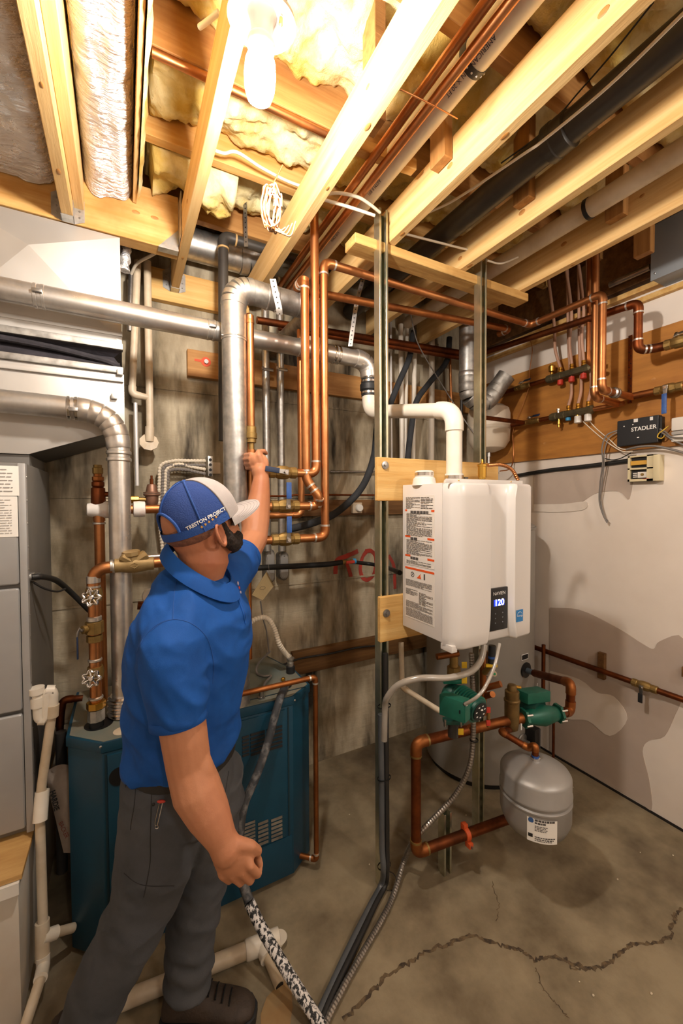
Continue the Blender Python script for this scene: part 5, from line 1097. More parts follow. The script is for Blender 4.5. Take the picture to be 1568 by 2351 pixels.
hose('cable', 'thin black cable below the thick one by the furnace', 'cable', [P(72, 1334, x=FX+.004), P(100, 1350, y=1.86), P(130, 1358, y=1.9), P(150, 1352, y=1.95)], .004, cable_b)
run('copper_drop', 'bent copper pipe end rising behind the boiler by the furnace', [P(190, 1603, y=2.1), P(144, 1606, y=2.1), P(138, 1645, y=2.1), P(137, 1800, y=2.1)], .014, cop_old, bend=1.8)
run('copper_drop', 'dark pipe standing in the gap between furnace and boiler', [P(140, 1680, y=2.05), P(143, 2000, y=2.05)], .02, abs_b)
# ---- pvc condensate drain of the furnace
yd = 1.80; D_ = lambda px, py, y=yd: P(px, py, y=y)
T = run('condensate_drain', 'old white plastic drain with a trap, down beside the furnace to the floor', [D_(90, 1590, 1.83), D_(92, 1655, 1.82), D_(118, 1655, 1.82), D_(119, 1590, 1.82), D_(121, 1640, 1.82)], .016, pvc_old, bend=1.5) if 0 else thing('condensate_drain', 'old white plastic drain with a trap, down beside the furnace to the floor', 'pipe', P(60, 2345, z=0))
U = bent([D_(86, 1585), D_(90, 1652), D_(104, 1652), D_(110, 1585), D_(121, 1585), D_(119, 1640)], .02)
obj('trap_bend', MB().tube(U, .0185, 16), pvc, T); obj('cleanout_cap', MB().cyl(D_(84, 1578), D_(85, 1592), .024, n=20), pvc, T); obj('coupling', MB().cyl(D_(86, 1600), D_(87, 1622), .022, n=18), pvc, T); obj('coupling', MB().cyl(D_(121, 1618), D_(119, 1645), .021, n=18), pvc_old, T)
v0, v1, v2, v3 = D_(119, 1640), D_(96, 1800), D_(91, 1860, 1.78), D_(99, 2130, 1.73)
obj('pipe_length', MB().tube([v0, v1, v2, v3], .0155, 16), pvc_old, T)
obj('white_coupling', MB().tube([D_(97, 1815), D_(92, 1885, 1.77)], .0225, 20), pvc, T); obj('tee', MB().tube([D_(97, 2115, 1.735), D_(98, 2200, 1.71)], .022, 20), pvc_old, T)
obj('tee_branch', MB().tube([D_(98, 2152, 1.72), D_(130, 2140, 1.74)], .021, 18), pvc, T); obj('branch_pipe', MB().tube([D_(125, 2142, 1.74), D_(168, 2130, 1.78)], .0155, 16), pvc_old, T)
obj('pipe_length', MB().tube([D_(98, 2190, 1.71), D_(99, 2215, 1.70), P(92, 2250, z=.10), P(50, 2380, z=.03), P(20, 2460, z=.03)], .0165, 16), pvc_old, T); obj('elbow', MB().tube([D_(99, 2195, 1.705), D_(99, 2218, 1.695), P(93, 2248, z=.105)], .0205, 18), pvc, T)
# crumpled cement bag stuffed in the gap
mb = MB(); rows = []
for j in range(15):
    t = j/14; py = 1768+190*t; r = []
    for i in range(11):
        u = i/10; px = 102+44*t+(66-10*t)*u; p = P(px, py+(1-t)*(-12*math.sin(u*3)+14*(.5-u)), y=1.92+.03*math.sin(u*math.pi)*-1+.02*NZ.noise(V((u*4, t*6, 2))))
        r.append(p)
    rows.append(r)
mb.loft(rows, caps=False, closed=False)
bag = obj('paper_bag', mb, M('bag_paper', '#b9a99a', .8, 0, '#9f8d7e', 5, col3='#97463a', sc3=6, lo3=.6, hi3=.68), smooth=60); tag(bag, 'crumpled paper bag with dark lettering stuffed between furnace and boiler', 'bag')
o = P(125, 1838, y=1.89); text('HARDIE', .024, black_print, bag, o, (.16, 0, -1), (1, 0, .16), bold=.0008); text('BACKER', .02, M('bag_red', '#8d3a30', .7), bag, P(146, 1905, y=1.89), (.3, 0, -1), (1, 0, .3))
# ---- floor pipe with tee
f0, f1 = P(262, 2306, z=.031), P(640, 2152, z=.031); d = (f1-f0).normalized()
T = thing('floor_drain_pipe', 'white plastic pipe lying on the floor under the boiler, open tee at its end', 'pipe', f0.lerp(f1, .5)-V((0, 0, .031)))
obj('pipe_length', MB().cyl(f0-d*.1, f1-d*.1, .0265, n=24), pvc_old, T); obj('tee', MB().tube([f1-d*.125, f1-d*.118, f1-d*.0, f1], [.029, .032, .032, .0315], 24), pvc, T)
obj('open_mouth', MB().lathe([(.028, 0), (.028, .001)], f1, d, 20), M('pvc_shadow', '#4a4238', .8), T)
sd = (P(632, 2240, z=.02)-P(612, 2190, z=.031)).normalized(); obj('tee_branch', MB().cyl(f1-d*.06, f1-d*.06+sd*.05, .031, n=22), pvc, T); obj('branch_stub', MB().tube([f1-d*.06+sd*.04, f1-d*.06+sd*.14-V((0, 0, .004))], [.02, .018], 18), pvc_old, T)
obj('stub_mouth', MB().lathe([(.014, 0), (.014, .001)], f1-d*.06+sd*.14-V((0, 0, .004)), sd, 16), black, T)
rust = M('rust_stain', '#8a6238', .85, 0, '#94784f', 7, col3='#7f6a4e', sc3=9); pts = [P(a, b, z=.0012) for a, b in ((640, 2260), (655, 2245), (668, 2265), (672, 2310), (665, 2360), (600, 2370), (598, 2330), (612, 2290))]
obj('rust_stain', MB().prism(pts, (0, 0, .0004)), rust, bpy.data.objects['floor'], smooth=0)

# ================================================================ storage heater
tg = M('tank_grey', '#8d8880', .5, .1, '#857f77', 2); c = V((2.055, 1.925, 0)); R_ = .335
T = thing('storage_heater', 'tall grey storage water heater in the corner behind the wall heater', 'water heater', c)
obj('shell', MB().lathe([(R_-.01, .03), (R_, .04), (R_, 1.53), (R_-.004, 1.545), (R_-.03, 1.56), (.05, 1.57)], c, n=72), tg, T)
obj('base_ring', MB().lathe([(R_-.02, 0), (R_-.015, .035)], c, n=60), black, T); obj('top_seam', MB().lathe([(R_+.003, 1.52), (R_+.006, 1.523), (R_+.006, 1.535), (R_+.003, 1.538)], c, n=72), galv_dull, T)
def on_tank(px, py, off=0.):
    o = V((0, 0, EYE)); v = P(px, py, d=1.)-o; a = v.x**2+v.y**2; b = -2*(v.x*c.x+v.y*c.y); k = c.x**2+c.y**2-(R_+off)**2
    dsc = b*b-4*a*k; t = (-b-math.sqrt(max(0, dsc)))/(2*a); return o+v*t
pt = on_tank(1207, 1538, .002); nn = V((pt.x-c.x, pt.y-c.y, 0)).normalized(); sd = V((-nn.y, nn.x, 0))
obj('black_port', MB().lathe([(.045, 0), (.045, .006), (.03, .008)], pt, nn, 28), black, T); obj('port_nipple', MB().cyl(pt, pt+nn*.06, .016, n=16), M('lined_nipple', '#4e5b66', .5), T)
p2 = on_tank(1205, 1508, .002); n2 = V((p2.x-c.x, p2.y-c.y, 0)).normalized(); s2_ = V((-n2.y, n2.x, 0))
lb_ = obj('port_label', MB().obox(p2, s2_*.032, n2*.001, V((0, 0, .017))), white_print, T, smooth=0); obj('label_face', MB().obox(p2+n2*.0012, s2_*.029, n2*.0006, V((0, 0, .014))), black, lb_, smooth=0)
lines(mb := MB(), p2+n2*.0012-s2_*-.02+V((0, 0, .006)), -s2_*-1, V((0, 0, 1)), .04, .014, 2, rnd, .4, 1.) if 0 else None
p3 = on_tank(1222, 1700, .03); n3 = V((p3.x-c.x, p3.y-c.y, 0)).normalized(); s3_ = V((-n3.y, n3.x, 0))
obj('gas_control', MB().obox(p3, s3_*.028, n3*.03, V((0, 0, .08))), black, T, bev=.004); obj('control_side', MB().obox(p3+s3_*.045, s3_*.016, n3*.02, V((0, 0, .06))), M('case_dark_grey', '#3c3d40', .6), T, bev=.003)
p4 = on_tank(1200, 1700, .004); obj('drain_boss', MB().lathe([(.04, 0), (.036, .006), (.015, .008), (.015, .04)], p4, V((p4.x-c.x, p4.y-c.y, 0)), 20), galv_dull, T)
p5 = on_tank(1228, 1578, .004); n5 = V((p5.x-c.x, p5.y-c.y, 0)).normalized(); obj('paper_tag', MB().obox(p5+n5*.01, V((-n5.y, n5.x, 0))*.03, n5*.002, V((.005, 0, .015))), paper, T)
# ================================================================ manifold under the wall heater
zm = .675; rm = .0215; W0, W1, W2 = P(955, 1705, z=zm), P(1175, 1652, z=zm), P(1290, 1636, z=zm)
b0 = P(942, 1958, z=.165); b0.x, b0.y = W0.x-.0, W0.y; b0.z = P(944, 1963, y=W0.y).z
b1 = P(1180, 1888, z=.17); b1.z = b0.z; tun = M('valve_tan', '#8d7448', .45, .7, '#6d5633', 14)
run('heater_loop', 'stout copper loop from the manifold down and along near the floor', [W0.lerp(W1, .5), W0, b0, b0+(b1-b0).normalized()*.62], rm, cop_old, ring=brass, bend=1.6, fmat=cop_dull)
run('manifold_pipe', 'copper manifold pipe between the two green pumps', [W0.lerp(W1, .5), W1], rm, cop_dull)
cl = P(1033, 1940, z=b0.z); cl = b0.lerp(b0+(b1-b0).normalized()*.62, .42); dv = (b1-b0).normalized()
T = thing('pipe_clamp', 'orange red clamp holding the low copper pipe to the short strut', 'clamp', cl); oc = M('clamp_orange', '#c24f22', .5)
obj('band', MB().lathe([(rm, -.011), (rm+.006, -.010), (rm+.006, .010), (rm, .011)], cl, dv, 24), oc, T); obj('ear', MB().obox(cl+V((0, -.02, -.032)), dv*.011, V((0, .014, .0)), V((0, 0, .012))), oc, T, bev=.003); obj('ear', MB().obox(cl+V((0, .01, .03)), dv*.011, V((0, .012, 0)), V((0, 0, .014))), oc, T, bev=.003); obj('bolt', MB().cyl(cl+V((0, -.034, -.034)), cl+V((0, -.042, -.034)), .005, n=6), steel, T)
green = M('pump_green', '#1d6a58', .42, .1, '#175646', 9); green2 = M('pump_green_dark', '#15493f', .45, .1)
# pump A, standing over the manifold
A0 = P(1102, 1634, d=1.60); am = (RX*.52-_F*.82-UX*.16).normalized(); T = thing('circulator_pump', 'green circulator pump with junction box and black dial below the wall heater', 'pump', P(1050, 1680, d=1.66), 'green circulator pumps')
sx, sy, _ = basis(am)
obj('motor', MB().lathe([(.030, -.13), (.045, -.12), (.048, -.10), (.047, -.012), (.044, -.004), (.03, 0)], A0, am, 36), green2, T)
for k in range(8): obj('cooling_fin', MB().lathe([(.047, -.02-k*.012), (.054, -.019-k*.012), (.054, -.014-k*.012), (.047, -.013-k*.012)], A0, am, 32), green, T)
dial = obj('dial_face', MB().lathe([(.036, -.002), (.037, .002), (.033, .003)], A0, am, 32), black, T)
for k in range(7): t = 2*math.pi*k/7+.3; q = A0+(sx*math.cos(t)+sy*math.sin(t))*.024+am*.0035; obj('dial_mark', MB().obox(q, sx*.004, sy*.0022, am*.0004), white_print, dial, smooth=0)
obj('maker_mark', MB().obox(A0+am*.0036+UX*.008, RX*.009, UX*.003, am*.0004), white_print, dial, smooth=0)
jb = P(1040, 1625, d=1.585); ju = (RX*.80-_F*-.0-_F*.45).normalized(); jn = ju.cross(V((0, 0, 1))).normalized()
ju = (RX*.72+_F*-.62); ju.z = 0; ju.normalize(); jn = V((0, 0, 1)).cross(ju)
obj('junction_box', MB().obox(P(1043, 1622, d=1.585), ju*.052, jn*.024, V((0, 0, .040))), green, T, bev=.003); obj('box_side', MB().obox(P(1043, 1622, d=1.585)+ju*.053, ju*.002, jn*.023, V((0, 0, .038))), green, T, bev=.001)
bp_ = P(1060, 1615, d=1.545); obj('cord_connector', MB().cyl(P(1062, 1617, d=1.55), P(1070, 1616, d=1.53), .008, n=10), steel, T); obj('box_socket', MB().obox(P(1056, 1634, d=1.545), ju*.002, jn*.005, V((0, 0, .006))), black, T)
obj('volute', MB().ell(P(1040, 1600, d=1.72), RX*.05, _F*.045, UX*.055, 24, 14), green2, T)
obj('upper_flange', MB().obox(P(1040, 1562, d=1.72), RX*.045, _F*.02, UX*.008), green, T, bev=.003); obj('lower_flange', MB().obox(P(1040, 1655, d=1.70), RX*.04, _F*.02, UX*.008), green2, T, bev=.003)
for s in (-1, 1): obj('flange_bolt', MB().cyl(P(1040+s*18, 1653, d=1.685), P(1040+s*18, 1668, d=1.685), .006, n=6), steel, T)
obj('lower_neck', MB().cyl(P(1040, 1655, d=1.705), P(1040, 1690, d=1.705), .022, n=18), abs_b, T)
run('isolation_valve', 'dark brass isolation valve rising from the pump to the heater underside', [P(1042, 1555, d=1.73), P(1042, 1492, d=1.73)], .018, brass, cat='valve')
tag(obj('valve_nut', MB().lathe([(.022, -.02), (.028, -.018), (.028, .018), (.022, .02)], P(1042, 1540, d=1.73), (0, 0, 1), 8), brass, smooth=20), 'hexagon nut on the isolation valve above the pump', 'fitting')
for px, py, l in ((1066, 1527, 'upper'), (1066, 1562, 'lower'), (1058, 1680, 'hanging')): 
    tag(obj('yellow_tag', MB().obox(P(px, py, d=1.66), RX*.011, _F*.001, UX*.013), M('tag_yellow', '#d0a91e', .5), bev=.001), f'{l} small yellow tag by the pump', 'tag')
# copper stubs and gas valve under the heater
run('copper_stub', 'level copper stub left below the wall heater', [P(1003, 1508, d=1.70), P(1052, 1500, d=1.72)], .013, cop_dull)
run('copper_drop', 'copper pipe dropping from the heater behind the pump', [P(1108, 1492, d=1.78), P(1110, 1640, d=1.78)], .014, cop_dull)
run('copper_stub', 'capped copper stub pointing right, upper of two', [P(1112, 1580, d=1.78), P(1150, 1570, d=1.74)], .0135, cop); run('copper_stub', 'short capped copper stub pointing right, lower of two', [P(1114, 1598, d=1.78), P(1131, 1594, d=1.72)], .0125, cop_dull)
T = thing('gas_valve', 'black union and yellow handled valve under the heater outlet', 'valve', P(1130, 1525, d=1.72)); obj('black_union', MB().cyl(P(1130, 1482, d=1.72), P(1128, 1523, d=1.72), .015, n=16), rubber, T); obj('blue_band', MB().cyl(P(1129, 1506, d=1.72), P(1129, 1511, d=1.72), .0158, n=16), blue_p, T)
obj('yellow_handle', MB().obox(P(1128, 1528, d=1.71), RX*.024, _F*.006, UX*.006), MATS['tag_yellow'], T, bev=.002); obj('outlet', MB().cyl(P(1125, 1528, d=1.73), P(1112, 1545, d=1.76), .012, n=14), brass, T)
obj('gauge_cap', MB().lathe([(.011, 0), (.011, .006)], P(1134, 1546, d=1.70), -_F, 16), pvc_old, T); obj('green_dot', MB().lathe([(.005, .006), (.005, .008)], P(1134, 1546, d=1.70), -_F, 12), M('dot_green', '#1f8a5a', .5), T)
# red handled valve, air separator
T = thing('purge_valve', 'small purge valve with red handles on the manifold pipe', 'valve', P(1120, 1660, d=1.78)); obj('body', MB().cyl(P(1121, 1668, d=1.78), P(1121, 1628, d=1.78), .008, n=12), brass, T)
for py in (1630, 1660): obj('red_handle', MB().obox(P(1121, py, d=1.765), RX*.009, _F*.004, UX*.012), red_p, T, bev=.002)
sp = W1.lerp(W2, .0); c6 = V((sp.x, sp.y, zm)); T = thing('air_separator', 'brass air separator standing on the manifold between the pumps', 'valve', c6-V((0, 0, .05)))
obj('body', MB().lathe([(.018, -.05), (.028, -.042), (.031, -.02), (.033, .02), (.033, .085), (.036, .088), (.036, .096), (.032, .1), (.032, .135), (.024, .14)], c6, n=28), tun, T); obj('dome', MB().lathe([(.022, .138), (.022, .152), (.018, .165), (.01, .168)], c6, n=20), tun, T); obj('spout', MB().cyl(c6+V((0, 0, .158)), c6+V((.035, -.02, .152)), .007, n=10), brass_y, T); obj('clip', MB().box(c6.x+.02, c6.y-.034, c6.z-.04, c6.x+.028, c6.y-.03, c6.z-.01), white_print, T)
# pump B
v = (W2-W1).normalized(); q0 = W1+v*.055; q1 = W2
T = thing('circulator_pump', 'green circulator pump lying between the brass separator and the copper bend', 'pump', q0.lerp(q1, .5), 'green circulator pumps'); mid = q0.lerp(q1, .5); L_ = (q1-q0).length
obj('inlet_fitting', MB().cyl(W1+v*.01, q0, .024, n=20), cop_dull, T)
for q, s in ((q0, 1), (q1-v*.03, -1)):
    fl = obj('flange', MB().lathe([(.03, 0), (.045, .003), (.045, .016), (.03, .02)], q, v, 6), green, T, smooth=20)
    for k in (-1, 1): obj('bolt', MB().cyl(q+V((0, -.03*1, .0))+V((0, 0, .025*k))-v*.004, q+V((0, -.03, .025*k))+v*.026, .006, n=6), chrome, fl)
obj('volute', MB().tube([q0+v*.01, q0+v*.04, mid, q1-v*.04, q1-v*.02], [.026, .034, .048, .034, .026], 24), green, T)
back = V((-.1, 1, 0)).normalized(); obj('motor', MB().lathe([(.05, .01), (.055, .03), (.055, .11), (.045, .12)], mid+back*.0+V((0, 0, .02)), back, 28), green2, T)
obj('junction_box', MB().obox(mid+back*.035+V((-.02, 0, .088)), v*.062, back*.034, V((0, 0, .026))), green, T, bev=.004)
T = run('heater_return', 'bent copper pipe from the pump round into the black port of the storage heater', [q1-v*.01, P(1309, 1634, d=2.02), P(1311, 1568, d=2.02), pt+nn*.055], .0205, cop_old, ring=None, bend=1.7, fmat=cop_dull, cov=.9)
# expansion tank hanging from the manifold
ec = P(1228, 1850, d=1.74); er = .139; zt_, zb_ = P(1228, 1741, d=1.74).z, P(1228, 1945, d=1.64).z; H_ = zt_-zb_; o = V((ec.x, ec.y, zb_))
eg = M('tank_silver', '#9c9995', .42, .35, '#8f8c88', 3); T = thing('expansion_tank', 'silver grey expansion tank hanging by its pipe just above the floor', 'tank', o)
obj('shell', MB().lathe([(.05, 0), (.095, .008), (.122, .03), (er-.004, .06), (er, .075), (er, H_*.5), (er+.003, H_*.505), (er+.003, H_*.525), (er-.004, H_*.54), (er-.004, H_*.575), (er+.003, H_*.59), (er+.003, H_*.62), (er, H_*.635), (er, H_*.83), (er-.006, H_*.865), (er-.025, H_*.9), (.085, H_*.955), (.04, H_*.99), (.02, H_)], o, n=56), eg, T)
dd = (V((0, 0, 0))-V((o.x, o.y, 0))).normalized(); ss = V((-dd.y, dd.x, 0)); tl = lambda t, h, e=.0012: o+(dd*math.cos(t)+ss*math.sin(t))*(er+e)+V((0, 0, h))
lb_ = obj('data_label', MB().loft([[tl(t, h) for t in [-.2+.115*k for k in range(8)]] for h in (H_*.14, H_*.46)], caps=False, closed=False), paper, T)
pr = MB()
for j, (h, n, t0, t1, th) in enumerate(((.43, 3, .0, .56, .008), (.395, 2, .0, .3, .007), (.36, 4, 0., .34, .003), (.34, 3, 0, .3, .003), (.32, 5, 0, .36, .003), (.3, 3, 0, .3, .003), (.21, 8, 0, .55, .004), (.185, 7, 0, .5, .004), (.165, 7, .0, .45, .003))):
    t = t0
    while t < t1-.02:
        w = rnd.uniform(.03, .08); w = min(w, t1-t); pr.loft([[tl(t+w*k/3, H_*h+q, .0018) for k in range(4)] for q in (0, th)], caps=False, closed=False); t += w+.014
obj('small_print', pr, dark_print, lb_, smooth=0, kind='stuff')
obj('blue_emblem', MB().loft([[tl(-.17+.035*k, H_*.425+q*(1 if 0 < k < 4 else .5), .0018) for k in range(5)] for q in (-.008, .011)], caps=False, closed=False), M('emblem_blue', '#33588f', .5), lb_, smooth=0)
obj('barcode', MB().loft([[tl(-.17+.03*k, H_*.2+q, .0018) for k in range(5)] for q in (0, .014)], caps=False, closed=False), black_print, lb_, smooth=0)
obj('nozzle', MB().lathe([(.02, H_-.004), (.02, H_+.01), (.014, H_+.012)], o, n=18), chrome, T); obj('tape_ring', MB().lathe([(.016, H_+.01), (.016, H_+.018)], o, n=16), blue_p, T)
run('tank_pipe', 'dark pipe sloping from the air separator down to the silver tank nozzle', [c6+V((0, 0, -.045)), P(1150, 1680, d=1.82)+V((0, 0, 0)), P(1214, 1718, d=1.76), o+V((0, 0, H_+.06)), o+V((0, 0, H_+.015))], .0135, cop_old, bend=1.2, fmat=cop_dull, ring=None, cov=.6)
# hoses under the heater
clear = M('clear_hose', '#a39c92', .18, 0, '#8d867c', 5, spec=.7, coat=.5)
hose('clear_hose', 'translucent hose curving from the heater round to the left strut', 'hose', [P(1112, 1480, d=1.62), P(1104, 1515, d=1.6), P(1080, 1542, d=1.58), P(1030, 1556, d=1.57), P(965, 1557, d=1.57), P(915, 1572, d=1.58), P(890, 1600, d=1.6), P(884, 1625, d=1.63), P(882, 1700, d=1.64)], .0125, clear, 14)
hose('clear_hose', 'thin translucent tube from the heater across the pump box', 'hose', [P(1147, 1478, d=1.6), P(1135, 1530, d=1.55), P(1115, 1575, d=1.52), P(1095, 1600, d=1.5), P(1068, 1617, d=1.53)], .0065, clear, 10)
T = run('condensate_pipe', 'thin white plastic pipe dropping behind the strut and sloping to the pump', [P(921, 1475, d=1.95), P(923, 1578, d=1.93), P(1022, 1640, d=1.85)], .0125, pvc_old, bend=1.4)
def flexline(label, pts, r, step=.006, mt=steel): q, rs = rib(pts, r, step, r*.05); return tag(obj('flex_conduit', MB().tube(q, rs, 12), mt, smooth=0), label, 'conduit')
stl = M('flex_steel', '#a9a29a', .35, .85, '#8a847d', 20)
flexline('shiny flex conduit from the heater curving to the floor and off towards the camera', [P(1082, 1500, d=1.80), P(1086, 1600, d=1.80), P(1086, 1690, d=1.80), P(1078, 1760, d=1.79), P(1045, 1825, d=1.80), P(995, 1880, d=1.79), P(955, 1922, d=1.78), P(928, 1975, z=.07), P(905, 2050, z=.018), P(880, 2105, z=.016), P(840, 2175, z=.016), P(800, 2245, z=.016), P(765, 2312, z=.016), P(748, 2350, z=.016), P(728, 2410, z=.016)], .0115, .006, stl)
flexline('ribbed pale conduit right of the pump, rising to the heater', [P(1122, 1495, d=1.78), P(1118, 1550, d=1.8), P(1116, 1600, d=1.8)], .009, .006, stl)
grey_c = M('conduit_grey', '#54575a', .4, 0, '#44474a', 6)
for k, (o_, l, r) in enumerate(((0, 'left', .0125), (14, 'right', .0115))):
    pts = [P(874+o_*.8, 1640 if k == 0 else 1500, y=1.435), P(876+o_*.8, 1800, y=1.435), P(877+o_*.8, 1940, y=1.43), P(880+o_*.6, 1992, y=1.42), P(876+o_*.6, 2030, z=.03), P(850+o_*.7, 2080, z=.016), P(800+o_*.9, 2180, z=.014), P(756+o_*.7, 2275, z=.014), P(716+o_, 2362, z=.014)]
    hose('grey_conduit', f'{("grey", "black")[k]} conduit, {l} of two tied down the tall strut and over the floor', 'conduit', pts, r, grey_c if k == 0 else cable_b, 14)
for py, l in ((1622, 'topmost'), (1787, 'second'), (1988, 'third')):
    cc = P(882, py, y=1.435); tag(obj('zip_tie', MB().loft([[cc+V((math.cos(t)*(.030+e), math.sin(t)*(.019+e), h)) for t in [2*math.pi*k/24 for k in range(24)]] for e, h in ((0, 0), (.002, 0), (.002, .005), (0, .005))], caps=False), black), f'{l} black zip tie round the conduits on the tall strut', 'zip tie', 'zip ties')
cc = P(893, 2022, z=.03); tag(obj('zip_tie', MB().lathe([(.033, 0), (.035, 0), (.035, .005), (.033, .005)], cc, V((-.5, -.6, .3)), 20, caps=False), black), 'lowest black zip tie where the conduits bend on the floor', 'zip tie', 'zip ties')
tag(obj('zip_tie', MB().lathe([(.017, 0), (.019, 0), (.019, .005), (.017, .005)], P(1088, 1700, d=1.8), (0, 0, 1), 20, caps=False), black), 'black zip tie holding the flex conduit to the right strut', 'zip tie', 'zip ties')
# cardboard tag by the conduits
q = [P(612, 1312, y=2.0), P(629, 1345, y=2.0), P(603, 1378, y=1.97), P(578, 1366, y=1.97)]; tagm = M('tag_card', '#b9a67c', .8)
T = thing('cardboard_tag', 'cardboard tag hanging by a wire under the black hose beside his arm', 'tag', q[2]); obj('card', MB().prism(q, V((0, .002, 0))), tagm, T, smooth=0); obj('folded_flap', MB().prism([q[0], q[1], q[1]+V((.004, -.01, -.012)), q[0]+V((.0, -.012, -.008))], V((0, .0015, 0))), tagm, T, smooth=0)
obj('tag_wire', MB().tube(spl([q[0].lerp(q[1], .5), P(615, 1290, y=2.05), P(610, 1260, y=2.1)]), .001, 5), steel, T)
obj('pencil_mark', MB().tube([P(603, 1350, y=1.967)+V((.014*math.cos(t), 0, .008*math.sin(t))) for t in [k*.5 for k in range(14)]], .0006, 4), dark_print, T)
hose('cable', 'thin grey cable dropping below the cardboard tag', 'cable', [P(598, 1380, y=2.1), P(604, 1420, y=2.1), P(612, 1450, y=2.12), P(618, 1500, y=2.12)], .004, cable_g)

# ================================================================ the man
skin = M('skin', '#b9805f', .55, 0, '#a66c4a', 5, lo=.3, hi=.75, bump=.08, bsc=90, spec=.35, col3='#9c5138', sc3=2.2, lo3=.5, hi3=.8)
shirt = M('shirt_blue', '#17519f', .75, 0, '#13468c', 9, spec=.25, bump=.1, bsc=420)
trou = M('trouser_grey', '#505257', .85, 0, '#44464a', 6, spec=.2, bump=.12, bsc=300, col3='#595a5d', sc3=2.5)
hairm = M('beard_hair', '#2e2019', .75, 0, '#1b120d', 60, bump=1., bsc=160, stretch=(1, 1, .35))
capb = M('cap_mesh_blue', '#1a3f86', .7, 0, '#3d4784', 2.6, lo=.5, hi=.85, bump=.5, bsc=330); capn = M('cap_band_blue', '#1d4a94', .7, 0, bump=.3, bsc=260)
capg = M('cap_grey', '#b3acaa', .8, 0, '#a49d9b', 10, bump=.15, bsc=300); boot_m = M('boot_brown', '#2e241d', .7, 0, '#3d3026', 14, bump=.4)
RH = _R0.copy(); FH = V((math.sin(YAW), math.cos(YAW), 0)); UP = V((0, 0, 1))
def head_(th): t = math.radians(th); return RH*math.cos(t)+FH*math.sin(t), RH*-math.sin(t)+FH*math.cos(t)      # forward, left
man = thing('person', 'man in blue polo and trucker cap reaching up to a copper pipe, seen from behind', 'person', P(300, 2360, z=0))
hf0, hl = head_(47); pt_ = math.radians(24)
hf = hf0*math.cos(pt_)+UP*math.sin(pt_); hu = UP*math.cos(pt_)-hf0*math.sin(pt_)
HC = P(462, 1199, d=1.15)
def hp_(f, l, u): return HC+hf*f+hl*l+hu*u
mb = MB()
def cap_(pts, rs, n=16):
    """tapered limb with rounded ends"""
    pts = [V(p) for p in pts]; rs = list(rs); d0 = (pts[0]-pts[1]).normalized(); d1 = (pts[-1]-pts[-2]).normalized()
    P_ = [pts[0]+d0*rs[0]*.85, pts[0]+d0*rs[0]*.5]+pts+[pts[-1]+d1*rs[-1]*.5, pts[-1]+d1*rs[-1]*.85]
    mb.tube(P_, [rs[0]*.45, rs[0]*.86]+rs+[rs[-1]*.86, rs[-1]*.45], n)
# head
mb.ell(hp_(-.004, 0, .01), hf*.101, hl*.081, hu*.105, 32, 20)
mb.ell(hp_(.03, 0, -.055), hf*.066, hl*.062, hu*.066, 28, 16); mb.ell(hp_(.055, 0, -.085), hf*.038, hl*.04, hu*.033, 20, 12)
mb.ell(hp_(-.035, 0, -.04), hf*.062, hl*.066, hu*.065, 24, 14)
mb.ell(hp_(.095, 0, -.035), hf*.022, hl*.014, hu*.02, 14, 10); mb.ell(hp_(.086, 0, -.016), hf*.016, hl*.011, hu*.032, 14, 10)
mb.ell(hp_(.083, .03, -.001), hf*.014, hl*.026, hu*.009, 12, 8); mb.ell(hp_(.083, -.03, -.001), hf*.014, hl*.026, hu*.009, 12, 8)
mb.ell(hp_(.082, 0, -.070), hf*.014, hl*.024, hu*.007, 12, 8)
for s in (-1, 1):
    e = hp_(-.003, s*.083, -.032); x_ = (hf*.95-hl*s*.25).normalized(); A = [e-hl*s*.0+x_*(-.004+.0165*math.cos(t))*1.0+hu*.030*math.sin(t)+hl*s*.009*(1-math.cos(t)) for t in [2*math.pi*k/20 for k in range(21)]]
    mb.tube(A, .0058, 8); mb.ell(e-hl*s*.004, x_*.014, hl*.0045, hu*.026, 14, 8); mb.ell(e+x_*.004-hu*.026+hl*s*.003, x_*.008, hl*.006, hu*.009, 10, 8); mb.ell(e-hl*s*.012, x_*.012, hl*.014, hu*.022, 12, 8)
# neck and trunk core
cap_([hp_(-.02, 0, -.06), P(468, 1285, d=1.15), P(456, 1335, d=1.155), P(450, 1400, d=1.16)], [.062, .069, .062, .055], 24)
mb.ell(hp_(-.055, .0, -.085), hf0*.04, hl*.055, UP*.05, 18, 12)
cap_([P(440, 1430, d=1.16), P(430, 1560, d=1.17), P(425, 1700, d=1.18)], [.11, .11, .11], 20)
# left arm raised to the pipe
LA = [P(528, 1320, d=1.33), P(560, 1275, d=1.44), P(583, 1238, d=1.535)]
cap_([LA[0], LA[1], LA[2]], [.055, .052, .05])
FA = [LA[2], P(588, 1190, d=1.58), P(596, 1140, d=1.615), P(600, 1098, d=1.64)]
cap_(FA, [.05, .0525, .042, .032]); mb.ell(P(573, 1200, d=1.55), RX*.032, _F*.03, UX*.06, 18, 12)
WL_ = FA[-1]; cap_([WL_, P(597, 1082, d=1.645)], [.031, .034])
mb.ell(P(594, 1066, d=1.655), RX*.042, _F*.022, UX*.046, 20, 14); mb.ell(P(589, 1057, d=1.65), RX*.033, _F*.024, UX*.03, 18, 12)
for k, py in enumerate((1046, 1056, 1066, 1076)):
    r = (.0105, .0108, .0102, .0088)[k]; o_ = (2, 0, 2, 6)[k]
    cap_([P(588+o_, py+1, d=1.655), P(575+o_, py-2, d=1.642), P(563+o_*.6, py-1, d=1.70), P(566+o_*.4, py+1, d=1.755), P(580, py+2, d=1.775)], [r*1.15, r*1.1, r, r*.92, r*.8], 12)
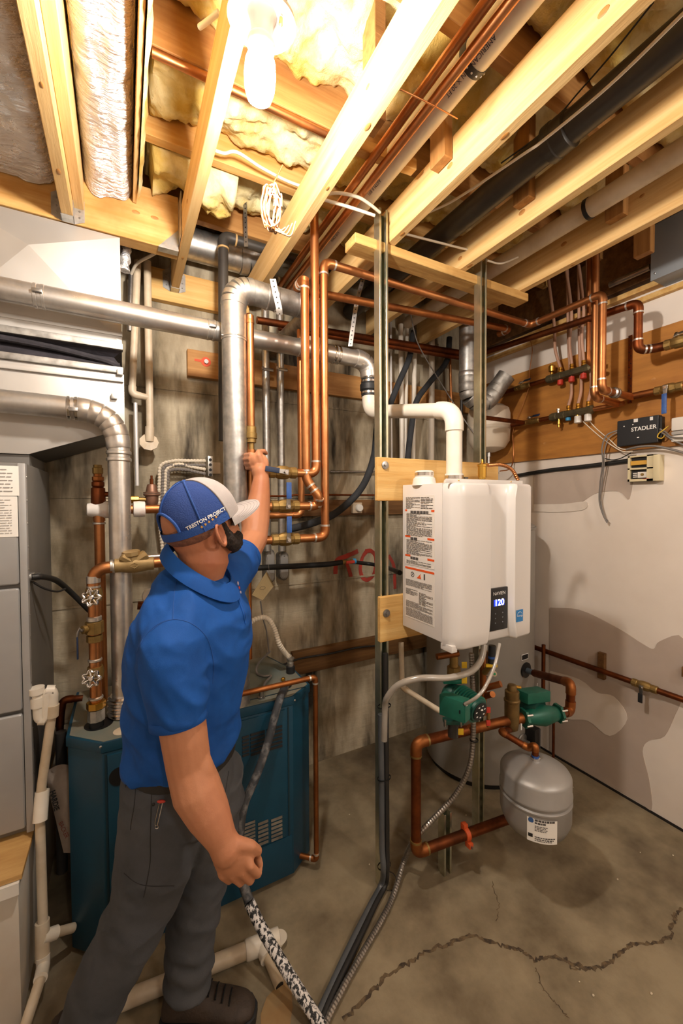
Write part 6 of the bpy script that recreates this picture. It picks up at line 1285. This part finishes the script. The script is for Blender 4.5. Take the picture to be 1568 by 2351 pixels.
cap_([P(602, 1066, d=1.645), P(594, 1046, d=1.635), P(593, 1037, d=1.65), P(606, 1036, d=1.68), P(611, 1041, d=1.70)], [.015, .0125, .0108, .0105, .009], 12)
# right arm hanging, half closed hand
RA = [P(400, 1480, d=1.02), P(410, 1600, d=1.0), P(425, 1700, d=.99), P(434, 1760, d=.99)]
cap_(RA, [.062, .058, .054, .052])
RB = [RA[-1], P(452, 1815, d=.985), P(480, 1870, d=.98), P(508, 1925, d=.975)]
cap_(RB, [.052, .0575, .05, .036]); mb.ell(P(457, 1800, d=.985), RX*.040, _F*.038, UX*.085, 22, 16)
ha = (P(548, 2005, d=.975)-P(508, 1925, d=.975)).normalized(); hb = ha.cross(-_F).normalized()
hb = (RX*.88+UX*.42).normalized(); wp = RB[-1]
cap_([wp, wp+ha*.03], [.035, .037]); mb.ell(wp+ha*.054, hb*.044, _F*.021, ha*.05, 22, 14)
for k in range(4):
    s = (.036, .0125, -.0115, -.034)[k]; r = (.0098, .0102, .0098, .0086)[k]; K = wp+ha*(.086, .09, .086, .077)[k]+hb*s
    L_ = (1.0, 1.08, 1.0, .82)[k]
    cap_([K-ha*.03+_F*.004, K-_F*.006, K+ha*.036*L_+_F*.008, K+ha*.034*L_+_F*.034, K+ha*.004+_F*.043, K-ha*.012+_F*.034], [r*1.1, r*1.15, r*1.05, r*.98, r*.9, r*.8], 12)
cap_([wp+ha*.03+hb*.03, wp+ha*.055+hb*.05+_F*.01, wp+ha*.082+hb*.05+_F*.026, wp+ha*.1+hb*.034+_F*.04], [.018, .0145, .0125, .010], 12)
# hips and legs (inside the trousers)
cap_([P(420, 1740, d=1.18), P(392, 1800, d=1.15), P(325, 2060, d=1.15), P(175, 2400, d=1.17)], [.1, .09, .06, .04]); cap_([P(430, 1740, d=1.2), P(468, 1800, d=1.25), P(447, 2050, d=1.31), P(432, 2280, d=1.335)], [.1, .09, .06, .04])
body = remesh(mb, .0042, 5, .5)
bo = obj('body', body, skin, man, smooth=180)
for s in (-1, 1): obj('eye', MB().ell(hp_(.079, s*.031, -.012), hf*.011, hl*.012, hu*.011, 12, 8), white_plastic, bo)
# beard and cropped hair
mb = MB()
mb.ell(hp_(.058, 0, -.092), hf*.036, hl*.045, hu*.036, 22, 14)
for s in (-1, 1):
    for f, u, a, b in ((.020, -.03, .012, .034), (.022, -.06, .020, .032), (.036, -.08, .024, .028), (.058, -.075, .02, .02)): mb.ell(hp_(f, s*(.068-(f-.02)*.55), u), hf*a, hl*.019, hu*b, 16, 10)
mb.ell(hp_(.090, 0, -.056), hf*.010, hl*.03, hu*.008, 14, 8)
bd = remesh(mb, .004, 3, .4)
for i, v in enumerate(bd.v): bd.v[i] = v+(v-hp_(.03, 0, -.05)).normalized()*NZ.noise(v*160)*.0028
obj('beard', bd, hairm, man, smooth=180)
mb = MB(); mb.ell(hp_(-.022, 0, .0), hf*.087, hl*.0845, hu*.055, 28, 14); obj('cropped_hair', mb, M('hair_stubble', '#6b4430', .7, 0, '#8a5a42', 90, bump=.4), man)
# cap
ca, cl_, cu_ = .111, .094, .128
def dome(phi, th, e=0.):
    c = max(0., math.cos(th)); front = max(0, math.cos(phi)); st = math.sin(th)
    k = (1+.10*front**2*st*c*1.6)
    return HC+(hf*math.cos(phi)*(ca+e)+hl*math.sin(phi)*(cl_+e))*(c**.82)*k+hu*((cu_+e)*(st**1.06)-.004)
NP, NT = 96, 26
def cap_patch(test, e=0.):
    m_ = MB(); idx = {}
    def vid(i, j):
        if (i % NP, j) not in idx: idx[(i % NP, j)] = len(m_.v); m_.v.append(dome(2*math.pi*(i % NP)/NP, math.pi/2*j/NT, e))
        return idx[(i % NP, j)]
    for i in range(NP):
        for j in range(NT):
            ph = (2*math.pi*(i+.5)/NP+math.pi) % (2*math.pi)-math.pi
            if test(ph, j): m_.f.append((vid(i, j), vid(i+1, j), vid(i+1, j+1), vid(i, j+1)))
    return m_
isf = lambda ph: abs(ph) < 1.2
back = lambda ph: math.pi-abs(ph)
hole = lambda ph, j: back(ph) < .62 and 3 <= j < 3+7.5*math.sqrt(max(0, 1-(back(ph)/.62)**2))
cap = obj('cap', cap_patch(lambda ph, j: not isf(ph) and not hole(ph, j)), capb, man, smooth=180)
obj('front_panel', cap_patch(lambda ph, j: isf(ph), .0012), capg, cap, smooth=180)
obj('sweat_band', cap_patch(lambda ph, j: j < 3 and not isf(ph), .0016), capn, cap, smooth=180)
A = [dome(math.pi+s*.64, 0)*0+dome(math.pi+.62*math.cos(t), math.pi/2*(3+7.5*math.sin(t))/NT, .001) for s in (1,) for t in [math.pi*k/20 for k in range(21)]]
obj('opening_trim', MB().tube(A, .0042, 8), capn, cap)
for ph in (1.2, -1.2, 1.95, -1.95, math.pi):
    A = [dome(ph, math.pi/2*(j if ph != math.pi or j > 11 else 11)/NT, .001) for j in range(NT)]
    obj('panel_seam', MB().tube(A, .0028, 6), capn if abs(ph) > 1.3 else capg, cap)
obj('button', MB().ell(dome(0, math.pi/2), hf*.008, hl*.008, hu*.004, 14, 8), capn, cap)
def bill(s, t, dz):
    ph = s*1.14; b = dome(ph, .03, .0); w = (1-abs(s)**3.2)
    return b+hf*(.074*t*w**.5)+hl*(s*.02*t*w)-hu*(.004+.016*s*s*t+.008*t)+hu*dz
NS, NB = 30, 10
obj('bill', MB().loft([[bill(-1+2*i/NS, j/NB, .0016) for i in range(NS+1)]+[bill(1-2*i/NS, j/NB, -.0016) for i in range(NS+1)] for j in range(NB+1)]), capg, cap, smooth=60)
for t in (.3, .45, .6, .75, .9): obj('bill_stitch', MB().tube([bill(-.93+1.86*i/24, t, .0018) for i in range(25)], .0005, 5), M('stitch_grey', '#8f8886', .7), cap)
cb = bvh_of(cap); tx = (RX*.885+UX*.465).normalized(); ty = tx.cross(RX.cross(UX)*1.0)*-1; ty = (UX*.885-RX*.465).normalized()
text('TRESTON PROJECT', .0135, white_print, cap, P(474, 1192, d=.98), tx, ty, bvh=cb, dirn=_F+RX*((474-784)/FPX), bold=.0003)
gold = M('star_gold', '#cf9a3c', .6)
for k in range(5):
    o = P(462+k*9, 1212.5-k*6.2, d=.98); mb = MB(); v0 = _F+RX*((480-784)/FPX); vs = []
    for q in range(10):
        t = math.pi/2+math.pi*q/5; r = .0042 if q % 2 == 0 else .0019; p = o+tx*r*math.cos(t)+ty*r*math.sin(t); h = cb.ray_cast(p, v0); vs.append((h[0] if h[0] else p)-v0.normalized()*.0048)
    mb.add(vs, [tuple(range(10))]); obj('star', mb, gold, cap, smooth=0)
obj('cap_emblem', MB().ell(dome(.35, .75, .0005), hf*.004, hl*.02, hu*.012, 14, 8), red_p, cap)
# ---- polo shirt
tf, tl_ = head_(-12)
def ring(c, a, b, n=28, tilt=0.): return [c+tl_*a*math.cos(t)+tf*b*math.sin(t)+UP*tilt*math.sin(t) for t in [2*math.pi*k/n for k in range(n)]]
mb = MB()
mb.loft([ring(P(421, 1722, d=1.18), .175, .150), ring(P(421, 1690, d=1.18), .178, .153), ring(P(424, 1640, d=1.18), .178, .152), ring(P(434, 1560, d=1.175), .187, .156), ring(P(442, 1480, d=1.17), .197, .158), ring(P(445, 1410, d=1.165), .195, .146), ring(P(444, 1365, d=1.16), .155, .108), ring(P(449, 1336, d=1.155), .10, .09), ring(P(452, 1326, d=1.155), .07, .07)])
cap_([P(402, 1478, d=1.02), P(425, 1410, d=1.10), P(445, 1402, d=1.16), P(500, 1348, d=1.27), P(530, 1318, d=1.335)], [.082, .095, .09, .085, .072], 22)
mb.ell(P(392, 1475, d=1.10), tl_*.10, tf*.078, UP*.12, 22, 14); mb.ell(P(388, 1425, d=1.17), tl_*.12, tf*.068, UP*.10, 22, 14); mb.ell(P(505, 1430, d=1.2), tl_*.13, tf*.075, UP*.13, 22, 14)
def sleeve(pts, rs): 
    pts = [V(p) for p in pts]; mb.tube(pts, rs, 26)
sleeve([P(398, 1470, d=1.02), P(398, 1520, d=1.01), P(404, 1590, d=1.0), P(411, 1657, d=.995)], [.083, .0855, .078, .0665])
sleeve([P(515, 1330, d=1.30), P(535, 1305, d=1.37), P(556, 1278, d=1.45)], [.075, .074, .068])
mb.ell(P(414, 1348, d=1.15), tl_*.09, tf*.062, UP*.064, 22, 14)
sh = remesh(mb, .0062, 7, .5)
# folds: pulled from the raised shoulder, gathered above the belt and at the sleeve
def fold(mb_, fn):
    me = bpy.data.meshes.new('n'); me.from_pydata([tuple(v) for v in mb_.v], [], mb_.f); me.update(); ns = [v.normal.copy() for v in me.vertices]; bpy.data.meshes.remove(me)
    for i, v in enumerate(mb_.v): mb_.v[i] = v+ns[i]*fn(v)
armx = P(404, 1590, d=1.0); hemz = P(421, 1722, d=1.18).z
def shirt_fold(v):
    u = V((v.dot(RH), v.dot(FH), v.z)); q = 0
    low = max(0, min(1, (hemz+.22-v.z)/.2)); q += low*.011*math.sin(v.z*70+NZ.noise(u*5)*5)*(.5+.5*NZ.noise(u*4+V((3, 1, 0))))
    a = NZ.noise(V((u.x*9+u.z*7, u.y*4, u.z*5-u.x*3))); q += .009*(.42-abs(a)*2); b = NZ.noise(V((u.x*20+u.z*15, u.y*8, u.z*8-u.x*6))); q += .0042*(.42-abs(b)*2)
    return q
fold(sh, shirt_fold)
so = obj('polo_shirt', sh, shirt, man, smooth=180)
# sleeve hem bands, yoke seams
def edge_band(nm, c, ax_, r, w, par, mat, k=1.0):
    x, y, d = basis(ax_); return obj(nm, MB().loft([[c+d*h+(x*math.cos(t)+y*math.sin(t))*(r+e) for t in [2*math.pi*q/40 for q in range(40)]] for h, e in ((-w, .0), (-w+.001, .0014), (-.001, .002), (.0, .0006), (.0, -.004))], caps=False), mat, par, smooth=60)
c0_, c1_ = P(404, 1590, d=1.0), P(411, 1659, d=.995); edge_band('sleeve_hem', c1_, c1_-c0_, .0655, .022, so, shirt)
c0_, c1_ = P(535, 1305, d=1.37), P(557, 1277, d=1.453); edge_band('sleeve_hem', c1_, c1_-c0_, .0665, .02, so, shirt)
sb = bvh_of(so)
def on(bv, px, py, off=.001):
    v = P(px, py, d=1.)-V((0, 0, EYE)); h = bv.ray_cast(V((0, 0, EYE)), v); return (h[0]-v.normalized()*off) if h[0] else None
def seam(nm, pix, par, bv, mat, r=.0011):
    pts = [q for q in (on(bv, a, b, .0002) for a, b in [(p.x, p.y) for p in spl([V((a, b, 0)) for a, b in pix], 8)]) if q]
    if len(pts) > 2: obj(nm, MB().tube(pts, r, 6), mat, par)
sdark = M('shirt_seam', '#17498f', .8)
seam('shoulder_seam', [(408, 1318), (403, 1345), (399, 1380), (397, 1422)], so, sb, sdark); seam('armhole_seam', [(314, 1500), (330, 1465), (360, 1435), (397, 1422), (440, 1432), (475, 1465), (490, 1520), (488, 1570)], so, sb, sdark)
seam('back_seam', [(397, 1422), (372, 1430), (345, 1450)], so, sb, sdark)
# collar
cc = P(460, 1322, d=1.152)
def cring(rx, ry, dz, tl2, n=44): return [cc+tf*(rx*math.cos(t)+.002)+tl_*ry*math.sin(t)+UP*(dz-tl2*math.cos(t)-.006*max(0, math.cos(t))**3) for t in [2*math.pi*k/n for k in range(n)]]
obj('collar', MB().loft([cring(.076, .076, .02, .05), cring(.082, .078, .046, .058), cring(.085, .081, .048, .06), cring(.092, .088, .036, .062), cring(.102, .098, .020, .064), cring(.108, .103, .005, .066), cring(.104, .099, .003, .066)], caps=False), shirt, so, smooth=60)
fp_ = cc+tf*.108-UP*.075
seam('placket', [(536, 1352), (546, 1375), (557, 1405), (563, 1432)], so, sb, shirt, .0042); seam('placket_edge', [(541, 1352), (551, 1375), (561, 1404), (566, 1430)], so, sb, sdark, .0016)
lg = M('logo_print', '#c7b6c4', .7); 
for px, py, s in ((546, 1340, .012), (549, 1350, .010), (552, 1360, .008)):
    q = on(sb, px, py, .001)
    if q: obj('chest_logo', MB().ell(q, RX*.003, _F*.003, UX*s*.6, 8, 6), lg if py != 1350 else red_p, so)
# ---- trousers
mb = MB(); wf, wl_ = head_(2)
def wr(c, a, b, n=28): return [c+wl_*a*math.cos(t)+wf*b*math.sin(t) for t in [2*math.pi*k/n for k in range(n)]]
mb.loft([wr(P(424, 1708, d=1.185), .155, .130), wr(P(424, 1740, d=1.185), .16, .135), wr(P(420, 1790, d=1.185), .165, .145), wr(P(415, 1850, d=1.19), .15, .145), wr(P(415, 1880, d=1.19), .11, .12)])
mb.ell(P(358, 1795, d=1.18), wf*.075, wl_*.11, UP*.09, 20, 12)
mb.tube([P(385, 1760, d=1.13), P(378, 1840, d=1.125), P(366, 1930, d=1.13), P(350, 2000, d=1.135), P(328, 2070, d=1.14), P(292, 2150, d=1.15), P(250, 2230, d=1.155), P(215, 2310, d=1.16), P(180, 2395, d=1.165), P(168, 2430, d=1.165)], [.112, .112, .106, .1, .091, .085, .081, .078, .074, .073], 26)
mb.tube([P(478, 1770, d=1.235), P(476, 1850, d=1.255), P(468, 1950, d=1.285), P(456, 2040, d=1.305), P(442, 2120, d=1.315), P(437, 2190, d=1.325), P(432, 2262, d=1.33)], [.112, .108, .095, .086, .080, .076, .073], 26)
tr_ = remesh(mb, .0062, 8, .5)
def tr_fold(v):
    u = V((v.dot(RH), v.dot(FH), v.z)); q = .009*(.42-2*abs(NZ.noise(V((u.x*6+u.z*4, u.y*4, u.z*8-u.x*5)))))+.0035*NZ.noise(V((u.x*15, u.y*9, u.z*20+u.x*12)))
    if v.z < .36: q += .006*math.sin(u.z*75+u.x*30+NZ.noise(u*5)*4)*min(1, (.36-v.z)/.15)*(.6+NZ.noise(u*7)*.6)
    return q
fold(tr_, tr_fold); to = obj('trousers', tr_, trou, man, smooth=180)
tb = bvh_of(to); tdark = M('trouser_seam', '#262628', .85)
seam('side_seam', [(352, 1755), (348, 1830), (345, 1920), (345, 1975), (338, 2020), (330, 2060)], to, tb, tdark); seam('pocket_edge', [(312, 1800), (308, 1850), (301, 1890), (300, 1905)], to, tb, tdark)
seam('knee_seam', [(285, 2005), (310, 2025), (340, 2034), (400, 2034)], to, tb, tdark); seam('pocket_edge', [(322, 1752), (330, 1790), (352, 1800)], to, tb, tdark); seam('fly_seam', [(525, 1770), (520, 1800), (512, 1850)], to, tb, tdark)
for px, py in ((354, 1789), (352, 1847)):
    q = on(tb, px, py, .001)
    if q: obj('rivet', MB().ell(q, RX*.004, _F*.002, UX*.004, 10, 6), black, to)
obj('belt', MB().loft([[P(422, 1716, d=1.185)+UP*h+wl_*(.166+e)*math.cos(t)+wf*(.141+e)*math.sin(t) for t in [2*math.pi*k/48 for k in range(48)]] for h, e in ((-.016, .0), (-.016, .004), (.016, .004), (.016, .0))], caps=False), M('belt_dark', '#1d1a18', .6), to)
for a in (-1.2, -.2): t = a-1.2; c = P(422, 1722, d=1.185)+wl_*.178*math.cos(t)+wf*.153*math.sin(t); obj('belt_loop', MB().obox(c, (wl_*-math.sin(t)+wf*math.cos(t))*.007, (wl_*math.cos(t)+wf*math.sin(t))*.003, UP*.026), trou, to, bev=.001)
# key clip in the pocket
q = on(tb, 370, 1842, .004)
T = thing('key_clip', 'small wire clip with a red top hooked on his trouser pocket', 'clip', P(362, 1892, d=.99))
if q:
    b_ = on(tb, 360, 1893, .006) or q-UP*.06
    obj('wire_loop', MB().tube(spl([q+RX*.004, b_+RX*.004+UX*.01, b_+RX*.0-UX*.002, b_-RX*.004+UX*.006, q-RX*.004, ], 6), .0012, 6), chrome, T); obj('red_top', MB().ell(q+UX*.002, RX*.011, _F*.004, UX*.004, 12, 8), red_p, T)
    obj('end_ring', MB().tube([b_-UX*.006+(RX*math.cos(t)+UX*math.sin(t))*.004 for t in [2*math.pi*k/12 for k in range(13)]], .0011, 6), chrome, T)
# ---- boots
def boot(an, toe, mat):
    mb = MB(); d = (toe-an); d.z = 0; L_ = d.length; d.normalize(); s = UP.cross(d).normalized(); g = V((an.x, an.y, 0))
    def rg(f, w, h0, h1, n=22): return [g+d*f+s*w*math.cos(t)+UP*((h0+h1)/2+(h1-h0)/2*math.sin(t)) for t in [2*math.pi*k/n for k in range(n)]]
    mb.loft([rg(-.075, .022, .025, .075), rg(-.068, .036, .015, .10), rg(-.04, .042, .012, .125), rg(.0, .044, .012, .13), rg(.05, .046, .012, .115), rg(.1, .05, .012, .09), rg(.15, .052, .012, .072), rg(.19, .046, .012, .062), rg(.215, .03, .014, .05), rg(.222, .014, .02, .04)])
    mb.tube([g+UP*.1, g+UP*.16-d*.005, g+UP*.215-d*.01], [.05, .053, .055], 22)
    bm_ = remesh(mb, .006, 4, .5); o = obj('boot', bm_, mat, man, smooth=180)
    sole = [(-.082, .02), (-.07, .038), (-.03, .045), (.04, .044), (.1, .054), (.16, .057), (.205, .048), (.228, .02)]
    obj('sole', MB().prism([g+d*f+s*w for f, w in sole]+[g+d*f-s*w for f, w in reversed(sole)], UP*.026), rubber, o, bev=.003, smooth=30)
    for k in range(5): obj('lace', MB().tube([g+d*(.055+.022*k)+s*w+UP*(.118-.011*k+.004-abs(w)*.25) for w in (-.025, -.01, .01, .025)], .0028, 6), black, o)
    obj('collar_flap', MB().tube(spl([g+UP*.21+d*.05-s*.02, g+UP*.225+d*.068, g+UP*.205+d*.062+s*.02], 5), .008, 8), boot_m, o)
a = P(428, 2268, d=1.335); boot(a, P(565, 2335, z=0), boot_m)
a = P(165, 2425, d=1.165); boot(V((a.x, a.y, 0)), V((a.x, a.y, 0))+tf*.2+RH*.05, boot_m)
